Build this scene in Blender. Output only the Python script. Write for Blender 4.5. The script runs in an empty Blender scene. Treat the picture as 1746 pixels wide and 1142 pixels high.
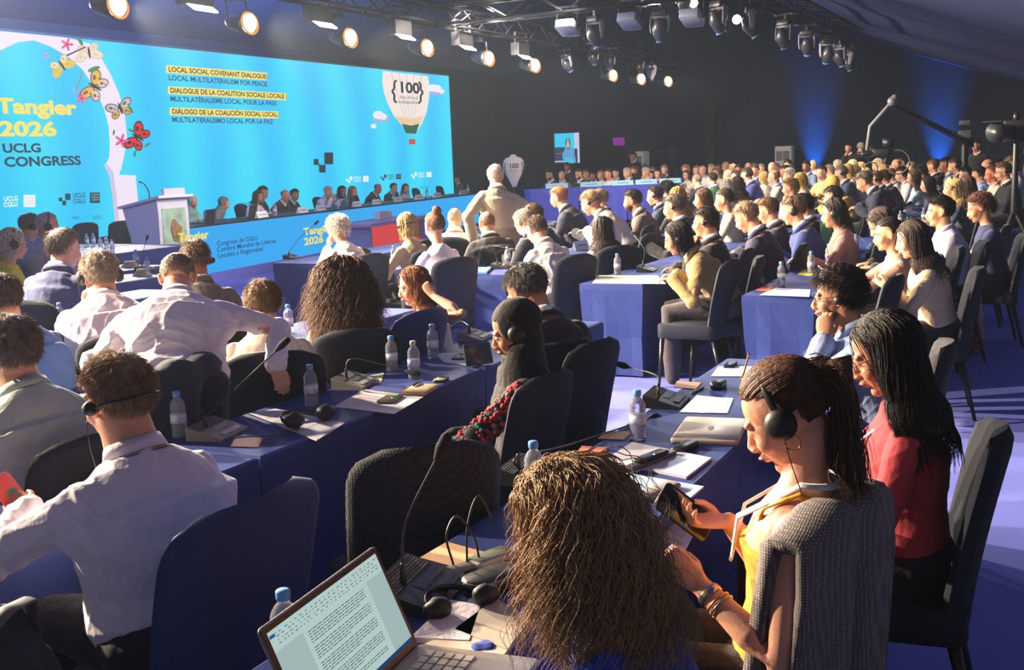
import bpy, bmesh, math, random
import numpy as np
from mathutils import Vector, Matrix
from mathutils import noise as mnoise

# ------------------------------------------------------------------ camera
W, H, FPX, CAMH = 1746, 1142, 1900.0, 1.75
PITCH, ROLL, YAW = math.atan(299/1900.0), math.radians(2.2), math.radians(26.4)
_fh = np.array([math.cos(YAW), math.sin(YAW), 0.0]); _up = np.array([0, 0, 1.0])
CF = _fh*math.cos(PITCH) - _up*math.sin(PITCH)
_r0 = np.cross(CF, _up); _r0 /= np.linalg.norm(_r0); _u0 = np.cross(_r0, CF)
CR = _r0*math.cos(ROLL) - _u0*math.sin(ROLL)
CU = _u0*math.cos(ROLL) + _r0*math.sin(ROLL)
CC = np.array([0, 0, CAMH])
scene = bpy.context.scene
COL = scene.collection
cam_data = bpy.data.cameras.new('camera')
cam_data.sensor_fit = 'HORIZONTAL'; cam_data.sensor_width = 36.0
cam_data.lens = FPX/W*36.0
cam_data.clip_start = 0.05; cam_data.clip_end = 200
cam = bpy.data.objects.new('camera', cam_data); COL.objects.link(cam)
cam.matrix_world = Matrix(((CR[0], CU[0], -CF[0], CC[0]), (CR[1], CU[1], -CF[1], CC[1]), (CR[2], CU[2], -CF[2], CC[2]), (0, 0, 0, 1)))
scene.camera = cam
def ray(x, y): return CF*FPX + CR*(x-W/2) + CU*(H/2-y)
def at(x, y, z):                      # the point at height z seen at photo pixel (x, y)
    d = ray(x, y); return CC + d*((z-CAMH)/d[2])
def atd(x, y, dist): return CC + ray(x, y)*(dist/FPX)
def atx(x, y, X): d = ray(x, y); return CC + d*(X/d[0])
def aty(x, y, Y): d = ray(x, y); return CC + d*(Y/d[1])

# ------------------------------------------------------------------ world, exposure, lights
scene.view_settings.view_transform = 'Standard'
scene.view_settings.look = 'None'
scene.view_settings.exposure = 0.0
scene.view_settings.gamma = 1.0
scene.view_settings.use_curve_mapping = False
wd = bpy.data.worlds.new('world'); scene.world = wd; wd.use_nodes = True
wd.node_tree.nodes['Background'].inputs[0].default_value = (0.74, 0.74, 0.80, 1)
wd.node_tree.nodes['Background'].inputs[1].default_value = 0.27

def spot(name, loc, target, energy, color, size=60, radius=0.12, blend=0.5):
    l = bpy.data.lights.new(name, 'SPOT'); l.energy = energy; l.color = color
    l.spot_size = math.radians(size); l.spot_blend = blend; l.shadow_soft_size = radius
    o = bpy.data.objects.new(name, l); COL.objects.link(o)
    o.location = loc
    o.rotation_euler = (Vector(target)-Vector(loc)).to_track_quat('-Z', 'Y').to_euler()
    return o
def area(name, loc, target, energy, color, sx, sy):
    l = bpy.data.lights.new(name, 'AREA'); l.energy = energy; l.color = color
    l.shape = 'RECTANGLE'; l.size = sx; l.size_y = sy
    o = bpy.data.objects.new(name, l); COL.objects.link(o)
    o.location = loc
    o.rotation_euler = (Vector(target)-Vector(loc)).to_track_quat('-Z', 'Y').to_euler()
    return o
# warm front-light spots: (photo pixel of lens); truss A runs along the stage at Y=9, lens height 3.5
WARM_PX = [(200, 10), (425, 40), (597, 65), (728, 82), (833, 100), (912, 112), (1045, 129), (1093, 135), (1139, 139)]
WARM = [aty(x, y, 9.0) for x, y in WARM_PX]
PANEL_PX = [(335, 2), (545, 32), (683, 54), (790, 73), (889, 90)]
PANEL = [aty(x, y, 9.0) for x, y in PANEL_PX]
KEYCOL = (1.0, 0.80, 0.58)
EXTRA_WARM = [np.array([x, 9.0, 3.5]) for x in (6.9, 4.6, 2.2)]   # the same truss goes on out of the frame to the left
for p in EXTRA_WARM + WARM:
    # each wash lamp looks down the hall across the audience
    far = p[0] > 15
    tgt = (p[0]+(6.0 if far else 0.5), 1.0, 0.6)
    spot('front_light', p + np.array([0, -0.16, -0.03]), tgt, (6800 if p[0] < 8 else 5000 if p[0] < 13 else 3600) if not far else 1500, KEYCOL, 64 if far else 85, 0.09, 0.6)
for p in PANEL:
    area('panel_light', p + np.array([0, -0.16, -0.16]), (p[0]+2, 2.0, 0.5), 110, (1.0, 0.97, 0.9), 0.4, 0.2)

# spots added without fixtures to brighten panel, lectern, head table and left rows
for x, y, tx, ty in ((15.6, 6.2, 17.5, 14.0), (16.4, 5.2, 22.5, 14.6), (15.4, 7.4, 13.5, 13.6), (15.8, 8.6, 28.0, 12.5), (15.8, 8.0, 29.0, 9.5), (9.5, 5.5, 13.2, 12.4), (13.0, 16.2, 8.2, 9.3), (16, 16.2, 9.5, 9.0), (15.8, 5.5, 27.0, 5.5)):
    spot('added_fill_spot', (x, y, 4.1), (tx, ty, 1.1), 5200 if tx > 27.5 else 2600 if tx > 26 else 1100, (1.0, 0.86, 0.74), 44, .1, .7)
for x, y, tx, ty in ((7, 10.5, 8, 16.5), (12, 10.5, 12, 16.5), (18, 10.5, 18, 16), (25, 8.6, 29, 1), (15, 8.4, 20, 1)):
    spot('added_roof_fill', (x, y, 5.0), (tx, ty, 6.3 if ty > 5 else 3.6), 9000 if ty > 12 else 70, (.22, .40, 1.0), 110, .1, .9)  # blue spots added without fixtures to tint the tent roof
HAZE = True
if HAZE:
    hb = bpy.data.meshes.new('haze'); _v = [(x, y, z) for x in (-2.5, 36.8) for y in (-2.1, 16.9) for z in (.02, 7.5)]
    hb.from_pydata(_v, [], [(0, 1, 3, 2), (4, 6, 7, 5), (0, 4, 5, 1), (2, 3, 7, 6), (0, 2, 6, 4), (1, 5, 7, 3)])
    ho = bpy.data.objects.new('haze', hb); COL.objects.link(ho); ho['kind'] = 'stuff'; ho['label'] = 'thin stage haze filling the whole hall'; ho['category'] = 'haze'
    hm_ = bpy.data.materials.new('stage_haze'); hm_.use_nodes = True; _n = hm_.node_tree.nodes; _n.remove(_n['Principled BSDF']); _vs = _n.new('ShaderNodeVolumeScatter')
    _vs.inputs['Density'].default_value = 0.0012; _vs.inputs['Anisotropy'].default_value = 0.35; _vs.inputs['Color'].default_value = (.62, .76, 1, 1)
    hm_.node_tree.links.new(_vs.outputs[0], _n['Material Output'].inputs['Volume']); hb.materials.append(hm_)

# ------------------------------------------------------------------ materials
MATS = {}
def nt(m): return m.node_tree.nodes, m.node_tree.links
def new_mat(key):
    m = bpy.data.materials.new(key); m.use_nodes = True
    return m, m.node_tree.nodes['Principled BSDF']
def lin(c):
    return tuple(((v/255)/12.92 if v/255 <= 0.04045 else ((v/255+0.055)/1.055)**2.4) for v in c)
def mat(name, rgb, rough=0.6, metal=0.0, bump=0.0, bscale=60.0, var=0.0, vscale=8.0, spec=0.5, sheen=0.0, stretch=None):
    key = (name, tuple(rgb), rough, metal, bump, bscale, var, vscale, spec, sheen, stretch)
    if key in MATS: return MATS[key]
    m, b = new_mat(name); N, L = nt(m); c = lin(rgb)
    b.inputs['Base Color'].default_value = (*c, 1); b.inputs['Roughness'].default_value = rough
    b.inputs['Metallic'].default_value = metal; b.inputs['Specular IOR Level'].default_value = spec
    if sheen: b.inputs['Sheen Weight'].default_value = sheen
    tc = None
    if bump or var:
        tc = N.new('ShaderNodeTexCoord'); src = tc.outputs['Object']
        if stretch:
            mp = N.new('ShaderNodeMapping'); mp.inputs['Scale'].default_value = stretch
            L.new(src, mp.inputs[0]); src = mp.outputs[0]
    if bump:
        t = N.new('ShaderNodeTexNoise'); t.inputs['Scale'].default_value = bscale; t.inputs['Detail'].default_value = 4
        L.new(src, t.inputs['Vector'])
        bp = N.new('ShaderNodeBump'); bp.inputs['Strength'].default_value = bump; bp.inputs['Distance'].default_value = 0.02
        L.new(t.outputs['Fac'], bp.inputs['Height']); L.new(bp.outputs[0], b.inputs['Normal'])
    if var:
        t = N.new('ShaderNodeTexNoise'); t.inputs['Scale'].default_value = vscale; t.inputs['Detail'].default_value = 5
        L.new(src, t.inputs['Vector'])
        r = N.new('ShaderNodeValToRGB')
        r.color_ramp.elements[0].position = 0.3; r.color_ramp.elements[1].position = 0.7
        r.color_ramp.elements[0].color = (*[v*(1-var) for v in c], 1); r.color_ramp.elements[1].color = (*[min(1, v*(1+var)) for v in c], 1)
        L.new(t.outputs['Fac'], r.inputs[0]); L.new(r.outputs[0], b.inputs['Base Color'])
    MATS[key] = m; return m
def emit(name, rgb, s=1.0):
    key = ('emit', name, tuple(rgb), s)
    if key in MATS: return MATS[key]
    m = bpy.data.materials.new(name); m.use_nodes = True; N, L = nt(m)
    N.remove(N['Principled BSDF']); e = N.new('ShaderNodeEmission')
    e.inputs[0].default_value = (*lin(rgb), 1); e.inputs[1].default_value = s
    L.new(e.outputs[0], N['Material Output'].inputs[0]); MATS[key] = m; return m
def cloth(rgb, bump=0.25): return mat('cloth', rgb, 0.85, bump=bump, bscale=26, var=0.06, vscale=14, spec=0.25, sheen=0.15)
def skin(rgb): return mat('skin', rgb, 0.5, bump=0.05, bscale=120, var=0.07, vscale=18, spec=0.4)
def hairm(rgb): return mat('hair', rgb, 0.6, bump=0.35, bscale=90, var=0.35, vscale=45, spec=0.28)

# ------------------------------------------------------------------ mesh helpers
class MB:
    """collects closed primitives into one vertex / face list"""
    def __init__(s): s.v = []; s.f = []; s.n = 0; s.mi = []
    def add(s, v, f, mi=0):
        v = np.asarray(v, float); s.v.append(v); s.f += [tuple(i+s.n for i in q) for q in f]; s.mi += [mi]*len(f); s.n += len(v); return s
    def verts(s): return np.concatenate(s.v) if s.v else np.zeros((0, 3))
    def box(s, c, d, R=None, mi=0):
        c = np.array(c, float); d = np.array(d, float)/2
        v = np.array([[x, y, z] for x in (-1, 1) for y in (-1, 1) for z in (-1, 1)])*d
        if R is not None: v = v @ np.asarray(R, float)[:3, :3].T
        return s.add(v+c, [(0, 1, 3, 2), (4, 6, 7, 5), (0, 4, 5, 1), (2, 3, 7, 6), (0, 2, 6, 4), (1, 5, 7, 3)], mi)
    def rbox(s, c, d, r=0.01, R=None, mi=0, seg=3, profile='xy'):
        """box with rounded outline in its local xy plane and small bevel top/bottom"""
        w, h, t = d[0]/2, d[1]/2, d[2]/2; r = min(r, w*0.99, h*0.99); pts = []
        for cx, cy, a0 in ((w-r, h-r, 0), (-w+r, h-r, 90), (-w+r, -h+r, 180), (w-r, -h+r, 270)):
            for k in range(seg+1):
                a = math.radians(a0+90*k/seg); pts.append((cx+r*math.cos(a), cy+r*math.sin(a)))
        b = min(t*0.6, r*0.4, 0.004); n = len(pts); rings = []
        for z, ins in ((-t, b), (-t+b, 0), (t-b, 0), (t, b)):
            rings.append([(x*(1-ins/w), y*(1-ins/h), z) for x, y in pts])
        v = np.array([p for rg in rings for p in rg]); f = []
        for k in range(3):
            for i in range(n):
                j = (i+1) % n; f.append((k*n+i, k*n+j, (k+1)*n+j, (k+1)*n+i))
        f.append(tuple(range(n))[::-1]); f.append(tuple(range(3*n, 4*n)))
        if R is not None: v = v @ np.asarray(R, float)[:3, :3].T
        return s.add(v+np.array(c, float), f, mi)
    def ell(s, c, r, R=None, nu=20, nv=12, mi=0):
        v = [(0, 0, -1)]
        for j in range(1, nv):
            a = -math.pi/2+math.pi*j/nv
            for i in range(nu):
                b = 2*math.pi*i/nu; v.append((math.cos(a)*math.cos(b), math.cos(a)*math.sin(b), math.sin(a)))
        v.append((0, 0, 1)); v = np.array(v)*np.array(r, float); f = []
        for i in range(nu): f.append((0, 1+(i+1) % nu, 1+i))
        for j in range(nv-2):
            for i in range(nu):
                a = 1+j*nu+i; b = 1+j*nu+(i+1) % nu; f.append((a, b, b+nu, a+nu))
        top = len(v)-1
        for i in range(nu): f.append((top, 1+(nv-2)*nu+i, 1+(nv-2)*nu+(i+1) % nu))
        if R is not None: v = v @ np.asarray(R, float)[:3, :3].T
        return s.add(v+np.array(c, float), f, mi)
    def loft(s, pts, rad, side=(1, 0, 0), n=16, dome=True, mi=0):
        """tube through pts, rad = list of r or (r_side, r_other), rounded ends"""
        P = np.array(pts, float); R = [(q, q) if np.isscalar(q) else tuple(q) for q in rad]
        m = len(P); T = np.zeros_like(P); T[1:-1] = P[2:]-P[:-2]; T[0] = P[1]-P[0]; T[-1] = P[-1]-P[-2]
        T /= np.linalg.norm(T, axis=1)[:, None]+1e-12
        side = np.array(side, float); rings = []
        Ps = list(P); Rs = list(R); Ts = list(T)
        if dome:
            q0 = (R[0][0]+R[0][1])/2; q1 = (R[-1][0]+R[-1][1])/2
            Ps = [P[0]-T[0]*q0*0.92, P[0]-T[0]*q0*0.6]+Ps+[P[-1]+T[-1]*q1*0.6, P[-1]+T[-1]*q1*0.92]
            Rs = [(R[0][0]*.38, R[0][1]*.38), (R[0][0]*.8, R[0][1]*.8)]+Rs+[(R[-1][0]*.8, R[-1][1]*.8), (R[-1][0]*.38, R[-1][1]*.38)]
            Ts = [T[0], T[0]]+Ts+[T[-1], T[-1]]
        ang = np.arange(n)*2*math.pi/n; ca = np.cos(ang)[:, None]; sa = np.sin(ang)[:, None]
        for p, r, t in zip(Ps, Rs, Ts):
            u = side-t*np.dot(side, t)
            if np.linalg.norm(u) < 1e-4: u = np.cross(t, (0.3, 0.5, 0.8))
            u /= np.linalg.norm(u); w = np.cross(t, u); side = u
            rings.append(p+ca*u*r[0]+sa*w*r[1])
        v = np.concatenate(rings); f = []
        for k in range(len(rings)-1):
            for i in range(n):
                j = (i+1) % n; f.append((k*n+i, k*n+j, (k+1)*n+j, (k+1)*n+i))
        f.append(tuple(range(n))[::-1]); f.append(tuple(range((len(rings)-1)*n, len(rings)*n)))
        return s.add(v, f, mi)
    def prism(s, poly, z0, z1, mi=0):
        """vertical prism over a polygon given in xy"""
        n = len(poly); v = [(x, y, z0) for x, y in poly]+[(x, y, z1) for x, y in poly]
        f = [(i, (i+1) % n, n+(i+1) % n, n+i) for i in range(n)]+[tuple(range(n))[::-1], tuple(range(n, 2*n))]
        return s.add(v, f, mi)
def to_mesh(name, v, f, smooth=True, mi=None):
    me = bpy.data.meshes.new(name); me.from_pydata(np.asarray(v).tolist(), [], f)
    if smooth: me.shade_smooth()
    if mi is not None and any(mi): me.polygons.foreach_set('material_index', mi)
    me.update(); return me
def strip_mesh(name, V, Q):
    """fast mesh from numpy arrays of vertices and quads"""
    me = bpy.data.meshes.new(name); me.vertices.add(len(V)); me.vertices.foreach_set('co', V.astype(np.float32).ravel())
    me.loops.add(Q.size); me.loops.foreach_set('vertex_index', Q.astype(np.int32).ravel())
    me.polygons.add(len(Q)); me.polygons.foreach_set('loop_start', np.arange(0, Q.size, 4, dtype=np.int32))
    try: me.polygons.foreach_set('loop_total', np.full(len(Q), 4, dtype=np.int32))
    except Exception: pass
    me.update(calc_edges=True); me.shade_smooth(); return me
def link(name, me, mats=(), parent=None, M=None):
    o = bpy.data.objects.new(name, me); COL.objects.link(o)
    if mats is not None:
        if not isinstance(mats, (list, tuple)): mats = (mats,)
        if len(me.materials) == 0:
            for m in mats: me.materials.append(m)
        else:
            for i, m in enumerate(mats): o.material_slots[i].link = 'OBJECT'; o.material_slots[i].material = m
    if parent is not None: o.parent = parent
    if M is not None: o.matrix_local = M
    return o
def build(mb, name, mats, parent=None, smooth=False, M=None):
    return link(name, to_mesh(name, mb.verts(), mb.f, smooth, mb.mi), mats, parent, M)
def tag(o, label, cat, group=None, kind=None):
    o['label'] = label; o['category'] = cat
    if group: o['group'] = group
    if kind: o['kind'] = kind
    return o
def empty(name, loc, rz=0.0, s=1.0):
    o = bpy.data.objects.new(name, None); COL.objects.link(o); o.location = loc; o.rotation_euler = (0, 0, rz); o.scale = (s, s, s)
    o.empty_display_size = 0.1; return o
def dup_tree(o, parent=None):
    c = o.copy(); COL.objects.link(c); c.parent = parent
    for ch in list(o.children): dup_tree(ch, c)
    return c
def struct(name, mb, m, smooth=False):
    o = build(mb, name, m, smooth=smooth); o['kind'] = 'structure'; return o
def remesh(mb, voxel, it=4, fac=0.5):
    me = to_mesh('tmp', mb.verts(), mb.f, False)
    o = bpy.data.objects.new('tmp', me); COL.objects.link(o)
    r = o.modifiers.new('r', 'REMESH'); r.mode = 'VOXEL'; r.voxel_size = voxel; r.adaptivity = 0.0
    if it:
        sm = o.modifiers.new('s', 'SMOOTH'); sm.factor = fac; sm.iterations = it
    dg = bpy.context.evaluated_depsgraph_get(); ev = o.evaluated_get(dg)
    out = bpy.data.meshes.new_from_object(ev); bpy.data.objects.remove(o); bpy.data.meshes.remove(me)
    out.shade_smooth(); return out
def co(me):
    a = np.empty(len(me.vertices)*3, dtype=np.float32); me.vertices.foreach_get('co', a); return a.reshape(-1, 3).astype(float)
def setco(me, a): me.vertices.foreach_set('co', a.astype(np.float32).ravel()); me.update()
def normals(me):
    a = np.empty(len(me.vertices)*3, dtype=np.float32); me.vertex_normals.foreach_get('vector', a); return a.reshape(-1, 3).astype(float)
def rot(ax, deg):
    a = math.radians(deg); c, s = math.cos(a), math.sin(a)
    return {'x': np.array([[1, 0, 0], [0, c, -s], [0, s, c]]), 'y': np.array([[c, 0, s], [0, 1, 0], [-s, 0, c]]), 'z': np.array([[c, -s, 0], [s, c, 0], [0, 0, 1]])}[ax]
def nz(v): v = np.array(v, float); return v/(np.linalg.norm(v)+1e-12)
def curve_tube(mb, pts, r, n=6, seg=24, mi=0):
    """smooth Catmull-Rom tube through control points"""
    P = [np.array(p, float) for p in pts]; P = [2*P[0]-P[1]]+P+[2*P[-1]-P[-2]]; out = []
    for k in range(1, len(P)-2):
        for i in range(seg//(len(P)-3)+1):
            t = i/(seg//(len(P)-3)+1); a, b, c, d = P[k-1], P[k], P[k+1], P[k+2]
            out.append(0.5*((2*b)+(-a+c)*t+(2*a-5*b+4*c-d)*t*t+(-a+3*b-3*c+d)*t**3))
    out.append(P[-2]); R = r if isinstance(r, (list, tuple)) else [r]*len(out)
    if len(R) != len(out): R = list(np.interp(np.linspace(0, 1, len(out)), np.linspace(0, 1, len(R)), R))
    mb.loft(out, R, side=(0.31, 0.52, 0.79), n=n, dome=False, mi=mi); return mb
# ------------------------------------------------------------------ people
RINGS = {
 'm': [(-.20, .120, .095), (-.06, .170, .122), (.12, .165, .118), (.30, .152, .110), (.50, .166, .118), (.66, .180, .122), (.76, .182, .114), (.84, .158, .100), (.91, .116, .082), (.97, .080, .068), (1.02, .064, .062), (1.10, .060, .060), (1.2, .058, .060)],
 'f': [(-.20, .120, .095), (-.06, .172, .120), (.12, .158, .110), (.32, .128, .096), (.50, .142, .106), (.64, .155, .120), (.75, .158, .100), (.84, .132, .084), (.91, .092, .068), (.97, .062, .056), (1.02, .052, .052), (1.10, .050, .051), (1.2, .049, .051)]}
HC = np.array([0, -.012, .035]); HR = np.array([.077, .097, .088])
class Sk: pass
def skeleton(q):
    s = Sk(); sit = q['pose'] == 'sit'; s.q = q
    p = np.array([0, 0, .57 if sit else .94]); s.hip = p.copy(); L = .50; n = 25
    ts, ps, ds = [], [], []
    for i in range(-6, n+8):
        t = i/n; a = math.radians(q['lean']+q['slouch']*max(0, t)); b = math.radians(q['side']*max(0, t))
        ts.append(t); ds.append(np.array([math.sin(b)*math.cos(a), math.sin(a), math.cos(a)*math.cos(b)]))
    base = p.copy(); pos = [None]*len(ts); i0 = 6; pos[i0] = base
    for i in range(i0+1, len(ts)): pos[i] = pos[i-1]+ds[i]*L/n
    for i in range(i0-1, -1, -1): pos[i] = pos[i+1]-ds[i]*L/n
    s.ts, s.ps, s.ds = np.array(ts), np.array(pos), np.array(ds)
    def P(t): return np.array([np.interp(t, s.ts, s.ps[:, k]) for k in range(3)])
    def D(t): return nz([np.interp(t, s.ts, s.ds[:, k]) for k in range(3)])
    def S(t):
        a = math.radians(q['twist']*max(0, min(1, t))); v = np.array([math.cos(a), math.sin(a), 0]); d = D(t); return nz(v-d*np.dot(v, d))
    s.P, s.D, s.S = P, D, S
    sx = q['sex']; sh = (.168 if sx == 'm' else .145)*q['broad']
    c = P(.785); u = S(.785); s.sh = {1: c+u*sh, -1: c-u*sh}; s.u = u; s.fw = nz(np.cross(D(.785), u))
    s.RH = rot('z', q['hyaw']+q['twist']) @ rot('x', -q['hpitch']) @ rot('y', q['hroll'])
    nb = P(1.0)+D(1.0)*.045; s.nb = nb
    s.hc = nb+(D(1.0)*.02+s.RH @ np.array([0, .012, .075]))
    s.top = s.hc+s.RH @ np.array([0, -.012, .128])
    # arms
    s.el, s.wr, s.hd = {}, {}, {}
    z = s.hip[2]-.57
    for sd in (1, -1):
        a = q['armR'] if sd == 1 else q['armL']; cheek = False
        if a == 'table': w = np.array([sd*.15, .40, .80]); hd = ((-sd*.35, 1, -.08), (0, -.05, -1), .35)
        elif a == 'lap': w = np.array([sd*.10, .30, .70]); hd = ((-sd*.5, 1, -.25), (0, -.2, -1), .5)
        elif a == 'type': w = np.array([sd*.09, .42, .79]); hd = ((-sd*.1, 1, -.12), (0, -.1, -1), .4)
        elif a == 'cheek':
            w = s.hc+s.RH @ np.array([sd*.085, .075, -.17]); hd = (s.RH @ np.array([-sd*.1, -.10, 1]), s.RH @ np.array([-sd, -.3, 0]), .55)
        elif a == 'chin':
            w = s.hc+s.RH @ np.array([sd*.05, .13, -.20]); hd = (s.RH @ np.array([-sd*.35, -.25, 1]), s.RH @ np.array([-sd*.3, -1, 0]), .9)
        elif a == 'down': w = s.sh[sd]+np.array([sd*.05, .06, -.50]); hd = ((0, .1, -1), (-sd, 0, 0), .4)
        elif a == 'phone': w = np.array([sd*.075, .33, .86]); hd = ((-sd*.25, .8, .45), (-sd*.6, .1, .8), .55)
        else: w = np.array(a[0], float); hd = a[1:]
        S0 = s.sh[sd]; v = w-S0; d = np.linalg.norm(v); A, B = .285, .245
        if d > (A+B)*.995: v = v/d*(A+B)*.995; w = S0+v; d = (A+B)*.995
        x = (A*A-B*B+d*d)/(2*d); h = math.sqrt(max(A*A-x*x, 0)); dv = v/d
        pole = np.array(q['poleR'] if sd == 1 else q['poleL'], float) if q.get('poleR' if sd == 1 else 'poleL') is not None else np.array([sd*.55, -.25, -1])
        pole = pole-dv*np.dot(pole, dv); pole = nz(pole)
        s.el[sd] = S0+dv*x+pole*h; s.wr[sd] = w; s.hd[sd] = hd
    return s
def hand(mb, w, d, pn, curl, sd, thumb=.5, k=1.0, spread=.10):
    """palm, four unequal bent fingers and a thumb; d = finger direction, pn = palm normal"""
    d = nz(d); pn = np.array(pn, float); pn = nz(pn-d*np.dot(pn, d)); sv = np.cross(d, pn)*sd   # towards the thumb
    if True: sv = sv
    curls = curl if isinstance(curl, (list, tuple)) else [curl*.85, curl, curl*1.08, curl*1.15]
    mb.loft([w-d*.01, w+d*.03, w+d*.065, w+d*.088], [(.026*k, .018*k), (.036*k, .0165*k), (.041*k, .014*k), (.038*k, .0115*k)], side=sv, n=12)
    for i, (off, ln, r) in enumerate(((.029, .072, .0088), (.0098, .080, .009), (-.0098, .075, .0087), (-.028, .059, .0077))):
        b = w+d*(.084-.004*abs(i-1))+sv*off*k; dd = nz(d+sv*off*spread*30*.1); pts = [b-dd*.012, b]; a = 0
        for seg, c in zip((.45, .31, .24), (.9, 1.1, .7)):
            a += curls[i]*c; v = dd*math.cos(a)+pn*math.sin(a); b = b+v*ln*seg*k; pts.append(b)
        mb.loft(pts, [r*1.05*k, r*1.05*k, r*k, r*.92*k, r*.78*k], side=sv, n=8)
    tb = w+d*.022+sv*.022*k; v1 = nz(d*.62+sv*.62+pn*(.25+thumb*.5)); v2 = nz(d*.85+sv*(.35-thumb*.35)+pn*(.2+thumb*.35)); v3 = nz(d*.9+sv*(.05-thumb*.4)+pn*.2)
    mb.loft([tb-v1*.01, tb+v1*.034*k, tb+v1*.034*k+v2*.03*k, tb+v1*.034*k+v2*.03*k+v3*.024*k], [.0145*k, .0118*k, .0102*k, .0082*k], side=pn, n=8)
def head_prims(mb, hc, R, q):
    f = q['sex'] == 'f'; T = lambda p: hc+R @ np.array(p, float)
    E = lambda c, r, RR=None, **k: mb.ell(T(c), r, R if RR is None else R @ RR, **k)
    E(HC, HR, nu=24, nv=16)
    E((0, .028, -.035), (.060 if not f else .056, .064, .078)); E((0, .045, -.01), (.062, .046, .062))
    E((0, .068, -.096), (.024 if not f else .019, .021, .018)); E((0, .03, -.082), (.048 if not f else .042, .048, .028))
    for s in (1, -1):
        E((s*.036, .060, -.030), (.025, .026, .028)); E((s*.030, .078, .026), (.024, .012, .009), rot('y', s*8))
        E((s*.031, .0735, .004), (.0165, .0165, .0125))                       # lid over the eye
        E((s*.0115, .104, -.034), (.0085, .010, .0075), nu=10, nv=8)
        # ear: outer rim and lobe
        c = T((s*.0775, -.006, -.004)); mb.loft([T((s*.074, .004, -.026)), T((s*.079, -.006, -.03)), T((s*.086, -.020, -.006)), T((s*.087, -.020, .016)), T((s*.083, -.006, .026)), T((s*.078, .006, .014))], [.006, .0075, .0065, .0065, .006, .005], side=R @ np.array([1., 0, 0]), n=8)
        E((s*.079, -.008, -.004), (.006, .015, .024), rot('z', s*-20), nu=10, nv=8)
    mb.loft([T((0, .088, .018)), T((0, .099, -.006)), T((0, .110, -.026)), T((0, .108, -.034))], [.0085, .0095, .0125, .0105], side=R @ np.array([1., 0, 0]), n=10)
    E((0, .090, -.052), (.022, .0135, .0085), nu=14, nv=8); E((0, .0885, -.0665), (.020, .0135, .0085), nu=14, nv=8)
def arm_lofts(mb, s, r, t0=0.0, t1=1.0, infl=0.0):
    for sd in (1, -1):
        S0, E0, W0 = s.sh[sd], s.el[sd], s.wr[sd]; rr = [r[0]+infl, r[1]+infl, r[2]+infl, r[3]+infl]
        A = [S0-s.u*sd*.03+np.array([0, 0, .0]), S0+(E0-S0)*.12, S0+(E0-S0)*.5, E0, E0+(W0-E0)*.35, W0]
        rad = [rr[0]*.98, rr[0]*.98, rr[1]*1.06, rr[1]*.96, rr[2]*1.05, rr[3]]
        if t1 < 1:   # cut the sleeve short at t1 of the whole arm (0.5 = elbow)
            pts = [A[0], A[1], A[1]+(A[3]-A[1])*min(1, t1*2)]; rad = [rad[0], rad[1], rr[1]*1.12]
            if t1 > .5: pts = A[:4]+[E0+(W0-E0)*(t1-.5)*2]; rad = [rr[0]*.98, rr[0]*.98, rr[1]*1.06, rr[1]*.98, rr[2]*1.1]
            mb.loft(pts, rad, side=(0.2, .9, .3), n=14)
        else: mb.loft(A, rad, side=(0.2, .9, .3), n=14)
        if t1 > .55: mb.ell(E0, (rr[1]*(1.06 if rr[3] > .031 else .86),)*3, nu=14, nv=10)
def torso(mb, s, infl=0, t_lo=.10, t_hi=1.2, n=26):
    q = s.q; g = q['girth']; pts, rad = [], []
    for t, a, b in RINGS[q['sex']]:
        if t < t_lo-1e-6 or t > t_hi+1e-6: continue
        gg = g if t < .75 else 1+(g-1)*.4
        br = q['broad'] if t > .6 else 1
        pts.append(s.P(t)+nz(np.cross(s.D(t), s.S(t)))*(.012 if .5 < t < .8 else 0)+nz(np.cross(s.D(t), s.S(t)))*((g-1)*.10 if .05 < t < .5 else 0)); rad.append((a*gg*br+infl, b*(1+(gg-1)*1.3)+infl))
    if t_hi < 1.0: pts.append(s.P(t_hi+.012)); rad.append((rad[-1][0]*.45, rad[-1][1]*.45)); pts.append(s.P(t_hi+.016)); rad.append((.015, .015))
    mb.loft(pts, rad, side=s.S(0), n=n)
def wrinkle(me, amp, seed, sc=1.0):
    v = co(me); n = normals(me); rs = np.random.RandomState(seed); h = np.zeros(len(v))
    wv = v+0.035*np.sin(v[:, [1, 2, 0]]*17*sc+rs.rand(3)*6)+0.02*np.sin(v[:, [2, 0, 1]]*31*sc+rs.rand(3)*6)
    for k in range(5):
        d = nz(rs.randn(3)*np.array([1, .7, 1])); fr = (22+16*k)*sc
        h += (1-np.abs(np.sin(wv @ d*fr/1.6+rs.rand()*6)))**2*(1.0/(1+.5*k))*(0.5+0.5*np.sin(wv @ nz(rs.randn(3))*9+rs.rand()*6))
    setco(me, v+n*(h-h.mean())[:, None]*amp)
def legs(mb, s, infl=0.0):
    q = s.q; g = q['girth']; hip = s.hip
    mb.ell(hip+np.array([0, -.01, 0]), (.170*g+infl, .125*g+infl, .115+infl))
    for sd in (1, -1):
        if q['pose'] == 'sit':
            k = hip+np.array([sd*.12, .44, -.02]); a = np.array([sd*.12, .42, .045]); pts = [hip+np.array([sd*.085, .02, -.02]), hip+np.array([sd*.10, .2, -.01]), k, k*.4+a*.6+np.array([0, 0, .02]), a]
            rad = [.090, .080, .062, .056, .046]
        else:
            a = np.array([sd*.09, -.02, .045]); k = np.array([sd*.09, .02, .50]); pts = [hip+np.array([sd*.085, 0, 0]), hip*.5+k*.5+np.array([sd*.04, 0, 0]), k, k*.5+a*.5, a]; rad = [.092, .080, .062, .056, .048]
        mb.loft(pts, [r*(.6+.4*g)+infl for r in rad], n=14)
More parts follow.
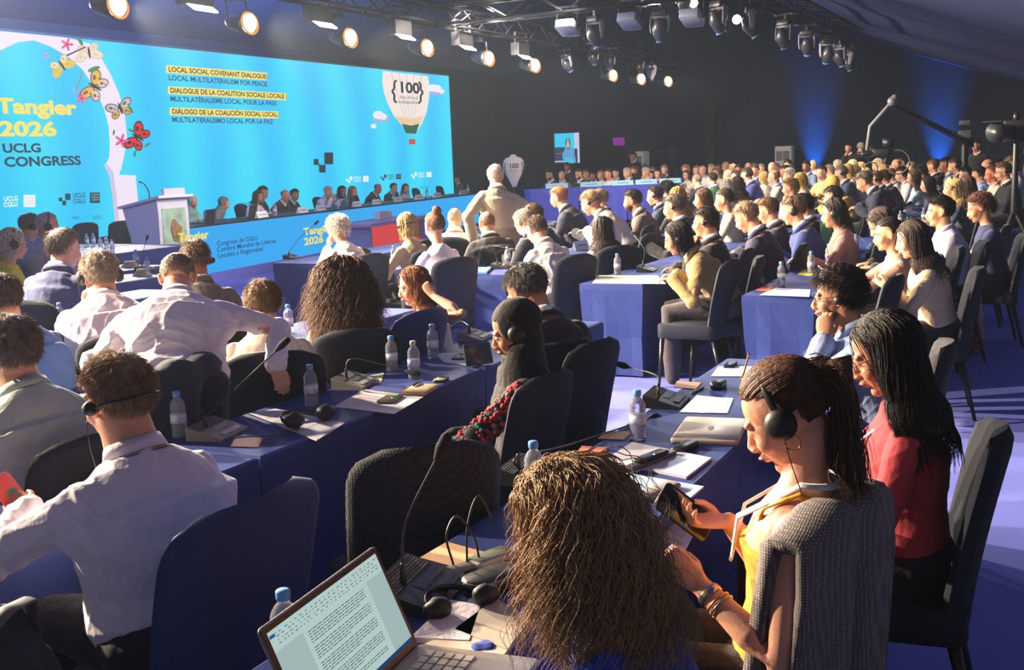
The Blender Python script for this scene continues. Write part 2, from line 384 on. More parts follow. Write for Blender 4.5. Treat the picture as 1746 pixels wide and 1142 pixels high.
def shoes(s, parent, m):
    for sd in (1, -1):
        b = MB(); y = .42 if s.q['pose'] == 'sit' else -.02
        b.loft([(sd*.12 if y > 0 else sd*.09, y-.05, .045), (sd*.12 if y > 0 else sd*.09, y+.04, .05), (sd*.12 if y > 0 else sd*.10, y+.12, .035), (sd*.12 if y > 0 else sd*.10, y+.19, .028)], [(.035, .042), (.04, .045), (.045, .034), (.036, .024)], side=(1, 0, 0), n=12)
        build(b, 'shoe', m, parent, True)

# ---- hair
def scalp_dirs(n, seed, cond):
    rs = np.random.RandomState(seed); out = []
    while sum(len(a) for a in out) < n:
        d = rs.randn(n*2, 3); d /= np.linalg.norm(d, axis=1)[:, None]; out.append(d[cond(d)])
    return np.concatenate(out)[:n]
def region(d, rec=0.0, low=-.55):
    """hair-bearing scalp; d = directions from the cranium centre"""
    x, y, z = d[:, 0], d[:, 1], d[:, 2]; ax = np.abs(x)
    front = y > .35
    zmin = np.where(front, .52+rec+.25*(y-.35)-.10*(ax > .45), np.where(y > -.05, .10+1.1*(y+.05), np.where(y > -.35, -.30, low)))
    return z > zmin
def cap_mesh(thick, rec, low, seed, amp, bald=False, sub=(56, 36)):
    mb = MB(); mb.ell((0, 0, 0), (1, 1, 1), nu=sub[0], nv=sub[1]); d = mb.verts(); d = d/np.linalg.norm(d, axis=1)[:, None]
    m = region(d, rec, low).astype(float)
    if bald: m *= (d[:, 2] < .42+.15*np.random.RandomState(seed).rand()) & (d[:, 1] < .45)
    rs = np.random.RandomState(seed); nse = np.zeros(len(d))
    for k in range(6): nse += np.sin(d @ rs.randn(3)*(7+3*k)+rs.rand()*6)/(1+k*.4)
    t = thick*(1+.25*np.clip(d[:, 2], 0, 1))+amp*nse*.35
    # soften the edge
    th = np.where(m > 0, t, -.014)
    v = HC+d*(HR+th[:, None]); return v, mb.f
def strands(roots, dirs, nseg, step, flow, grav, thick, r0, seed, curl=0.0, cfreq=3.0, colliders=(), taper=.25, curl_grow=True, jit=.12, lenvar=.3):
    """hair strands as three-sided tubes in head space; returns V,Q. flow(p) gives a combing direction"""
    rs = np.random.RandomState(seed); n = len(roots); p = roots.copy(); d = dirs.copy(); L = (1-lenvar*rs.rand(n))*step
    path = [p.copy()]
    jt = rs.randn(n, 3)*jit
    for k in range(nseg):
        f = flow(p, k/nseg)+jt; d = d*(1-grav)+f*grav; d /= np.linalg.norm(d, axis=1)[:, None]+1e-9
        p = p+d*L[:, None]
        for (c, r, R) in colliders:
            q = (p-c) @ R; e = np.linalg.norm(q/r, axis=1); ins = e < 1
            if ins.any():
                q2 = q[ins]/e[ins][:, None]; p[ins] = q2 @ R.T+c
        path.append(p.copy())
    P = np.stack(path, 1); m = nseg+1; s = np.linspace(0, 1, m)[None, :, None]
    if curl > 0:
        T = np.gradient(P, axis=1); T /= np.linalg.norm(T, axis=2)[..., None]+1e-9
        u = np.cross(T, np.array([.3, .9, .2])); u /= np.linalg.norm(u, axis=2)[..., None]+1e-9; w = np.cross(T, u)
        hsh = np.floor((roots-HC)*52); grp = (np.abs(hsh[:, 0]*73+hsh[:, 1]*179+hsh[:, 2]*283).astype(int)) % 997; ph0 = (rs.rand(997)*6.28)[grp]+rs.randn(n)*.35; fr = cfreq*(.75+.5*(rs.rand(997)[grp]))+rs.randn(n)*.08
        ph = ph0[:, None, None]+fr[:, None, None]*s*6.28; a = curl*(.6+.8*rs.rand(n))[:, None, None]*(np.minimum(1, s*2.5) if curl_grow else 1)
        P = P+a*(np.cos(ph)*u+np.sin(ph)*w)
    T = np.gradient(P, axis=1); T /= np.linalg.norm(T, axis=2)[..., None]+1e-9
    u = np.cross(T, np.array([.9, .3, .2])); u /= np.linalg.norm(u, axis=2)[..., None]+1e-9; w = np.cross(T, u)
    rr = r0*(1-(1-taper)*s)*(.7+.6*rs.rand(n))[:, None, None]; V = []
    for k in range(3):
        a = 2*math.pi*k/3; V.append(P+rr*(math.cos(a)*u+math.sin(a)*w))
    V = np.stack(V, 2).reshape(-1, 3)                       # n, m, 3
    i = np.arange(n)[:, None, None]*m*3; j = np.arange(m-1)[None, :, None]*3; k = np.arange(3)[None, None, :]; k2 = (k+1) % 3
    Q = np.stack([i+j+k, i+j+k2, i+j+3+k2, i+j+3+k], -1).reshape(-1, 4)
    return V, Q
def join_hair(name, caps, strs):
    """caps: list of (v, faces); strs: list of (V,Q)"""
    v, f, off = [], [], 0
    for a, b in caps: v.append(np.asarray(a)); f += [tuple(i+off for i in q) for q in b]; off += len(a)
    for a, b in strs: v.append(a); f += (b+off).tolist(); off += len(a)
    me = bpy.data.meshes.new(name); me.from_pydata(np.concatenate(v).tolist(), [], f); me.shade_smooth(); return me
def on_scalp(d, t): return HC+d*(HR+t)
def make_hair(style, seed, dens=1.0, torso_c=None, G=np.array([0, 0, -1.0])):
    """style -> mesh in head space. torso_c: colliders for neck / back in head space"""
    caps, strs = [], []; N = lambda k: max(40, int(k*dens)); thk = min(2.2, max(1, dens**-.45)); col = [(HC, HR+.006, np.eye(3))]+list(torso_c or [])
    S = style.split('-'); k = S[0]; low = -.55
    if k == 'none': return None
    if k in ('short', 'crop', 'thin', 'bald', 'receding', 'bushy'):
        th = {'short': .012, 'crop': .006, 'thin': .005, 'bald': .004, 'receding': .010, 'bushy': .024}[k]; rec = {'receding': .25, 'thin': .18}.get(k, 0)
        v, f = cap_mesh(th*.75, rec, -.62, seed, th*.25, bald=(k == 'bald')); caps.append((v, f))
        if dens > .05:
            def cond(d):
                m = region(d, rec, -.62)
                if k == 'bald': m &= (d[:, 2] < .42) & (d[:, 1] < .4)
                return m
            d = scalp_dirs(N(5200 if k != 'bald' else 1500), seed, cond)
            crown = nz([0, -.55, .85])
            def flow(p, s):
                r = (p-HC)/HR; r /= np.linalg.norm(r, axis=1)[:, None]; away = r-crown; away -= r*np.sum(away*r, 1)[:, None]; away /= np.linalg.norm(away, axis=1)[:, None]+1e-6
                return away+r*.10+np.array([0, .25, 0])*(r[:, 2:3] > .5)
            strs.append(strands(on_scalp(d, th*.2), d*.6+np.random.RandomState(seed).randn(len(d), 3)*.2, 5, (.0055+th*.35) if k != 'bald' else .003, flow, .55, th, .0011*thk, seed+1, colliders=[(HC, HR+th*.55, np.eye(3))], jit=.22, curl=.004 if k == 'bushy' else 0, cfreq=1.5))
    elif k in ('long', 'wavy', 'curly', 'bob', 'afro', 'curlshort', 'half'):
        P_ = {'long': (26, .016, .0025, 2, .0), 'wavy': (22, .015, .006, 3, .0), 'curly': (26, .0165, .011, 3.4, .0), 'bob': (14, .015, .002, 1, 0), 'afro': (12, .009, .010, 2.5, 0), 'curlshort': (10, .009, .010, 2, 0), 'half': (18, .0155, .004, 2, 0)}[k]
        nseg, step, cl, cf, _ = P_; nseg = int(nseg*(float(S[1]) if len(S) > 1 else 1)); cl, cf = (.020, 3.6) if (k == 'curly' and dens > 1.2) else (cl, cf)
        vol = {'curly': .024 if dens < 1.2 else .016, 'wavy': .018, 'afro': .03, 'curlshort': .02}.get(k, .010)
        v, f = cap_mesh(.003 if vol < .02 else .010, -.05, -.75, seed, .003); caps.append((v, f))
        d = scalp_dirs(N({'curly': 4200, 'wavy': 3400, 'long': 4200, 'bob': 2600, 'afro': 2600, 'curlshort': 2600, 'half': 2800}[k]), seed, lambda d: region(d, -.03, -.6))
        part = 1.0
        def flow(p, s):
            r = (p-HC)/HR; r /= np.linalg.norm(r, axis=1)[:, None]+1e-6
            out = np.stack([np.clip(r[:, 0]*3, -1, 1)*.42, -.25-.25*(r[:, 1] > .2), np.full(len(p), -.45)], 1)
            top = np.clip((r[:, 2:3]-.2)*3, 0, 1)*(1-s)
            fr_ = np.clip(p[:, 1:2]*14, 0, 1)*np.array([0, -.55, 0]) if vol < .02 else 0
            down = G+fr_+r*(.05 if vol < .02 else (.30 if k == 'curly' and dens < 1.2 else .18))*(1-s*.6)*np.array([1, 1, .2])+np.array([0, -.10, 0])
            return out*top+down*(1-top)
        C = [(HC, HR+vol*.75, np.eye(3)), (np.array([0, .02, -.045]), np.array([.066, .060, .085])+vol*.3, np.eye(3))]+list(torso_c or [])
        p0_ = on_scalp(d, .004); f0_ = flow(p0_, 0); f0_ /= np.linalg.norm(f0_, axis=1)[:, None]; kk_ = .3 if vol < .02 else .5; strs.append(strands(p0_, d*kk_+f0_*(1-kk_), nseg, step, flow, .55 if vol < .02 else .38, vol, .0016*thk, seed+1, curl=cl, cfreq=cf, colliders=C, jit=.05 if vol < .02 else .10, lenvar=.30))
        if k in ('long', 'wavy', 'curly', 'half', 'bob'):      # inner mass behind the neck
            L = nseg*step*.62; mb = MB(); mb.loft([(0, -.035, .02), np.array([0, -.045, 0])+G*.08, np.array([0, -.050, 0])+G*L*.75, np.array([0, -.05, 0])+G*L], [(.075, .05), (.085+vol*.5, .045), (.088+vol*.7, .036), (.05, .015)], n=20); caps.append((mb.verts(), mb.f))
    elif k in ('tail', 'bun', 'tied', 'lowbun'):
        v, f = cap_mesh(.007, 0, -.75, seed, .001); caps.append((v, f))
        tie = nz([0, -.95, .15]) if k in ('tail', 'tied') else (nz([0, -.55, .83]) if k == 'bun' else nz([0, -.97, -.25])); n = N(3200)
        d = scalp_dirs(n, seed, lambda d: region(d, -.02, -.72)); m = 12; s = np.linspace(0, 1, m)[None, :, None]
        dot = np.clip(d @ tie, -1, 1); om = np.arccos(dot)[:, None, None]; so = np.sin(om)+1e-6
        g = (np.sin((1-s)*om)*d[:, None, :]+np.sin(s*om)*tie)/so; rs = np.random.RandomState(seed)
        hgt = .006+.006*np.sin(s*math.pi)+.003*rs.rand(n, 1, 1)
        P = HC+g*(HR+hgt); T = np.gradient(P, axis=1); T /= np.linalg.norm(T, axis=2)[..., None]+1e-9
        u = np.cross(T, g); u /= np.linalg.norm(u, axis=2)[..., None]+1e-9; w = np.cross(T, u); V = np.stack([P+.0012*thk*(math.cos(a)*u+math.sin(a)*w) for a in (0, 2.09, 4.19)], 2).reshape(-1, 3)
        i = np.arange(n)[:, None, None]*m*3; j = np.arange(m-1)[None, :, None]*3; kk = np.arange(3)[None, None, :]; k2 = (kk+1) % 3
        strs.append((V, np.stack([i+j+kk, i+j+k2, i+j+3+k2, i+j+3+kk], -1).reshape(-1, 4)))
        tp = on_scalp(tie[None], .012)[0]
        if k in ('tail', 'tied'):
            r0 = rs.randn(N(1500), 3)*np.array([.012, .008, .012])+tp
            ln = 20 if k == 'tail' else 12
            strs.append(strands(r0, np.tile(tie*1.0+np.array([0, 0, .15]), (len(r0), 1)), ln, .0165, lambda p, s: np.tile(G+np.array([0, -.08, 0]), (len(p), 1)), .42, .0, .0016*thk, seed+3, curl=.003, cfreq=2, colliders=list(torso_c or []), jit=.07, lenvar=.25))
            mb = MB(); mb.loft([tp+tie*.01, tp+tie*.055+np.array([0, 0, -.01]), tp+tie*.065+G*.10, tp+tie*.05+G*(.22 if k == 'tail' else .12)], [.018, .025, .028, .010], n=14); caps.append((mb.verts(), mb.f))
        else:
            c = tp+tie*.022; mb = MB(); mb.ell(c, (.040, .036, .040)); caps.append((mb.verts(), mb.f)); n2 = N(700); th = rs.rand(n2)*6.28; P = []
            ax = np.cross(tie, [1, 0, 0]); ax2 = np.array([1., 0, 0])
            for q in range(10):
                a = th+q*.25; rr = .030+.012*np.sin(th*5); P.append(c+np.cos(a)[:, None]*ax*rr[:, None]+np.sin(a)[:, None]*ax2*rr[:, None]+tie*(.022*np.cos(th*3+q*.15))[:, None])
            P = np.stack(P, 1); T = np.gradient(P, axis=1); T /= np.linalg.norm(T, axis=2)[..., None]+1e-9; u = np.cross(T, tie+.01); u /= np.linalg.norm(u, axis=2)[..., None]+1e-9; w = np.cross(T, u)
            V = np.stack([P+.0014*thk*(math.cos(a)*u+math.sin(a)*w) for a in (0, 2.09, 4.19)], 2).reshape(-1, 3); i = np.arange(n2)[:, None, None]*30; j = np.arange(9)[None, :, None]*3
            strs.append((V, np.stack([i+j+kk, i+j+k2, i+j+3+k2, i+j+3+kk], -1).reshape(-1, 4)))
    return join_hair('hair', caps, strs)
def hijab_mesh(s):
    mb = MB(); T = lambda p: s.hc+s.RH @ np.array(p, float)
    mb.ell(T(HC+np.array([0, -.012, .0])), HR+np.array([.017, .014, .016]), s.RH, nu=28, nv=18)
    mb.loft([T((0, -.035, .02)), T((0, -.03, -.06)), s.nb+np.array([0, .0, .02]), s.P(.93)+np.array([0, .01, .0]), s.P(.80)], [(.082, .075), (.078, .074), (.088, .085), (.13, .11), (.165, .125)], side=s.S(1), n=24)
    return mb
DEF = dict(sex='m', girth=1.0, broad=1.0, lean=3, slouch=13, side=0, twist=0, hyaw=0, hpitch=12, hroll=0, pose='sit', armL='table', armR='table', style='short', hair=(50, 40, 34), skin=(196, 144, 116), top=(200, 196, 205), kind='shirt', legs=(28, 30, 38), vox=.006, dens=1.0, headset=None, glasses=False, beard=None, lanyard=None, tie=None, inner=(225, 225, 230), wr=.007, face=True, shoes=False, cover=None, legs_on=True)
PERSON_N = [0]
def build_person(q0, name='person'):
    """builds a person at the origin facing +Y; returns (root, skeleton)"""
    q = dict(DEF); q.update(q0); s = skeleton(q); PERSON_N[0] += 1; seed = PERSON_N[0]*7+3; vx = q['vox']; f = q['sex'] == 'f'
    root = empty(name, (0, 0, 0)); sk = skin(q['skin'])
    # --- body: one continuous skin surface
    mb = MB(); torso(mb, s, -.004); head_prims(mb, s.hc, s.RH, q)
    ar = (.052, .043, .040, .0265) if not f else (.044, .037, .035, .0235); arm_lofts(mb, s, ar)
    mb.loft([s.P(.97), s.nb, s.hc+s.RH @ np.array([0, -.018, -.05])], [.062 if not f else .050]*3, side=s.S(1), n=14)
    for sd in (1, -1):
        h = s.hd[sd]; hand(mb, s.wr[sd], h[0], h[1], h[2], sd, thumb=h[3] if len(h) > 3 else .5, k=.95 if not f else .86)
    body = remesh(mb, vx, 2 if vx < .007 else 2, .5); link('body', body, sk, root)
    # --- clothes
    c = cloth(q['top']) if not q.get('topmat') else q['topmat']; K = q['kind']; cb = MB()
    if K in ('shirt', 'suit', 'blouse', 'robe'):
        inf = {'shirt': .010, 'suit': .018, 'blouse': .009, 'robe': .016}[K]; torso(cb, s, inf, t_hi=.975 if K != 'suit' else .93)
        sr = (.062, .053, .049, .036) if not f else (.053, .045, .043, .034)
        arm_lofts(cb, s, sr, t1=q.get('sleeve', .97), infl=inf-.008)
        for sd in (1, -1): cb.ell(s.sh[sd]-s.u*sd*.010, ((.062 if not f else .052)+inf-.010,)*3)
    elif K == 'tee':
        torso(cb, s, .008, t_hi=.93); arm_lofts(cb, s, (.060 if not f else .050, .052 if not f else .046, .05, .04), t1=q.get('sleeve', .34))
    elif K == 'tank':
        torso(cb, s, .005, t_hi=.90)
        for sd in (1, -1): cb.ell(s.sh[sd]-s.u*sd*.04, (.030, .045, .030))
    elif K == 'cami':
        torso(cb, s, .005, t_hi=.68)
        for sd in (1, -1):
            fwv = s.fw
            pts = [s.P(.62)+s.u*sd*.075+fwv*.105, s.P(.84)+s.u*sd*.095+fwv*.075, s.P(.935)+s.u*sd*.095, s.P(.86)+s.u*sd*.088-fwv*.088, s.P(.68)+s.u*sd*.06-fwv*.115]
            cb.loft(pts, [.006]*5, n=6)
    cm = remesh(cb, max(vx, .005) if K != 'cami' else .004, 3, .5); 
    if q['wr']: wrinkle(cm, q['wr'], seed)
    link({'suit': 'jacket', 'shirt': 'shirt', 'blouse': 'blouse', 'robe': 'robe', 'tee': 'top', 'tank': 'top', 'cami': 'top'}[K], cm, c, root)
    if K in ('shirt', 'suit') and q.get('collar', 1):
        nb = s.P(.975); D = s.D(1.0); fwv = nz(np.cross(D, s.S(1))); r = .076 if not f else .064
        def collar(name, m, r, lo, hi, flare):
            b = MB(); n = 26; vs = []
            for i in range(n+1):
                a = math.radians(-235+ (i/n)*290) if True else 0
                # open at the front
                a = math.pi/2+math.radians(28)+(i/n)*math.radians(304); o = s.S(1)*math.cos(a)*1.06+fwv*math.sin(a)*.98; fr = max(0, math.sin(a))
                vs += [nb+o*(r+flare)+D*(lo-fr*.035), nb+o*(r)+D*(hi-fr*.03), nb+o*(r-.006)+D*(hi-fr*.03-.002), nb+o*(r-.004)+D*(lo-fr*.03)]
            fs = []
            for i in range(n):
                for k in range(4): fs.append((i*4+k, i*4+(k+1) % 4, i*4+4+(k+1) % 4, i*4+4+k))
            fs += [(0, 1, 2, 3), (n*4+3, n*4+2, n*4+1, n*4)]; b.add(vs, fs); return build(b, name, m, root, True)
        if K == 'shirt': collar('collar', c, r, .002, .040, .012)
        else:
            collar('shirt_collar', cloth(q['inner']), r-.002, .0, .048, .006); collar('jacket_collar', c, r+.012, -.012, .026, .014)
    if K == 'suit' and q.get('front', 0):
        b = MB(); fwv = s.fw; pts = [s.P(t)+nz(np.cross(s.D(t), s.S(t)))*(.128 if t < .8 else .1-.10*(t-.8)*4+.014) for t in (.45, .6, .75, .86, .95)]
        b.loft(pts, [(.006, .004), (.035, .012), (.05, .018), (.055, .022), (.045, .02)], side=s.S(.8), n=12); build(b, 'shirt', cloth(q['inner']), root, True)
        if q['tie']:
            b = MB(); b.loft([p+nz(np.cross(s.D(.8), s.S(.8)))*.019 for p in pts[::-1][:4]], [(.012, .007), (.014, .006), (.02, .005), (.022, .004)], side=s.S(.8), n=8); build(b, 'tie', cloth(q['tie']), root, True)
    if q['legs_on']:
        lb = MB(); legs(lb, s, .012); lm = remesh(lb, max(vx*1.6, .010), 3); wrinkle(lm, .003, seed+1); link('trousers' if not q.get('skirt') else 'skirt', lm, cloth(q['legs']), root)
        if q['shoes']: shoes(s, root, mat('shoe', (18, 17, 18), .4))
    # --- head things
    MH = Matrix([[*s.RH[i], s.hc[i]] for i in range(3)]+[[0, 0, 0, 1]])
    if q['cover'] == 'hijab':
        hm = remesh(hijab_mesh(s), max(vx, .006), 4); v = co(hm)
        L = (v-s.hc) @ s.RH; m = (L[:, 1] > .052) & (L[:, 2] < .075) & (L[:, 2] > -.115) & (np.abs(L[:, 0]) < .062)
        L[m, 1] = .052-(L[m, 1]-.052)*.3; setco(hm, L @ s.RH.T+s.hc); wrinkle(hm, .003, seed)
        link('headscarf', hm, q.get('covermat') or cloth(q['hair']), root)
    elif q['style'] != 'none':
        tc = []
        for t, a, b_ in ((.86, .165, .10), (.70, .175, .118), (.5, .165, .115)):
            R = s.RH.T @ np.stack([s.S(t), nz(np.cross(s.D(t), s.S(t))), s.D(t)], 1); tc.append((s.RH.T @ (s.P(t)-s.hc), np.array([a*(1 if not f else .92)+.02, b_+.028, .11]), R))
        if q.get('hairvar'): hm = q['hairvar']
        else: hm = hair_cached(q['style'], seed, q['dens'], tc, q['style'].split('-')[0] in ('short', 'crop', 'thin', 'bald', 'receding', 'bushy', 'bun', 'lowbun', 'afro', 'curlshort') and q['dens'] < .9, s.RH.T @ np.array([0, 0, -1.0]))
        link('hair', hm, q.get('hairmat') or hairm(q['hair']), root, MH)
    if q['face']:
        for sd in (1, -1):
            b = MB(); b.ell((0, 0, 0), (.0125,)*3, nu=12, nv=8); 
            closed = q['hpitch'] > 22
            if not closed:
                e = MB(); e.ell((sd*.031, .0775, .0045), (.0150, .0150, .0062), nu=14, nv=8); e.ell((sd*.031, .0905, .0045), (.0052, .0028, .0056), nu=10, nv=6, mi=1)
                build(e, 'eye', [mat('eye_white', (225, 215, 210), .3), mat('iris', (35, 24, 18), .2)], root, True, MH)
            e = MB(); e.loft([(sd*.012, .0925, .0225), (sd*.028, .093, .0285), (sd*.047, .080, .023)], [.0028, .0036, .0022], n=6); build(e, 'eyebrow', hairm(q['hair'] if q['style'] != 'bald' else (90, 80, 72)), root, True, MH)
        e = MB(); e.loft([(-.020, .0965, -.0595), (-.008, .1045, -.0575), (0, .105, -.0585), (.008, .1045, -.0575), (.020, .0965, -.0595)], [(.0025, .003), (.0045, .005), (.004, .0055), (.0045, .005), (.0025, .003)], side=(0, 0, 1), n=8)
        build(e, 'mouth', skin(tuple(int(a*b) for a, b in zip(q['skin'], (.80, .58, .58)))), root, True, MH)
    if q['beard']:
        e = MB(); e.ell((0, .030, -.052), (.0635, .0685, .070), nu=28, nv=20); v = e.verts(); m = (v[:, 2] > -.035-.5*np.maximum(0, .05-v[:, 1])) | ((np.abs(v[:, 0]) < .024) & (v[:, 2] > -.074) & (v[:, 1] > .05)); v[m] = (v[m]-np.array([0, .03, -.05]))*.8+np.array([0, .03, -.05])
        link('beard', to_mesh('beard', v, e.f), hairm(q['beard']), root, MH)
    if q['glasses']:
        e = MB(); g = .0015
        for sd in (1, -1):
            cpt = np.array([sd*.033, .098, .003]); ring = [cpt+np.array([.0235*math.cos(a), -.004*abs(math.cos(a))*0, .0185*math.sin(a)]) for a in np.linspace(0, 2*math.pi, 17)]
            e.loft(ring, [g]*17, n=5, dome=False); e.loft([(sd*.056, .096, .008), (sd*.078, .07, .010), (sd*.083, -.005, .010), (sd*.084, -.025, -.005)], [g]*4, n=5)
        e.loft([(-.010, .100, .006), (0, .104, .008), (.010, .100, .006)], [g]*3, n=5); build(e, 'glasses', mat('glasses_frame', (25, 22, 22), .3), root, True, MH)
    if q['headset']:
        hs = q['headset']; m = mat('headset_black', (22, 22, 25), .35); th = .012 if q['style'] not in ('curly', 'wavy') else .03; e = MB()
        if hs == 'band':
            a = np.linspace(-8, 188, 25); pts = [(math.cos(math.radians(x))*(.089+th*.5), -.012+0*x, .0+math.sin(math.radians(x))*(.123+th)) for x in a]; e.loft(pts, [(.0085, .003)]*25, side=(0, 1, 0), n=8)
        elif hs == 'neck':
            a = np.linspace(-5, 185, 25); pts = [(math.cos(math.radians(x))*.094, .0-math.sin(math.radians(x))*(.118+th), -.005+.012*math.sin(math.radians(x))) for x in a]; e.loft(pts, [(.0045, .003)]*25, side=(0, 0, 1), n=8)
        hb = build(e, 'headset', m, root, True, MH)
        for sd in (1, -1):
            kc = 1 if hs == 'band' else .55; e = MB(); e.loft([(sd*.078, -.006, -.004), (sd*.090, -.006, -.004), (sd*.100, -.006, -.004), (sd*.112, -.006, -.004)], [.034*kc, .037*kc, .035*kc, .022*kc], side=(0, 0, 1), n=20, dome=False)
            cp = build(e, 'ear_cup', mat('ear_pad', (14, 14, 16), .55), hb, True)
            e = MB(); curve_tube(e, [(sd*.106, 0, -.035), (sd*.10, .02, -.10), (sd*.075, .05, -.2), (sd*.06, .09, -.33)], .0013, n=5); 
            if sd == -1: build(e, 'cable', m, hb, True)
    if q['lanyard']:
        b = MB(); fwv = s.fw; r = (.074, .068) if not f else (.062, .06)
        pts = []
        for t in np.linspace(0, 1, 19):
            a = math.pi*(1+t) ; pts.append(s.P(.985)+s.S(1)*math.cos(a)*(r[0]+.02)+fwv*math.sin(a)*(r[1]+.02)-s.D(1)*.008)
        end = s.P(.5)+fwv*.15; full = [end, s.P(.75)-s.u*.05+fwv*.14]+pts+[s.P(.75)+s.u*.05+fwv*.14, end]
        b.loft(full, [(.009, .0018)]*len(full), side=(0, 0, 1), n=6); build(b, 'lanyard', cloth(q['lanyard']), root, True)
    return root, s
HAIR_CACHE = {}
def hair_cached(style, seed, dens, tc, ok, G):
    if not ok: return make_hair(style, seed, dens, tc, G)
    k = (style, dens)
    if k not in HAIR_CACHE: HAIR_CACHE[k] = make_hair(style, seed, dens, tc, G)
    return HAIR_CACHE[k]
PEOPLE = []
def place(root, s, px, py, dist, yaw):
    """stand the figure so that the top of its head is seen at photo pixel (px, py), dist metres along the view axis"""
    t = atd(px, py, dist); sc = t[2]/s.top[2]; R = rot('z', yaw); loc = t-(R @ s.top)*sc
    root.location = (loc[0], loc[1], 0.0); root.rotation_euler = (0, 0, math.radians(yaw)); root.scale = (sc,)*3
    return loc, sc
SPOTS = []
def settle(s, px, py, d, yaw, floor):
    """root position for a head top seen at (px, py); figures that would stand in each other step back along the view"""
    R = rot('z', yaw); best = None
    for k in (0, .02, -.02, .04, -.04, .06, .08, -.06, .10, .12):
        t = atd(px, py, d*(1+k)); sc = (t[2]-floor)/s.top[2]; loc = t-(R @ s.top)*sc
        m = min([math.hypot(loc[0]-x, loc[1]-y) for x, y in SPOTS] or [9])
        if best is None or m > best[0]+.02: best = (m, t, sc, loc)
        if m > .46: break
    SPOTS.append((best[3][0], best[3][1])); return best[1:]
def person(px, py, dist, yaw, label, group=None, floor=0.0, **q):
    q['vox'] = max(.0046, min(.0125, dist*.00108)); q['dens'] = min(q.get('dens', 1) if dist < 3 else 1.0, (1.0 if dist < 3 else (.75 if dist < 4.5 else (.5 if dist < 6.5 else (.26 if dist < 9 else .14)))))
    root, s = build_person(q)
    if dist > 7.5: t, sc, loc = settle(s, px, py, dist, yaw, floor)
    else: t = atd(px, py, dist); sc = (t[2]-floor)/s.top[2]; loc = t-(rot('z', yaw) @ s.top)*sc; SPOTS.append((loc[0], loc[1]))
    root.location = (loc[0], loc[1], floor); root.rotation_euler = (0, 0, math.radians(yaw)); root.scale = (sc,)*3
    tag(root, label, 'person', group); root['category'] = 'person'
    PEOPLE.append((root, s, sc, yaw, q)); return root, s, sc
# ------------------------------------------------------------------ the hall
def carpet_mat():
    m, b = new_mat('blue_carpet'); N, L = nt(m)
    tc = N.new('ShaderNodeTexCoord'); t1 = N.new('ShaderNodeTexNoise'); t1.inputs['Scale'].default_value = 260; t1.inputs['Detail'].default_value = 3
    t2 = N.new('ShaderNodeTexNoise'); t2.inputs['Scale'].default_value = 1.3; t2.inputs['Detail'].default_value = 4
    L.new(tc.outputs['Object'], t1.inputs['Vector']); L.new(tc.outputs['Object'], t2.inputs['Vector'])
    r = N.new('ShaderNodeValToRGB'); r.color_ramp.elements[0].position = .25; r.color_ramp.elements[1].position = .75
    r.color_ramp.elements[0].color = (.11, .13, .48, 1); r.color_ramp.elements[1].color = (.16, .19, .62, 1)
    mx = N.new('ShaderNodeMath'); mx.operation = 'ADD'; h = N.new('ShaderNodeMath'); h.operation = 'MULTIPLY'; h.inputs[1].default_value = .5
    L.new(t1.outputs['Fac'], mx.inputs[0]); L.new(t2.outputs['Fac'], mx.inputs[1]); L.new(mx.outputs[0], h.inputs[0]); L.new(h.outputs[0], r.inputs[0])
    L.new(r.outputs[0], b.inputs['Base Color']); b.inputs['Roughness'].default_value = .95; b.inputs['Specular IOR Level'].default_value = .1; b.inputs['Sheen Weight'].default_value = .06; b.inputs['Sheen Roughness'].default_value = .5; b.inputs['Sheen Tint'].default_value = (.5, .55, 1, 1)
    bp = N.new('ShaderNodeBump'); bp.inputs['Strength'].default_value = .4; bp.inputs['Distance'].default_value = .005
    L.new(t1.outputs['Fac'], bp.inputs['Height']); L.new(bp.outputs[0], b.inputs['Normal']); return m
XB = 37.0; YS = 18.2; YR = -2.2; X0 = -3.0
RIDGE_Y, RIDGE_Z = 10.0, 6.55
b = MB(); b.box(((XB+X0)/2, (YS+YR)/2, -.05), (XB-X0+.4, YS-YR+.4, .1)); struct('floor', b, carpet_mat())
wallm = mat('black_drape_wall', (32, 37, 52), .95, bump=.25, bscale=3, stretch=(1, 6, .25), spec=.1)
b = MB(); b.box((XB+.1, (YS+YR)/2, 4), (.2, YS-YR+.4, 8)); struct('wall_back', b, wallm)
b = MB(); b.box(((XB+X0)/2, YS+.1, 2.5), (XB-X0, .2, 5.0)); struct('wall_stage', b, wallm)
b = MB(); b.box(((XB+X0)/2+4, YR-.1, 1.12), (XB-X0-8, .2, 2.24)); struct('wall_right', b, wallm)
roofm = mat('tent_lining', (50, 57, 98), .85, bump=.35, bscale=1.2, stretch=(.25, 1, 1), var=.10, vscale=.6, spec=.15)
b = MB()
NR = 44
def roof_z(y): 
    e0, e1, ez = (YR, RIDGE_Y, 2.28) if y < RIDGE_Y else (YS, RIDGE_Y, 4.78); return ez+(RIDGE_Z-ez)*((y-e0)/(e1-e0))
ys = np.concatenate([np.linspace(YR, RIDGE_Y, 9), np.linspace(RIDGE_Y, YS, 9)[1:]]); v = []; xs = np.linspace(X0, XB, NR)
for i, x in enumerate(xs):
    sag = .06*(1-math.cos(2*math.pi*(x-X0)/5.0))/2
    for y in ys:
        z = roof_z(y); u = (y-YR)/(RIDGE_Y-YR) if y < RIDGE_Y else (YS-y)/(YS-RIDGE_Y); v.append((x, y, z-sag*math.sin(math.pi*min(1, max(0, u)))-.06*math.sin(math.pi*u)))
n = len(ys); f = [(i*n+j, (i+1)*n+j, (i+1)*n+j+1, i*n+j+1) for i in range(NR-1) for j in range(n-1)]
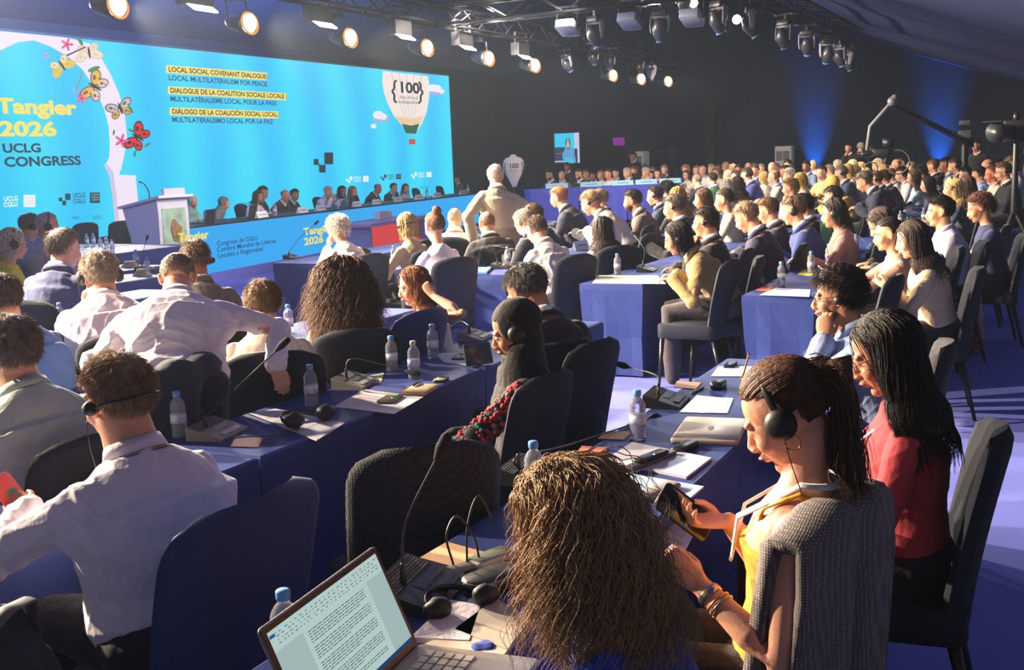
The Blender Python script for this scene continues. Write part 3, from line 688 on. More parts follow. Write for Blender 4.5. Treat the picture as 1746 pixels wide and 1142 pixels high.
o = len(v); v2 = v+[(x, y, z+.04) for x, y, z in v]; f2 = f+[tuple(k+o for k in q[::-1]) for q in f]
b.add(v2, f2); struct('ceiling', b, roofm, True)
# thin band of light where the roof lining meets the back wall, and coloured up-lights on the wall
e1 = atx(1560, 88, XB-.02); e2 = atx(1678, 123, XB-.02)
b = MB(); b.loft([e1+np.array([-.01, 0, 0]), (e1+e2)/2+np.array([-.01, 0, 0]), e2+np.array([-.01, 0, 0])], [.012, .03, .010], n=8)
g = build(b, 'light_strip', emit('blue_led_strip', (20, 110, 220), .8)); tag(g, 'thin blue light strip under the tent roof edge at the back wall', 'light strip')
def uplight(px, py, label):
    p = atx(px, py, XB-.35); p[2] = 0
    t = empty('wall_uplight', p); tag(t, label, 'uplight', 'blue uplights at the back wall')
    b = MB(); b.loft([(0, 0, .05), (0, 0, .22)], [.10, .13], n=18); build(b, 'housing', mat('lamp_black', (18, 18, 20), .5), t, True)
    b = MB(); b.loft([(0, 0, .335), (0, 0, .345)], [.10, .10], n=18, dome=False); build(b, 'lens', emit('blue_lens', (40, 120, 255), 4), t)
    b = MB(); b.box((0, 0, .02), (.24, .2, .04)); build(b, 'base', mat('lamp_black', (18, 18, 20), .5), t)
    spot('blue_uplight', (p[0], p[1], .40), (p[0]+.27, p[1], 2.3), 3600, (.0, .26, 1.0), 40, .05, .9)
    spot('blue_uplight', (p[0]-.2, p[1], .40), (p[0]+.3, p[1], 3.2), 1800, (.0, .24, 1.0), 24, .05, 1.0)
uplight(1386, 262, 'blue wall uplight glowing behind the crowd beside the air conditioner')
uplight(1600, 262, 'blue wall uplight glowing behind the camera crane')
b = MB(); q = atx(1214, 255, XB-.1); b.box((XB-.15, q[1], 1.6), (.3, .32, 3.2)); o = struct('trim_1', b, mat('black_post', (20, 20, 24), .8))

# ------------------------------------------------------------------ stage platform and LED wall
P1 = at(400, 458, .15); P2 = at(814, 380, .15); DU = nz(P2-P1); DN = np.array([-DU[1], DU[0], 0])     # along and behind the desk
b = MB(); A = P1-DU*2.4-DN*.05; Bq = P2+DU*1.2-DN*.05
b.prism([(A[0], A[1]), (Bq[0], Bq[1]), (Bq[0], YS-.3), (A[0], YS-.3)][::1], 0, .15)
o = struct('stage_floor', b, carpet_mat()); o.name = 'floor_stage'
SY = 17.0
s0 = aty(0, 52, SY); s1 = aty(765, 130, SY); ztop = 4.345; zbot = .55
SX0, SX1 = 11.2, s1[0]
t = empty('led_wall', ((SX0+SX1)/2, SY, 0)); tag(t, 'huge cyan screen wall with the congress title behind the stage', 'screen'); LED = t
def local(o): return Matrix.Translation(-Vector(o.location))
b = MB(); b.box(((SX0+SX1)/2, SY+.14, (ztop+zbot)/2), (SX1-SX0+.12, .22, ztop-zbot+.1)); build(b, 'cabinet', mat('screen_cabinet', (22, 24, 28), .6), t, M=local(t))
b = MB(); b.box(((SX0+SX1)/2, SY+.14, zbot/2+.05), (SX1-SX0, .2, zbot-.1)); build(b, 'plinth', mat('black_cloth', (20, 20, 24), .9), t, M=local(t))
def led_face():
    m = bpy.data.materials.new('led_face'); m.use_nodes = True; N, L = nt(m); N.remove(N['Principled BSDF']); e = N.new('ShaderNodeEmission')
    tc = N.new('ShaderNodeTexCoord'); w = N.new('ShaderNodeTexWave'); w.inputs['Scale'].default_value = .16; w.inputs['Distortion'].default_value = 2.5; w.inputs['Detail'].default_value = 2
    L.new(tc.outputs['Object'], w.inputs['Vector']); r = N.new('ShaderNodeValToRGB'); r.color_ramp.elements[0].color = (*lin((38, 200, 255)), 1); r.color_ramp.elements[1].color = (*lin((54, 222, 255)), 1)
    L.new(w.outputs['Fac'], r.inputs[0]); L.new(r.outputs[0], e.inputs[0]); e.inputs[1].default_value = .93; L.new(e.outputs[0], N['Material Output'].inputs[0]); return m
b = MB(); b.box(((SX0+SX1)/2, SY+.015, (ztop+zbot)/2), (SX1-SX0, .03, ztop-zbot)); build(b, 'led_panel', led_face(), t, M=local(t))
def SP(px, py): p = aty(px, py, SY); return p[0], p[2]
LAY = [0]
def flat(poly, rgb, name='artwork', lay=1, parent=None, s=.95):
    """flat shape shown on the LED wall, poly in photo pixels"""
    LAY[0] += 1; y = SY-.004*lay-.00004*LAY[0]; v = [(x, y, z) for x, z in (SP(*p) for p in poly)]
    return v, s
def shape_on_screen(name, polys, parent=None):
    """polys: list of (pixel polygon, rgb, layer)"""
    v, f, mi, ms = [], [], [], []
    for poly, rgb, lay in polys:
        vv, s = flat(poly, rgb, lay=lay); k = len(v); v += vv; c = vv; f.append(tuple(range(k, k+len(vv)))); m = emit('screen_colour', rgb, .93)
        if m not in ms: ms.append(m)
        mi.append(ms.index(m))
    me = to_mesh(name, v, f, False, mi)
    return link(name, me, ms, LED, local(LED))
def circ(cx, cy, r, ry=None, n=22, a0=0, rotd=0):
    ry = ry or r; c, s = math.cos(math.radians(rotd)), math.sin(math.radians(rotd)); return [(cx+r*math.cos(a)*c-ry*math.sin(a)*s, cy+r*math.cos(a)*s+ry*math.sin(a)*c) for a in np.linspace(0, 2*math.pi, n+1)[:-1]]
def text(name, s, loc, size, m, parent=None, rx=math.pi/2, rz=0, bold=0.0, align='LEFT', ex=0.0, M=None, squeeze=1.0, spacing=1.0):
    c = bpy.data.curves.new(name, 'FONT'); c.body = s; c.size = size; c.offset = bold; c.align_x = align; c.extrude = ex; c.space_character = spacing; c.resolution_u = 3
    tmp = bpy.data.objects.new('tmp', c); COL.objects.link(tmp); dg = bpy.context.evaluated_depsgraph_get(); me = bpy.data.meshes.new_from_object(tmp.evaluated_get(dg)); bpy.data.objects.remove(tmp); bpy.data.curves.remove(c); me.materials.clear(); me.materials.append(m)
    o = bpy.data.objects.new(name, me); COL.objects.link(o); o.rotation_euler = (rx, 0, rz); o.location = loc; o.scale = (squeeze, 1, 1)
    if parent: o.parent = parent
    if M is not None: o.matrix_local = M @ o.matrix_basis
    return o
def stext(s, px, py, px2, hpx, rgb, bold=.0, lay=3, name='screen_lettering'):
    """text on the LED wall from pixel (px,py) baseline-left to px2, cap height hpx pixels at the left end"""
    x, z = SP(px, py); x2, _ = SP(px2, py); _, zt = SP(px, py-hpx); size = (zt-z)/.70
    o = text(name, s, (0, 0, 0), size, emit('screen_colour', rgb, .93), bold=size*bold)
    bpy.context.view_layer.update(); w = o.dimensions[0] or 1
    o.parent = LED; o.scale = ((x2-x)/w, 1, 1); o.location = (x-LED.location[0], -.004*lay-.012, z-LED.location[2]); return o
YEL, NAV = (255, 232, 105), (32, 70, 95)
stext('Tangier', -6, 192, 131, 25, YEL, .04); stext('2026', -2, 231, 96, 24, YEL, .04)
stext('UCLG', 3, 260, 68, 15, NAV, .035); stext('CONGRESS', 6, 284, 137, 16, NAV, .035)
def bar(x0, y0t, y0b, x1, y1t, y1b): return ([(x0, y0b), (x1, y1b), (x1, y1t), (x0, y0t)], (255, 228, 110), 1)
shape_on_screen('title_bars', [bar(283, 111, 124, 455, 124, 137), bar(286, 147, 160, 488, 159, 171), bar(289, 183, 196, 474, 190, 202)])
TXT = (60, 62, 40); BL = (12, 82, 122)
stext('LOCAL SOCIAL COVENANT DIALOGUE:', 286, 122, 453, 8.5, TXT, .028); stext('LOCAL MULTILATERALISM FOR PEACE', 286, 136.5, 453, 8.5, BL, .028)
stext('DIALOGUE DE LA COALITION SOCIALE LOCALE :', 289, 158, 486, 8.5, TXT, .028); stext('MULTILATÉRALISME LOCAL POUR LA PAIX', 289, 172.5, 470, 8.5, BL, .028)
stext('DIÁLOGO DE LA COALICIÓN SOCIAL LOCAL:', 292, 194, 472, 8.5, TXT, .028); stext('MULTILATERALISMO LOCAL POR LA PAZ', 292, 208, 464, 8.5, BL, .028)
# white arch with flowers and butterflies
WH = (246, 232, 252)
arch = [(-20, 40), (-20, 95), (4, 84), (30, 72), (58, 68), (85, 79), (115, 96), (140, 118), (160, 148), (177, 185), (185, 215), (187, 245), (185, 268), (178, 279), (190, 291), (196, 320), (199, 345), (203, 385), (237, 385), (232, 300), (203, 299), (212, 262), (216, 230), (212, 190), (200, 150), (182, 115), (165, 88), (150, 72), (120, 66), (60, 58), (0, 52)]
def tri_strip_arch():
    inner = [(-14, 92), (4, 84), (30, 72), (58, 69), (85, 79), (115, 96), (140, 118), (160, 148), (177, 185), (185, 215), (187, 245), (186, 268), (180, 280)]
    outer = [(-14, 53), (6, 54), (38, 57), (72, 60), (112, 64), (152, 74), (172, 98), (189, 128), (203, 160), (212, 192), (216, 230), (213, 258), (206, 290)]
    return [([inner[i], inner[i+1], outer[i+1], outer[i]], WH, 1) for i in range(len(inner)-1)]
shape_on_screen('arch', tri_strip_arch()+[([(180, 278), (192, 292), (198, 330), (203, 386), (238, 386), (236, 352), (231, 299), (203, 298), (206, 286)], WH, 1), ([(180, 279), (190, 291), (196, 320), (199, 345), (204, 386), (196, 386), (192, 340), (186, 300), (176, 281)], (222, 196, 228), 2)])
def wing(cx, cy, r, ry, rd, c1, c2): return [(circ(cx, cy, r, ry, rotd=rd), c2, 4), (circ(cx, cy, r*.8, ry*.78, rotd=rd), c1, 5), (circ(cx-r*.2, cy, r*.3, ry*.3, rotd=rd), c2, 6), (circ(cx+r*.35, cy+ry*.2, r*.13, ry*.2, rotd=rd), c2, 6)]
def butterfly(cx, cy, r, rd, c1, c2, c3=None):
    a = math.radians(rd); ux, uy = math.cos(a), math.sin(a); vx, vy = -uy, ux; out = []
    for s in (1, -1):
        out += wing(cx+vx*s*r*.62+ux*r*.25, cy+vy*s*r*.62+uy*r*.25, r*.62, r*.40, rd+s*62, c1, c2); out += wing(cx+vx*s*r*.5-ux*r*.38, cy+vy*s*r*.5-uy*r*.38, r*.44, r*.34, rd+s*130, c3 or c1, c2)
    out.append((circ(cx, cy, r*.55, r*.09, rotd=rd), (40, 35, 40), 7)); return shape_on_screen('butterfly', out)
def flower(cx, cy, r, col):
    out = [(circ(cx+r*.6*math.cos(a), cy+r*.6*math.sin(a), r*.55, r*.22, rotd=math.degrees(a)), col, 7) for a in np.linspace(0, 6.28, 6)[:-1]]+[(circ(cx, cy, r*.22), (190, 40, 90), 8)]; return shape_on_screen('flower', out)
def leaf(cx, cy, r, rd): return shape_on_screen('leaf', [(circ(cx, cy, r, r*.36, rotd=rd), (60, 140, 90), 7)])
butterfly(104, 112, 19, 55, (235, 200, 70), (215, 185, 120), (245, 225, 190)); butterfly(150, 90, 20, 80, (245, 225, 205), (225, 200, 170), (240, 215, 190))
butterfly(160, 148, 24, -150, (245, 185, 50), (120, 105, 100), (235, 205, 190)); butterfly(203, 185, 20, -110, (205, 195, 190), (110, 100, 105), (225, 170, 80)); butterfly(233, 234, 22, -150, (225, 30, 40), (60, 20, 30))
for a in ((112, 76, 10), (137, 168, 9), (205, 240, 11), (126, 155, 4), (77, 95, 5)): flower(*a, (235, 90, 150) if a[2] > 8 else (215, 150, 205))
for a in ((135, 71, 8, 60), (158, 118, 11, 160), (221, 187, 7, 60), (222, 223, 6, 30), (192, 226, 5, 100), (228, 262, 6, 100), (249, 247, 6, -30)): leaf(*a)
shape_on_screen('twig', [([(110, 94), (113, 96), (145, 81), (144, 79)], (70, 60, 60), 6), ([(126, 158), (128, 158), (140, 122), (138, 121)], (120, 150, 160), 6)])
# hot-air balloon
bal = [(652, 121), (651, 140), (654, 158), (661, 178), (671, 198), (684, 213), (693, 226), (708, 227), (719, 210), (727, 190), (731, 168), (732, 148), (729, 130)]
shape_on_screen('balloon', [(bal, (246, 232, 226), 2)]+[([(652+k*13, 122+k*1.3), (654+k*13, 122+k*1.3), (691+k*2.2, 212), (690+k*2.2, 212)], (226, 205, 198), 3) for k in range(1, 6)]+[([(671, 197), (684, 213), (713, 212), (722, 197), (700, 203)], (240, 205, 160), 3), ([(684, 211), (691, 227), (708, 228), (714, 211), (700, 214)], (30, 96, 60), 4), ([(696, 237), (707, 237), (707, 246), (696, 246)], (200, 80, 60), 4)])
def brace(cx, cy, h, s):
    pts = [(cx+s*6, cy-h), (cx+s*2, cy-h+3), (cx+s*2, cy-5), (cx-s*2, cy), (cx+s*2, cy+5), (cx+s*2, cy+h-3), (cx+s*6, cy+h)]; w = 1.8; out = []
    for a, b_ in zip(pts[:-1], pts[1:]): d = nz([b_[0]-a[0], b_[1]-a[1], 0]); nx, ny = -d[1]*w, d[0]*w; out.append(([(a[0]+nx, a[1]+ny), (b_[0]+nx, b_[1]+ny), (b_[0]-nx, b_[1]-ny), (a[0]-nx, a[1]-ny)], (35, 38, 42), 5))
    return out
shape_on_screen('braces', brace(669, 156, 19, 1)+brace(718, 158, 18, -1))
stext('100', 678, 157, 710, 18, (30, 34, 40), .035, 6); stext('days of local', 680, 168, 710, 6, (50, 50, 55), 0, 6); stext('multilateralism', 677, 176, 713, 6, (50, 50, 55), 0, 6)
def cloud(name, parts): shape_on_screen(name, [(circ(x, y, r, r*.8), c, l) for x, y, r, c, l in parts])
CW, CS = (235, 240, 255), (170, 175, 225)
cloud('cloud', [(646, 202, 9, CS, 2), (658, 203, 6, CS, 2), (644, 196, 9, CW, 3), (652, 199, 7, CW, 3), (636, 215, 5, CW, 3)]); cloud('cloud', [(741, 155, 9, CS, 2), (750, 157, 7, CS, 2), (737, 150, 8, CW, 3), (744, 151, 8, CW, 3), (752, 156, 5, CW, 3)])
# logo rows
def sq(x, y, w, h, c, l=3): return ([(x, y+h), (x+w, y+h), (x+w, y), (x, y)], c, l)
def ulogo(x, y, k, c, c2):
    shape_on_screen('logo_squares', [sq(x, y+7*k, 6*k, 6*k, c), sq(x+6*k, y+12*k, 6.5*k, 8*k, c), sq(x+11*k, y, 9*k, 11*k, c)])
    stext('UCLG', x+24*k, y+7*k, x+45*k, 7.5*k, c, .02); stext('CGLU', x+24*k, y+17*k, x+45*k, 7.5*k, c, .02)
    shape_on_screen('logo_badge', [sq(x+53*k, y-2*k, 17*k, 18*k, c)]); 
    for j, w in enumerate(('LOCAL', 'SOCIAL', 'COVENANT')): stext(w, x+55*k, y+(3.2+j*4.5)*k, x+68*k, 2.6*k, c2, 0, 6)
stext('UCLG', 5, 343, 29, 8, (240, 250, 255), .03); stext('CGLU', 5, 353, 29, 8, (240, 250, 255), .03); shape_on_screen('logo_badge', [sq(39, 332, 20, 21, (240, 250, 255))])
for j, w in enumerate(('LOCAL', 'SOCIAL', 'COVENANT')): stext(w, 41, 339+j*5, 56, 3, (210, 190, 215), 0, 6)
ulogo(99, 330, 1.0, (38, 66, 84), (170, 220, 240)); ulogo(589, 301, .55, (240, 250, 255), (120, 200, 235)); ulogo(648, 297.5, .50, (36, 62, 84), (120, 180, 220)); ulogo(700, 294, .50, (240, 250, 255), (120, 200, 235))
shape_on_screen('pixel_logo', [sq(534, 271, 8, 10, (34, 48, 56)), sq(543, 281, 11, 13, (34, 48, 56)), sq(552, 260, 15, 20, (30, 42, 50)), sq(541, 279, 4, 4, (60, 90, 100))])
stext('CDG', 156, 374, 171, 6, (40, 90, 120), 0); stext('CDG', 405, 352, 427, 6, (40, 90, 120), 0); stext('MEDNA', 122, 374, 134, 5, (40, 90, 120), 0); stext('TANGER', 715, 322, 730, 4, (40, 110, 160), 0)

# ------------------------------------------------------------------ panel desk
DT = .90; t = empty('panel_desk', tuple(P1-DU*1.1)); tag(t, 'long panel desk on stage with a blue printed screen front', 'desk')
DESK = t; DL0 = P1-DU*1.15; DL1 = P2+DU*.15; hl = float(np.linalg.norm(DL1-DL0)); RD = np.stack([DU, DN, [0, 0, 1]], 1)
MD = Matrix([[DU[0], DN[0], 0, DL0[0]], [DU[1], DN[1], 0, DL0[1]], [0, 0, 1, .15], [0, 0, 0, 1]]); t.matrix_world = MD
hD = .74
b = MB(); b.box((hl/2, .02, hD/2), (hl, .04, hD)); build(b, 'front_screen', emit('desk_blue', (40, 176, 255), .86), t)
b = MB(); b.box((hl/2, .36, hD+.015), (hl+.04, .76, .03)); build(b, 'desk_top', mat('desk_top', (28, 30, 38), .5), t)
b = MB(); b.box((.02, .38, hD/2), (.04, .70, hD)); build(b, 'side_panel', mat('desk_side', (30, 34, 48), .7), t); b = MB(); b.box((hl-.02, .38, hD/2), (.04, .70, hD)); build(b, 'side_panel', mat('desk_side', (30, 34, 48), .7), t)
def dtext(s, px, py, px2, hpx, rgb, bold=0):
    def D(px, py):
        r = ray(px, py); k = np.dot(DL0-CC, DN)/np.dot(r, DN); p = CC+r*k-DL0; return float(p @ DU), float(p[2])
    x, z = D(px, py); x2, _ = D(px2, py); _, zt = D(px, py-hpx); size = (zt-z)/.70
    o = text('desk_lettering', s, (0, 0, 0), size, emit('desk_lettering', rgb, .9), bold=size*bold); bpy.context.view_layer.update()
    o.scale = ((x2-x)/o.dimensions[0], 1, 1); o.parent = DESK; o.location = (x, -.012, z)
for s_, x, y, x2 in (('Congreso de CGLU', 369, 419, 439), ('Cumbre Mundial de Líderes', 369, 429.5, 470), ('Locales y Regionales', 370, 440, 448)): dtext(s_, x, y, x2, 8, (22, 60, 110), .01)
dtext('Tangier', 304, 413, 356, 15, YEL, .03); dtext('2026', 306, 434, 340, 15, YEL, .03)
dtext('Tangier', 517, 401, 567, 12, YEL, .03); dtext('2026', 518, 418, 551, 12, YEL, .03)
dtext('UCLG CONGRESS', 594, 386, 640, 6, (22, 60, 110), .01); dtext('WORLD SUMMIT OF LOCAL', 594, 394, 640, 6, (22, 60, 110), .01); dtext('AND REGIONAL LEADERS', 594, 402, 640, 6, (22, 60, 110), .01)
dtext('Tangier', 672, 379, 706, 9, YEL, .03); dtext('2026', 673, 391, 695, 9, YEL, .03); dtext('CONGRÈS CGLU', 708, 373, 738, 5, (22, 60, 110), .01); dtext('SOMMET MONDIAL', 708, 381, 738, 5, (22, 60, 110), .01); dtext('DES LEADERS', 764, 371, 784, 4.5, (22, 60, 110), .01)
def desk_pt(px, off, h):  # point behind the desk front seen near photo column px
    r = ray(px, 350); k = np.dot(DL0+DN*off-CC, DN)/np.dot(r, DN); p = CC+r*k; return np.array([p[0], p[1], h])
DESKZ = .15+hD+.03

# ------------------------------------------------------------------ lectern
lp = at(284, 474, .15); t = empty('lectern', tuple(lp), math.radians(-98), 1.08); tag(t, 'white curved lectern with printed front at the left end of the panel desk', 'lectern')
wh = mat('lectern_white', (226, 226, 236), .4)
b = MB(); sec = [(-.30, 0), (-.30, .15), (-.33, .35), (-.38, .6), (-.46, .85), (-.50, 1.0), (.26, 1.12), (.27, .9), (.26, .5), (.26, 0)]
v = [(x, -.26, z) for x, z in sec]+[(x, .26, z) for x, z in sec]; n = len(sec); b.add(v, [(i, (i+1) % n, n+(i+1) % n, n+i) for i in range(n)]+[tuple(range(n))[::-1], tuple(range(n, 2*n))]); build(b, 'body', wh, t)
b = MB(); b.box((-.10, 0, 1.085), (.92, .60, .035), rot('y', -9)); build(b, 'reading_top', wh, t)
b = MB(); b.box((.30, 0, 1.20), (.06, .36, .13)); build(b, 'top_box', wh, t)
b = MB(); b.box((.27, 0, .66), (.014, .40, .66)); pn = build(b, 'front_print', mat('print_green', (170, 205, 180), .3, var=.25, vscale=7), t)
b = MB(); b.loft([(.283, 0, .55), (.284, .02, .70), (.284, -.02, .82)], [(.05, .004), (.10, .004), (.03, .004)], side=(0, 1, 0)); b.box((.281, -.1, .45), (.004, .1, .05)); build(b, 'emblem', mat('emblem_gold', (150, 120, 70), .5, var=.5, vscale=30), pn, True)
b = MB(); b.box((-.35, .0, 1.03), (.10, .08, .02)); curve_tube(b, [(-.30, .05, 1.07), (-.30, .06, 1.22), (-.40, .07, 1.33), (-.48, .07, 1.36)], .008); b.ell((-.49, .07, 1.365), (.022, .014, .014)); build(b, 'microphone', mat('mic_black', (20, 20, 22), .5), t, True)
# ------------------------------------------------------------------ trusses and lamps
TM = mat('truss_dark', (15, 15, 18), .7, spec=.2); LB = mat('lamp_housing', (30, 30, 34), .45)
def truss(a, b_, label):
    a = np.array(a, float); b_ = np.array(b_, float); L = np.linalg.norm(b_-a); d = (b_-a)/L; w = .145; side = nz(np.cross(d, [0, 0, 1])); up = np.array([0, 0, 1.])
    t = empty('lighting_truss', tuple(a)); tag(t, label, 'truss'); m = MB()
    for s1 in (1, -1):
        for s2 in (1, -1): m.loft([side*s1*w+up*s2*w, side*s1*w+up*s2*w+d*L], [.025, .025], n=6, dome=False)
    build(m, 'chord', TM, t, True); m = MB(); n = int(L/.5)
    for i in range(n):
        for s1 in (1, -1):
            p0 = side*s1*w+up*w*(1 if i % 2 else -1)+d*L*i/n; p1 = side*s1*w-up*w*(1 if i % 2 else -1)+d*L*(i+1)/n; m.loft([p0, p1], [.012, .012], n=5, dome=False)
            q0 = up*s1*w+side*w*(1 if i % 2 else -1)+d*L*i/n; q1 = up*s1*w-side*w*(1 if i % 2 else -1)+d*L*(i+1)/n; m.loft([q0, q1], [.012, .012], n=5, dome=False)
    build(m, 'brace', TM, t, True)
    for k in range(0, int(L/5)+1): 
        m = MB(); p = d*min(L-.2, .4+k*5); zt = roof_z((a+p)[1])-(a+p)[2]-.2
        if zt > .1: m.loft([p+up*w, p+up*zt], [.008, .008], n=5, dome=False); build(m, 'hanging_cable', TM, t)
TZ = 4.05
truss((5.0, 9.0, TZ), (29.5, 9.0, TZ), 'long dark truss carrying warm spotlights above the stage front')
truss((16.0, 8.8, TZ), (16.0, 4.3, TZ), 'dark cross truss carrying the unlit wash lights over the audience')
truss((13.0, 4.1, TZ), (25.3, 4.1, TZ), 'dark truss with unlit moving heads at the right of the ceiling')
def warm_lamp():
    t = empty('spotlight', (0, 0, 0)); b = MB()          # built with the lens centre at the origin, looking along -Y and down
    b.loft([(0, .34, .11), (0, .28, .09), (0, .10, .03), (0, .015, .005)], [.07, .10, .125, .14], side=(1, 0, 0), n=22, dome=False); build(b, 'housing', LB, t, True)
    b = MB(); b.loft([(0, .010, .004), (0, -.010, -.002)], [.115, .115], side=(1, 0, 0), n=26, dome=False); ln = build(b, 'lens', emit('warm_lens', (255, 232, 196), 7), t, True)
    b = MB(); ring = [(.130*math.cos(a), -.012, .130*math.sin(a)) for a in np.linspace(0, 2*math.pi, 27)]; b.loft(ring, [.014]*27, n=6, dome=False); build(b, 'lens_ring', emit('painted_rim_glow', (240, 150, 66), 1.1), t, True)  # ring made to glow orange, standing in for glare round the lens
    b = MB(); b.loft([(.16, .17, .06), (.165, .17, .33), (-.165, .17, .33), (-.16, .17, .06)], [(.02, .008)]*4, side=(0, 1, 0), n=8, dome=False); b.box((0, .17, .365), (.10, .10, .08)); build(b, 'yoke', LB, t); return t
wl = None
WD = ['first warm spotlight from the left at the top edge of the photo', 'large warm spotlight hanging above the left part of the screen', 'warm spotlight above the middle of the screen between two white panels', 'warm spotlight above the balloon end of the screen', 'small warm spotlight just above the right corner of the screen', 'small warm spotlight right of the screen, beside the last white panel', 'warm spotlight over the dark hall, first of the last three', 'warm spotlight over the dark hall, middle of the last three', 'furthest warm spotlight over the dark hall, last of the truss']
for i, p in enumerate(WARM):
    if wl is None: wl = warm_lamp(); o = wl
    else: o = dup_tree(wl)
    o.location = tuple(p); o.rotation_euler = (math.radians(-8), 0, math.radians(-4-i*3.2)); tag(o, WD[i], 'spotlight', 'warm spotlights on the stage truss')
def panel_lamp():
    t = empty('panel_light', (0, 0, 0)); b = MB(); b.box((0, .02, .06), (.46, .16, .22)); build(b, 'housing', LB, t); b = MB(); b.rbox((0, -.045, -.055), (.40, .24, .02), .02, rot('x', 35)); build(b, 'diffuser', emit('panel_white', (255, 250, 238), 9), t)
    b = MB(); b.box((.25, 0, .2), (.012, .04, .3)); b.box((-.25, 0, .2), (.012, .04, .3)); b.box((0, 0, .35), (.51, .04, .02)); build(b, 'bracket', LB, t); return t
pl = None
for i, p in enumerate(PANEL):
    o = panel_lamp() if pl is None else dup_tree(pl); pl = pl or o; o.location = tuple(p); tag(o, ['glaring white light panel cut by the top edge of the photo', 'glaring white light panel between the second and third spotlights', 'glaring white light panel left of the balloon spotlight', 'glaring white light panel above the right end of the screen', 'smallest glaring white light panel, over the dark wall'][i], 'panel light', 'white light panels on the stage truss')
def wash():   # unlit wash light: flat grey box
    t = empty('wash_light', (0, 0, 0)); b = MB(); b.rbox((0, 0, 0), (.30, .34, .12), .03, rot('x', 20)); build(b, 'housing', mat('wash_grey', (120, 122, 140), .5), t, True); b = MB(); b.rbox((0, -.03, -.064), (.26, .28, .012), .02, rot('x', 20)); build(b, 'diffuser', mat('wash_diffuser', (214, 214, 235), .35), t)
    b = MB(); b.box((.17, 0, .14), (.014, .04, .32)); b.box((-.17, 0, .14), (.014, .04, .32)); b.box((0, 0, .30), (.36, .05, .03)); build(b, 'bracket', LB, t); return t
w0 = None
for i, (x, y) in enumerate(((968, 47), (1074, 36), (1180, 30))):
    o = wash() if w0 is None else dup_tree(w0); w0 = w0 or o; o.location = tuple(atx(x, y, 16)); o.rotation_euler = (0, 0, math.radians(90)); tag(o, ['unlit pale wash light, leftmost on the cross truss', 'unlit pale wash light in the middle of the cross truss', 'unlit pale wash light beside the bright white beam'][i], 'wash light', 'unlit wash lights on the cross truss')
def mover():
    t = empty('moving_head_light', (0, 0, 0)); b = MB(); b.rbox((0, 0, .36), (.34, .26, .13), .04); build(b, 'base', LB, t, True); b = MB(); b.box((0, 0, .52), (.06, .06, .24)); b.box((0, 0, .58), (.62, .06, .05)); build(b, 'clamp', LB, t)
    b = MB(); b.loft([(.19, 0, .30), (.20, 0, .10), (.185, 0, -.02)], [(.075, .025), (.07, .025), (.05, .022)], side=(0, 1, 0), n=14); b.loft([(-.19, 0, .30), (-.20, 0, .10), (-.185, 0, -.02)], [(.075, .025), (.07, .025), (.05, .022)], side=(0, 1, 0), n=14); b.box((0, 0, .285), (.40, .12, .05)); build(b, 'yoke', mat('yoke_grey', (120, 120, 124), .4), t, True)
    b = MB(); b.loft([(0, .10, .13), (0, .07, .06), (0, -.02, -.04), (0, -.05, -.10)], [.11, .15, .155, .13], side=(1, 0, 0), n=22); build(b, 'head', mat('mover_body', (46, 46, 52), .35), t, True)
    b = MB(); b.loft([(0, -.095, -.19), (0, -.11, -.22)], [.105, .105], side=(1, 0, 0), n=22, dome=False); build(b, 'lens', mat('lens_glass', (70, 100, 150), .08, spec=.9), t, True); return t
mv = None
MPX = [(1015, 62, 16, 0), (1125, 52, 16, 0), (1168, 2, 16, 0), (1224, 38, 16, 0), (1281, 46, 16.4, 1), (1336, 66, 18.5, 1), (1376, 80, 20.6, 1), (1410, 94, 22.6, 1), (1432, 100, 23.9, 1), (1447, 108, 24.9, 1), (968, 112, 19, 2), (1012, 100, 21, 2), (1040, 108, 22, 2), (1092, 116, 25.4, 2)]
ML = ['unlit moving head between the first two wash lights', 'unlit moving head between the last two wash lights', 'moving head cut off by the top edge of the photo', 'large moving head left of the bright white beam', 'largest moving head with a pale yoke, right of the white beam', 'moving head tilted away, second from the corner of the right truss', 'moving head with a wide pale yoke on the right truss', 'moving head third from the end of the right truss', 'moving head with a bright sliver of lens on the right truss', 'last moving head at the low end of the right truss', 'dim moving head with a round outline over the back wall', 'thin dim lamp hanging left of the spotlight row', 'dim lamp hanging behind the first far spotlight', 'dim lamp hanging behind the middle far spotlight']
for i, (x, y, X, g) in enumerate(MPX):
    o = mover() if mv is None else dup_tree(mv); mv = mv or o; p = atx(x, y, X) if g < 2 else aty(x, y, 9.0); o.location = tuple(p); k = .68 if g < 2 else .55; o.scale = (k, k, k); o.rotation_euler = (math.radians([0, 10, -15, 5][i % 4]), 0, math.radians([70, 95, 120, 60, 20][i % 5])); tag(o, ML[i], 'stage light', 'unlit moving heads on the trusses')
def beam(px, py, X, lab):
    p = atx(px, py, X); t = empty('pin_spot', tuple(p)); tag(t, lab, 'stage light'); b = MB(); b.loft([(.20, 0, .05), (.03, 0, 0)], [.06, .075], n=16, dome=False); build(b, 'housing', LB, t, True)
    b = MB(); b.ell((.01, 0, 0), (.02, .065, .065)); build(b, 'lens', emit('pin_white', (255, 255, 255), 22), t, True); b = MB(); b.box((.15, 0, .16), (.03, .03, .26)); build(b, 'bracket', LB, t)
    spot('pin_beam', tuple(p-np.array([.06, 0, 0])), (p[0]-12, p[1]-2, 0), 160, (.9, .95, 1), 25, .05)
beam(1182, 5, 16, 'bright white pin spot at the very top of the photo'); beam(1256, 33, 16.4, 'bright white pin spot on the corner of the right truss')

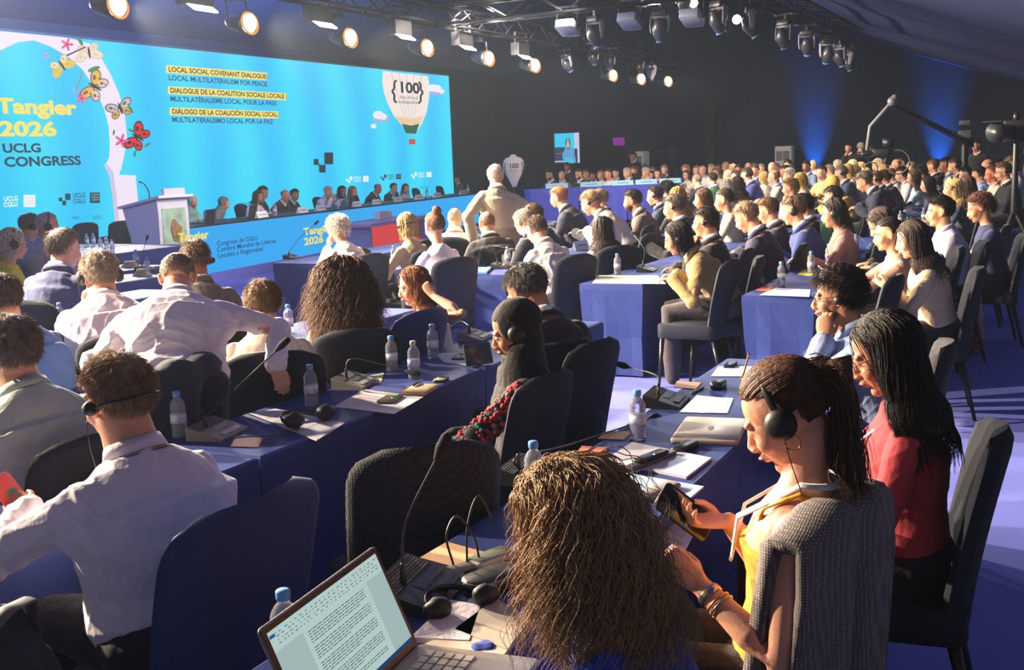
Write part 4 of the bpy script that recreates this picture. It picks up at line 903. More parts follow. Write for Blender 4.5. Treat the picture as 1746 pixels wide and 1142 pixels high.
# balloon shaped signs
def sign_balloon(loc, h, yaw, label, stand=True):
    t = empty('balloon_sign', tuple(loc), yaw); tag(t, label, 'sign'); w = h*.36; b = MB(); prof = [(0, 0), (.22, .02), (.34, .12), (.62, .32), (.92, .55), (1, .72), (.93, .87), (.7, .96), (.35, .995), (0, 1)]
    R = [(max(a*w, .002), max(a*w, .002)*.30) for a, z in prof[1:-1]]; b.loft([(0, 0, z*h) for a, z in prof[1:-1]], R, side=(1, 0, 0), n=26); build(b, 'balloon_shape', mat('sign_white', (205, 196, 192), .6, var=.05, vscale=9), t, True)
    k = mat('sign_ink', (28, 28, 32), .6); z0 = h*.62; y = -w*.30-.004
    o = text('numbers', '100', (0, y, z0), h*.22, k, t, bold=.004, align='CENTER'); o.parent = t; o = text('small_text', 'days of local', (0, y, z0-h*.07), h*.055, k, t, align='CENTER'); o = text('small_text', 'multilateralism', (0, y+.01, z0-h*.13), h*.055, k, t, align='CENTER')
    text('bracket', '{', (-w*.82, y+.02, z0-h*.07), h*.34, k, t, align='CENTER'); text('bracket', '}', (w*.82, y+.02, z0-h*.07), h*.34, k, t, align='CENTER')
    if stand: b = MB(); b.loft([(0, 0, -loc[2]), (0, 0, .02)], [.02, .02], n=8); b.rbox((0, 0, -loc[2]+.01), (.4, .3, .02), .03); build(b, 'stand', LB, t)
    else: b = MB(); b.loft([(0, 0, h), (0, 0, h+.18)], [.006, .006], n=6); build(b, 'cord', LB, t)
p = atd(877, 318, 27.5); sign_balloon(p, .73, math.radians(-62), 'white balloon shaped sign reading 100 behind the standing man in a pale suit')
p = aty(1111, 138, 9.0); sign_balloon(p, .40, math.radians(-60), 'small white balloon sign hanging among the far spotlights', False)

# far wall: monitor, purple exit sign, air conditioners, cameras
t = empty('side_monitor', tuple(atx(967, 280, 35))); tag(t, 'side screen on the back wall showing a speaker in a blue dress', 'screen')
c00, c11 = atx(945, 228, 35), atx(988.5, 277.5, 35); yL, yR, zT, zB = c00[1], c11[1], c00[2], c11[2]
b = MB(); b.box((35.06, (yL+yR)/2, (zT+zB)/2), (.10, yL-yR+.06, zT-zB+.06)); build(b, 'frame', mat('tv_black', (18, 18, 22), .4), t, M=local(t))
b = MB(); b.box((35.2, (yL+yR)/2, zB/2), (.08, .3, zB)); build(b, 'stand', mat('tv_black', (18, 18, 22), .4), t, M=local(t))
def mon(name, polys):
    v, f, mi, ms = [], [], [], []
    for k_, (poly, rgb) in enumerate(polys):
        k = len(v); v += [(35.005-.002*k_, yL+(yR-yL)*u, zT+(zB-zT)*w) for u, w in poly]; f.append(tuple(range(k, k+len(poly)))); m = emit('monitor_colour', rgb, .9)
        if m not in ms: ms.append(m)
        mi.append(ms.index(m))
    return link(name, to_mesh(name, v, f, False, mi), ms, t, local(t))
R_ = lambda a, b_, c, d: [(a, d), (c, d), (c, b_), (a, b_)]
def C_(cx, cy, r, ry): return [(cx+r*math.cos(a), cy+ry*math.sin(a)) for a in np.linspace(0, 2*math.pi, 17)[:-1]][::-1]
mon('monitor_picture', [(R_(0, 0, 1, 1), (52, 205, 245)), (R_(.80, 0, 1, 1), (205, 205, 235)), (R_(0, .46, .42, 1), (50, 62, 92)), (R_(0, .66, .4, .68), (120, 130, 165)), (R_(.80, .52, .92, 1), (25, 62, 90)), (R_(0, .91, .42, .95), (200, 215, 240)), ([(.34, .98), (.86, .98), (.78, .56), (.66, .48), (.44, .5), (.34, .62), (.30, .70)], (96, 160, 215)), ([(.38, .98), (.76, .98), (.70, .8), (.42, .8)], (70, 195, 232)), (C_(.55, .34, .10, .20), (50, 80, 90)), (C_(.55, .38, .065, .12), (225, 180, 150)), ([(.50, .26), (.60, .26), (.55, .10)], (120, 190, 205))])
t = empty('exit_sign', tuple(atx(1055, 241, XB-.05))); tag(t, 'small purple illuminated sign on the dark back wall', 'sign'); a_, c_ = atx(1046, 235, XB-.06), atx(1065, 247, XB-.06)
b = MB(); b.box((0, 0, 0), (.05, a_[1]-c_[1], a_[2]-c_[2])); build(b, 'sign_face', emit('purple_sign', (140, 40, 150), .8), t); b = MB(); b.box((.03, .05, -.17), (.04, .04, .04)); b.box((.03, -.1, -.17), (.04, .04, .04)); build(b, 'feet', emit('purple_sign', (120, 36, 130), .6), t)
def aircon(px, py, X, yaw, label, ztop=1.86):
    p = atx(px, py, X); s = p[2]/1.86; t = empty('air_conditioner', (p[0], p[1], 0), yaw, s); tag(t, label, 'air conditioner'); wm = mat('aircon_white', (214, 210, 202), .45)
    b = MB(); b.rbox((0, 0, .93), (.34, .54, 1.86), .03); build(b, 'cabinet', wm, t, True)
    b = MB(); b.box((-.172, 0, 1.56), (.01, .44, .30)); g = build(b, 'grille', mat('grille_dark', (60, 58, 56), .6), t); b = MB()
    for k in range(7): b.box((-.182, 0, 1.44+k*.042), (.012, .43, .010))
    b.box((-.184, 0, 1.56), (.012, .012, .30)); build(b, 'louvre', wm, g); b = MB(); b.box((-.173, 0, 1.22), (.008, .08, .03)); build(b, 'badge', mat('badge', (120, 120, 124), .4), t); b = MB(); b.box((-.173, 0, .55), (.008, .46, .8)); build(b, 'panel', mat('aircon_panel', (200, 197, 190), .5), t)
aircon(1338, 249, 35.5, math.radians(-8), 'white floor-standing air conditioner between the crowd and the blue uplight'); aircon(1091, 258, 34.5, math.radians(-22), 'white floor-standing air conditioner beside the man in black at the back')
cam_m = mat('camera_black', (26, 26, 30), .45)
def tv_camera(loc, yaw, label, h=1.45, name='video_camera'):
    t = empty(name, (loc[0], loc[1], 0), yaw); tag(t, label, 'camera')
    for k in range(3):
        a = math.radians(90+k*120); b = MB(); b.loft([(0, 0, h-.12), (.42*math.cos(a), .42*math.sin(a), .02)], [.022, .014], n=8); build(b, 'tripod_leg', cam_m, t, True)
    b = MB(); b.loft([(0, 0, h-.14), (0, 0, h-.02)], [.05, .06], n=12); build(b, 'head', cam_m, t, True); b = MB(); b.rbox((0, 0, h+.10), (.16, .36, .20), .03); b.box((0, .02, h+.24), (.04, .2, .05)); b.rbox((.10, -.05, h+.20), (.09, .16, .09), .02); build(b, 'body', cam_m, t, True)
    b = MB(); b.loft([(0, .18, h+.1), (0, .38, h+.1)], [.055, .075], side=(1, 0, 0), n=16); build(b, 'lens', cam_m, t, True); b = MB(); b.loft([(0, -.1, h-.05), (.1, -.5, h-.18)], [.01, .01], n=6); build(b, 'pan_handle', cam_m, t)
p = atx(1147, 300, 34); tv_camera(p, math.radians(30), 'video camera on a tripod against the dark back wall', 1.75)
# camera crane
p0 = atx(1645, 240, 24.5); p1 = atx(1524, 180, 17.0); t = empty('camera_crane', (p0[0], p0[1], 0)); tag(t, 'black camera crane reaching over the crowd with a hanging camera', 'camera crane'); Mt = Matrix.Translation(-Vector((p0[0], p0[1], 0)))
b = MB(); d = nz(p1-p0); u = nz(np.cross(d, [0, 0, 1])); w = nz(np.cross(u, d)); pe = p0-d*.5
for a, c in ((1, 1), (1, -1), (-1, 1), (-1, -1)): b.loft([pe+u*.03*a+w*.045*c, p1+u*.016*a+w*.022*c], [.012, .008], n=6)
b.loft([pe, p1], [(.022, .032), (.014, .02)], side=u, n=8)
build(b, 'boom_arm', mat('boom_black', (14, 14, 16), .5), t, True, Mt)
b = MB(); q = p1+np.array([0, .02, .06]); b.ell(q, (.07, .07, .07)); b.loft([q, q+np.array([0, .30, -.34]), q+np.array([0, .34, -.66])], [(.03, .03), (.035, .03), (.03, .03)], n=10); b.loft([q, q-np.array([0, .03, -.05])], [.05, .05], n=10); build(b, 'remote_head', mat('head_grey', (120, 120, 124), .45), t, True, Mt)
b = MB(); c = q+np.array([0, .14, -.72]); b.rbox(c, (.12, .26, .11), .03); b.loft([c+np.array([-.03, .12, 0]), c+np.array([-.04, .24, -.01])], [.035, .045], n=12); b.box(c+np.array([0, -.1, .14]), (.12, .16, .12)); build(b, 'camera_body', cam_m, t, True, Mt)
b = MB(); ring = lambda cc, r: [cc+np.array([0, r*math.cos(a), r*math.sin(a)]) for a in np.linspace(0, 5.4, 20)]; b.loft(ring(c+np.array([0, -.22, -.14]), .17), [.012]*20, n=6); b.loft(ring(c+np.array([-.02, .14, -.22]), .09), [.010]*20, n=6); build(b, 'cable_loop', mat('cable_grey', (90, 88, 84), .5), t, True, Mt)
b = MB(); f0 = np.array([p0[0], p0[1], 0]); b.loft([p0+np.array([0, 0, -.1]), np.array([p0[0], p0[1], .9])], [.07, .07], n=12); build(b, 'mast', cam_m, t, True, Mt)
for k in range(3): a = math.radians(60+k*120); b = MB(); b.loft([f0+np.array([0, 0, .95]), f0+np.array([.7*math.cos(a), .7*math.sin(a), .03])], [.03, .03], n=8); build(b, 'tripod_leg', cam_m, t, True, Mt)
b = MB(); b.rbox(pe-d*.1, (.22, .2, .2), .04); build(b, 'counterweight', cam_m, t, True, Mt); b = MB(); b.rbox(p0+np.array([-.05, 0, .12]), (.06, .26, .18), .02); b.rbox(p0+np.array([-.05, 0, .36]), (.08, .22, .10), .02); build(b, 'monitor', mat('monitor_edge', (70, 72, 78), .4), t, True, Mt)
# second camera at right edge
p = atx(1712, 224, 14.0); t = empty('broadcast_camera', (p[0], p[1], 0)); tag(t, 'dark broadcast camera cut by the right edge of the photo', 'camera'); Mt = Matrix.Translation(-Vector((p[0], p[1], 0))); R = rot('z', 0)
b = MB(); b.rbox(p+np.array([.25, -.12, .0]), (.5, .26, .24), .03, R); b.box(p+np.array([.2, -.12, .16]), (.3, .06, .08)); build(b, 'body', cam_m, t, True, Mt)
b = MB(); b.loft([p+np.array([0, -.06, 0]), p+np.array([-.28, .05, -.01]), p+np.array([-.34, .08, -.01])], [.075, .10, .11], n=18, dome=False); build(b, 'lens', mat('lens_body', (40, 40, 46), .35), t, True, Mt); b = MB(); b.box(p+np.array([-.36, .11, .11]), (.16, .2, .012)); build(b, 'lens_hood', mat('lens_body', (60, 60, 66), .35), t, False, Mt)
b = MB(); b.loft([p+np.array([.25, -.12, -.12]), np.array([p[0]+.25, p[1]-.12, .9])], [.03, .04], n=12); build(b, 'pedestal', cam_m, t, True, Mt)
for k in range(3): a = math.radians(k*120+20); b = MB(); b.loft([np.array([p[0]+.25, p[1]-.12, .95]), np.array([p[0]+.25+.45*math.cos(a), p[1]-.12+.45*math.sin(a), .03])], [.025, .025], n=8); build(b, 'tripod_leg', cam_m, t, True, Mt)
# pale tripod legs at the right edge
p = at(1738, 398, .0); t = empty('tripod', tuple(p)); tag(t, 'pale metal tripod legs at the right edge behind the chairs', 'tripod'); Mt = Matrix.Translation(-Vector(p)); tm = mat('tripod_metal', (150, 140, 122), .4, metal=.5)
hd = atd(1752, 262, np.dot(p-CC, CF)+.05)
for k, (x, y) in enumerate(((1727, 374), (1738, 392), (1760, 384))):
    f = at(x, y, 0); b = MB(); n_ = nz(hd-f); uu = nz(np.cross(n_, CF)); 
    for s_ in (-.022, .022): b.loft([f+uu*s_, hd+uu*s_*1.6], [.011, .013], n=8)
    b.box(f*.45+hd*.55, (.06, .07, .04)); build(b, 'tripod_leg', tm, t, True, Mt)
b = MB(); b.rbox(hd+np.array([0, 0, .05]), (.14, .14, .10), .03); build(b, 'head', mat('tripod_head', (90, 84, 74), .4), t, True, Mt)
# loudspeaker at back and covered monitor
p = at(1531, 300, 0) if False else atx(1532, 281, 30); t = empty('floor_monitor', (p[0], p[1], 0)); tag(t, 'grey back of a box behind the seated crowd near the crane', 'box'); b = MB(); b.rbox((0, 0, p[2]/2), (.3, .42, p[2]), .03); build(b, 'cabinet', mat('grey_box', (120, 124, 134), .5), t, True); b = MB(); b.box((-.155, 0, p[2]*.8), (.01, .3, .2)); build(b, 'back_plate', mat('grey_box2', (96, 100, 110), .5), t)

# ------------------------------------------------------------------ tables
CLOTH_TOP = mat('table_cloth', (52, 66, 126), .52, bump=.10, bscale=14, var=.05, vscale=5, spec=.4)
CLOTH_TOP.node_tree.nodes['Principled BSDF'].inputs['Specular Tint'].default_value = (.55, .68, 1, 1)
def table(x0, x1, y0, y1, label, z=.75, m=None, group='conference tables under blue cloths', zf=0.0, ang=0, c=None):
    """one cloth-covered table: flat top, sides drawn in slightly between the corners and a fold at each corner"""
    w, d = x1-x0, y1-y0; N = 14; top, mid, bot = [], [], []
    P = [(x0+w*i/N, y0) for i in range(N)]+[(x1, y0+d*i/5) for i in range(5)]+[(x1-w*i/N, y1) for i in range(N)]+[(x0, y1-d*i/5) for i in range(5)]
    cx, cy = (x0+x1)/2, (y0+y1)/2; rs = np.random.RandomState(int(abs(x0*31+y0*17)) % 9999); lev = [(z, 0.012, 0), (z-.006, 0, 0), (z-.05, -.002, .0), (z-.30, .010, .004), (zf+.32, .020, .007), (zf+.015, .012, .010)]; v = []
    for L, (zz, ins, am) in enumerate(lev):
        for i, (x, y) in enumerate(P):
            s = math.sin(i*2.1+rs.rand()*.3)*am; edge = min(abs(x-x0), abs(x-x1), 1), min(abs(y-y0), abs(y-y1), 1); dx, dy = (cx-x), (cy-y)
            ix = np.sign(dx)*(ins+s) if edge[0] < 1e-6 else 0; iy = np.sign(dy)*(ins+s) if edge[1] < 1e-6 else 0; v.append((x+ix, y+iy, zz))
    n = len(P); f = [tuple(range(n))[::1]]
    for L in range(len(lev)-1): f += [(L*n+i, (L+1)*n+i, (L+1)*n+(i+1) % n, L*n+(i+1) % n) for i in range(n)]
    f.append(tuple(range((len(lev)-1)*n, len(lev)*n))[::-1])
    me = to_mesh('conference_table', v, f, False); o = link('conference_table', me, m or CLOTH_TOP); tag(o, label, 'table', group)
    if c is not None:
        o.matrix_world = Matrix.Translation(Vector(c)) @ Matrix.Rotation(ang, 4, 'Z') @ Matrix.Translation(-Vector(c))
    return o
# near block
ROWC, ROWA, ROWD, ROWE, ROWF = (.97, 1.45), (2.50, 3.02), (3.98, 4.48), (5.45, 5.97), (6.72, 7.24)
table(1.0, 3.02, *ROWC, 'blue table nearest the camera, holding the open laptop and notebook'); table(3.03, 5.28, *ROWC, 'blue table at the right with the closed laptop and pink cards')
table(.9, 3.0, *ROWA, 'blue table beside the man in the pale shirt, headphones lying on it'); table(3.01, 4.72, *ROWA, 'blue table with the notebook and phone, in front of empty dark chairs'); table(4.73, 6.3, *ROWA, 'blue table in front of the woman in a black headscarf')
table(2.4, 4.2, *ROWD, 'blue table in front of the bending man in a white shirt'); table(4.21, 6.6, *ROWD, 'blue table in front of the woman with big curly hair')
table(3.2, 5.2, *ROWE, 'blue table in front of the men seated at the left'); table(5.21, 7.0, *ROWE, 'blue table end behind the bottles near the lectern'); table(6.3, 8.4, 7.9, 8.7, 'blue table holding napkins and a microphone in front of the lectern'); table(7.3, 9.3, 8.8, 9.5, 'blue table behind the stacked napkins near the lectern'); table(10.2, 12.0, 10.9, 12.0, 'blue table carrying the cluster of bottles left of the lectern'); table(10.6, 12.1, 12.05, 13.2, 'blue table behind the bottle cluster at the stage end'); table(5.0, 7.3, *ROWF, 'blue table crowded with bottles in front of the lectern')
# far block: rows start further away the nearer they are to the stage
B1, B2, B3, B4, B5 = (1.50, 2.0), (2.92, 3.45), (4.40, 4.92), (5.72, 6.24), (6.95, 7.62)
SB = [7.68, 8.20, 8.78, 9.05, 9.62]
names = ['front table of the far block with orange cards, behind the writing man', 'table end with papers where the woman in khaki writes', 'table end with blue folders behind the white-haired man in black', 'table start behind the two women with long curly hair', 'table corner with a microphone in front of the stage desk']
nm2 = ['second', 'third', 'fourth', 'fifth']
for r, (ys, xs_) in enumerate(zip((B1, B2, B3, B4, B5), SB)):
    nrow = [4, 4, 4, 3, 3][r]; x = xs_
    for k in range(nrow):
        x1 = x+(2.1 if k == 0 else 2.4)
        table(x, x1, *ys, names[r] if k == 0 else '%s table along the row that starts with the %s' % (nm2[k-1], ['orange card table', 'khaki woman\'s table', 'blue folder table', 'curly women\'s table', 'stage corner table'][r])); x = x1+.01
for r, (y0, x0) in enumerate(((.25, 11.3), (.0, 14.5))):
    pass
table(18.6, 22.6, 1.9, 2.5, 'dark blue table near the woman with long blond hair and headphones')
# purple head table in the distance
a_, c_ = atx(903, 324, 25.5), atx(1150, 318, 27.5); c_[2] = 0
q = atd(1030, 322, 27.5); A_ = atd(903, 323, 27.2); B_ = atd(1150, 319, 28.0); L = np.linalg.norm((B_-A_)[:2]); an = math.atan2(B_[1]-A_[1], B_[0]-A_[0])
PUR = mat('purple_cloth', (78, 84, 190), .8, bump=.1, bscale=10)
zt = A_[2]
for k in range(3):
    s0, s1 = k*L/3, (k+1)*L/3-.02; mid = A_+(B_-A_)*((k+.5)/3)
    table(mid[0]-L/6+.01, mid[0]+L/6-.01, mid[1], mid[1]+.62, ['left', 'middle', 'right'][k]+' part of the long purple head table facing the camera', z=zt, m=PUR, ang=an, c=(mid[0], mid[1], 0), group='purple head tables')
HT_A, HT_B = A_, B_
# ------------------------------------------------------------------ chairs
NAVY = mat('chair_navy', (40, 54, 100), .8, bump=.12, bscale=30, spec=.25, sheen=.2); CHAR = mat('chair_charcoal', (34, 38, 50), .85, bump=.3, bscale=220, spec=.25)
def mesh_fabric(name, a, b_, sc):
    m, bs = new_mat(name); N, L = nt(m); tc = N.new('ShaderNodeTexCoord'); ck = N.new('ShaderNodeTexVoronoi'); ck.inputs['Scale'].default_value = sc; ck.inputs['Randomness'].default_value = .15
    L.new(tc.outputs['Object'], ck.inputs['Vector']); r = N.new('ShaderNodeValToRGB'); r.color_ramp.elements[0].position = .25; r.color_ramp.elements[1].position = .5; r.color_ramp.elements[0].color = (*lin(a), 1); r.color_ramp.elements[1].color = (*lin(b_), 1)
    L.new(ck.outputs['Distance'], r.inputs[0]); L.new(r.outputs[0], bs.inputs['Base Color']); bs.inputs['Roughness'].default_value = .8
    bp = N.new('ShaderNodeBump'); bp.inputs['Strength'].default_value = .6; bp.inputs['Distance'].default_value = .003; L.new(ck.outputs['Distance'], bp.inputs['Height']); L.new(bp.outputs[0], bs.inputs['Normal']); return m
MESHF = mesh_fabric('chair_mesh_fabric', (50, 52, 58), (24, 26, 32), 120)
LEGM = mat('chair_leg', (14, 14, 15), .4)
def back_mesh(w=.47, zb=.40, zt=.965, th=.052, curve=.055, tilt=.11, y0=-.20, top_r=.10):
    nu, nv = 22, 18; v = []
    for side in (1, -1):
        for j in range(nv+1):
            for i in range(nu+1):
                a, b = -1+2*i/nu, j/nv; k = max(0, (b-(1-top_r/(zt-zb)))/(top_r/(zt-zb)))
                ww = w/2*(.93+.07*math.sin(b*math.pi*.75)); ww -= top_r*(1-math.sqrt(max(0, 1-k*k)))
                x = a*ww; e = min(1, (1-abs(a))*7)*1.0; e2 = min(1, (1-b)*9); t = th/2*math.sqrt(max(.0, 1-(1-e)**2))*math.sqrt(max(0, 1-(1-e2)**2))
                y = y0-tilt*b**1.3+curve*(a*a)*1.0; v.append((x, y+side*t, zb+(zt-zb)*b-.012*a*a*b))
    n = (nu+1)*(nv+1); f = []
    for j in range(nv):
        for i in range(nu):
            q = (j*(nu+1)+i, j*(nu+1)+i+1, (j+1)*(nu+1)+i+1, (j+1)*(nu+1)+i); f.append(q[::-1]); f.append(tuple(k+n for k in q))
    rim = [i for i in range(nu+1)]+[(j+1)*(nu+1)-1 for j in range(1, nv+1)]+[nv*(nu+1)+i for i in range(nu-1, -1, -1)]+[j*(nu+1) for j in range(nv-1, 0, -1)]
    for a, b in zip(rim, rim[1:]+rim[:1]): f.append((a, b, b+n, a+n))
    return v, f
def make_chair(m, w=.47, seam=False):
    t = empty('banquet_chair', (0, 0, 0)); v, f = back_mesh(w); mb = MB(); mb.add(v, f); bk = build(mb, 'backrest', m, t, True)
    if seam:
        b = MB(); pts = [(w/2*(.93+.07*math.sin(q*math.pi*.75))*.995, -.20+.055-.11*q**1.3, .40+.565*q-.012*q) for q in [.04+.76*k/12 for k in range(13)]]; b.loft(pts, [.0022]*13, n=5); build(b, 'seam', mat('seam_light', (120, 130, 160), .6), bk, True)
    b = MB(); b.rbox((0, .02, .43), (w-.02, .47, .10), .07, seg=5); b.ell((0, .02, .475), (w*.44, .21, .025)); build(b, 'seat', m, t, True)
    for x, y, sx, sy in ((.19, .21, .02, .03), (-.19, .21, -.02, .03), (.18, -.17, .03, -.09), (-.18, -.17, -.03, -.09)):
        b = MB(); b.loft([(x, y, .40), (x+sx, y+sy, .004)], [(.020, .020), (.011, .011)], n=8, dome=False); build(b, 'leg', LEGM, t, True)
    return t
CH = {}
CHAIRS = [0]
def chair(x, y, yaw, label, kind='char', group='dark upholstered conference chairs', w=.47, floor=0.0):
    if kind not in CH:
        o = make_chair({'char': CHAR, 'navy': NAVY, 'mesh': MESHF}[kind], .47 if kind != 'navy' else .52, kind == 'navy'); CH[kind] = o
    else: o = dup_tree(CH[kind])
    o.location = (x, y, floor); o.rotation_euler = (0, 0, math.radians(yaw)); tag(o, label, 'chair', group); CHAIRS[0] += 1; return o

# ------------------------------------------------------------------ table things
def clear(name, rgb=(.90, .94, 1), rough=.06, ior=1.18):
    if name in MATS: return MATS[name]
    m, b = new_mat(name); b.inputs['Base Color'].default_value = (*rgb, 1); b.inputs['Transmission Weight'].default_value = .84; b.inputs['Roughness'].default_value = rough; b.inputs['IOR'].default_value = ior; b.inputs['Specular IOR Level'].default_value = .8; MATS[name] = m; return m
def make_bottle(cap=(92, 158, 222), far=False):
    t = empty('water_bottle', (0, 0, 0)); prof = [(.0, .024), (.004, .028), (.012, .0295), (.022, .0275), (.03, .0295), (.04, .0275), (.048, .0295), (.06, .029), (.09, .029), (.098, .0275), (.106, .0295), (.114, .0275), (.122, .0293), (.134, .026), (.146, .019), (.152, .0125), (.158, .0115), (.164, .0115)]
    b = MB(); b.loft([(0, 0, z) for z, r in prof], [r for z, r in prof], n=20, dome=False); bd = build(b, 'body', clear('bottle_plastic'), t, True)
    b = MB(); b.loft([(0, 0, .058), (0, 0, .092)], [.0302, .0302], n=20, dome=False); build(b, 'label', mat('bottle_label', (206, 216, 232), .35, var=.25, vscale=60), bd, True)
    b = MB(); b.loft([(0, 0, .158), (0, 0, .161), (0, 0, .176), (0, 0, .179)], [.0135, .0148, .0148, .012], n=18, dome=False); build(b, 'cap', mat('bottle_cap', cap, .4), t, True); return t
BOT = {}
def bottle(px, py, label, cap=(92, 158, 222), top=False, z=.75, group='small water bottles with blue caps', k=1.0):
    if cap not in BOT: o = BOT[cap] = make_bottle(cap)
    else: o = dup_tree(BOT[cap])
    p = at(px, py, z+(.179*k if top else 0)); o.location = (p[0], p[1], z+.0005); o.scale = (k, k, k); o.rotation_euler = (0, 0, px*.7); tag(o, label, 'bottle', group); return o
def quad(name, px4, label, cat, rgb, th=.002, z=.75, m=None, group=None, text_lines=0, ink=(90, 90, 100)):
    P = [at(x, y, z+.001) for x, y in px4]; c = sum(P)/4; pl = [(p[0]-c[0], p[1]-c[1]) for p in P]; a = sum(pl[i][0]*pl[(i+1) % 4][1]-pl[(i+1) % 4][0]*pl[i][1] for i in range(4))
    if a < 0: pl = pl[::-1]
    b = MB(); b.prism(pl, 0, th); o = build(b, name, m or mat('paper', rgb, .55, var=.03, vscale=40), None); o.location = (c[0], c[1], z+.001); tag(o, label, cat, group)
    if text_lines:
        A, B_, C_q, D = [np.array([*q, th+.0006]) for q in [(p[0]-c[0], p[1]-c[1]) for p in P]]; b = MB(); rs = np.random.RandomState(int(px4[0][0]))
        for k in range(text_lines):
            u = .12+.76*k/text_lines; p = A+(D-A)*u; q = B_+(C_q-B_)*u; e = .88-.35*(rs.rand() < .25); p2 = p+(q-p)*.10; q2 = p+(q-p)*e; n_ = nz(D-A)*.0016; b.add([p2-n_, q2-n_, q2+n_, p2+n_], [(0, 1, 2, 3)])
        build(b, 'printed_lines', mat('print_ink', ink, .6), o)
    return o
def mic(px, py, tx, ty, dd, label, yaw=0, pale=False, via=None, z=.75, k=1.0, group='gooseneck table microphones'):
    """conference unit: wedge base with speaker grille, display, gooseneck, capsule. tip seen at photo (tx,ty), dd metres beyond the base"""
    p = at(px, py, z); t = empty('table_microphone', (p[0], p[1], z+.001), math.radians(yaw)); tag(t, label, 'microphone', group)
    body = mat('mic_body', (142, 138, 128) if pale else (34, 34, 38), .45); b = MB(); w, d = .105*k, .075*k
    v = [(-w, -d, 0), (w, -d, 0), (w, d, 0), (-w, d, 0), (-w, -d, .010), (w, -d, .010), (w, d, .052*k), (-w, d, .052*k)]; b.add(v, [(3, 2, 1, 0), (4, 5, 6, 7), (0, 1, 5, 4), (1, 2, 6, 5), (2, 3, 7, 6), (3, 0, 4, 7)]); build(b, 'base', body, t)
    s = .042/(2*d); zz = lambda y: .010+(y+d)*s*k+.0008
    def pad(name, x0, x1, y0, y1, m, lift=.001):
        b = MB(); b.add([(x0, y0, zz(y0)), (x1, y0, zz(y0)), (x1, y1, zz(y1)), (x0, y1, zz(y1)), (x0, y0, zz(y0)+lift), (x1, y0, zz(y0)+lift), (x1, y1, zz(y1)+lift), (x0, y1, zz(y1)+lift)], [(4, 5, 6, 7), (0, 1, 5, 4), (1, 2, 6, 5), (2, 3, 7, 6), (3, 0, 4, 7)]); build(b, name, m, t)
    pad('speaker_grille', -w*.92, w*.92, d*.25, d*.95, mesh_fabric('grille_mesh_p', (150, 146, 136), (70, 68, 66), 240) if pale and 'gp' not in MATS else MATS.get('gp', MESHF)); 
    pad('display', -w*.3, w*.8, -d*.25, d*.12, mat('display', (120, 140, 128) if pale else (18, 18, 20), .2)); pad('button', -w*.5, w*.75, -d*.8, -d*.5, mat('mic_button', (205, 202, 196) if pale else (14, 14, 15), .35), .003)
    R = rot('z', yaw); bd = np.dot(p-CC, CF); tip = R.T @ (atd(tx, ty, bd+dd)-np.array([p[0], p[1], z])); bs = np.array([-w*.35, d*.35, .04*k]); mid = bs*.55+tip*.45+np.array([0, 0, .05]); up = bs+np.array([0, 0, .07])
    if via is not None: mid = R.T @ (atd(via[0], via[1], bd+dd*.4)-np.array([p[0], p[1], z]))
    b = MB(); b.loft([bs, up*.6+bs*.4], [.009, .006], n=8); curve_tube(b, [bs, bs*.5+up*.5, mid, tip], [.0045, .0032, .0032, .0032], n=7, seg=30); gn = build(b, 'gooseneck', mat('gooseneck', (60, 58, 58), .35, metal=.4), t, True)
    d_ = nz(tip-mid); b = MB(); b.loft([tip-d_*.01, tip+d_*.015, tip+d_*.045], [(.008, .008), (.0145, .0145), (.0135, .0135)], n=12); build(b, 'capsule', mat('foam_black', (30, 30, 31), .9, bump=.3, bscale=300), t, True); return t
def slab(name, px, py, w, d, h, yaw, label, cat, rgb, z=.75, rough=.35, r=.012, group=None, screen=None, screen_m=None, inset=.006):
    p = at(px, py, z+h); t = empty(name, (p[0], p[1], z+.001), math.radians(yaw)); tag(t, label, cat, group); b = MB(); b.rbox((0, 0, h/2), (w, d, h), r); build(b, 'body', mat(name+'_body', rgb, rough), t, True)
    if screen is not None: b = MB(); b.rbox((0, 0, h+.0004), (w-inset, d-inset, .0012), r*.8); build(b, 'screen', screen_m or mat('glass_screen', screen, .08, spec=.8), t, True)
    return t
# ---- bottles (photo pixel of the base unless top)
bottle(532, 692, 'water bottle standing by the pale microphone unit, in front of the leaning black chair row'); bottle(669, 634, 'water bottle next to the white-capped bottle, on its left'); bottle(739, 611, 'water bottle near the black headscarf, beyond the white-capped bottle'); bottle(707, 645, 'water bottle with a white cap beside the spiral notebook', (214, 208, 196))
bottle(307, 745, 'water bottle touching the pale-shirted man\'s shoulder by a microphone base'); bottle(67, 835, 'water bottle in front of the man in the pale shirt holding a red card'); bottle(55, 610, 'blue-capped water bottle between the left edge and the grey-haired man\'s head', top=True); bottle(490, 519, 'water bottle behind the man in the beige shirt', top=True)
bottle(1088, 749, 'water bottle standing right behind a gooseneck microphone on the right table'); bottle(909, 752, 'water bottle whose cap shows above the curly blond hair', top=True); bottle(482, 1005, 'water bottle hidden behind the open laptop, only its cap showing', top=True)
bottle(1053, 468, 'water bottle on the table of the woman in khaki'); bottle(866, 452, 'water bottle beside the blue name card near the grey-haired sitter'); bottle(672, 449, 'water bottle on the table between the white-haired woman and the bun'); bottle(1332, 487, 'water bottle at the corner of the table with orange cards'); bottle(1383, 466, 'front one of two close bottles behind the orange-card corner'); bottle(1379, 447, 'rear one of two close bottles behind the orange-card corner'); bottle(1413, 451, 'water bottle in front of the tall green box'); bottle(1459, 431, 'water bottle right of the green box, by the blue leaflet'); bottle(1103, 391, 'water bottle by the microphone right of the man in a brown jacket')
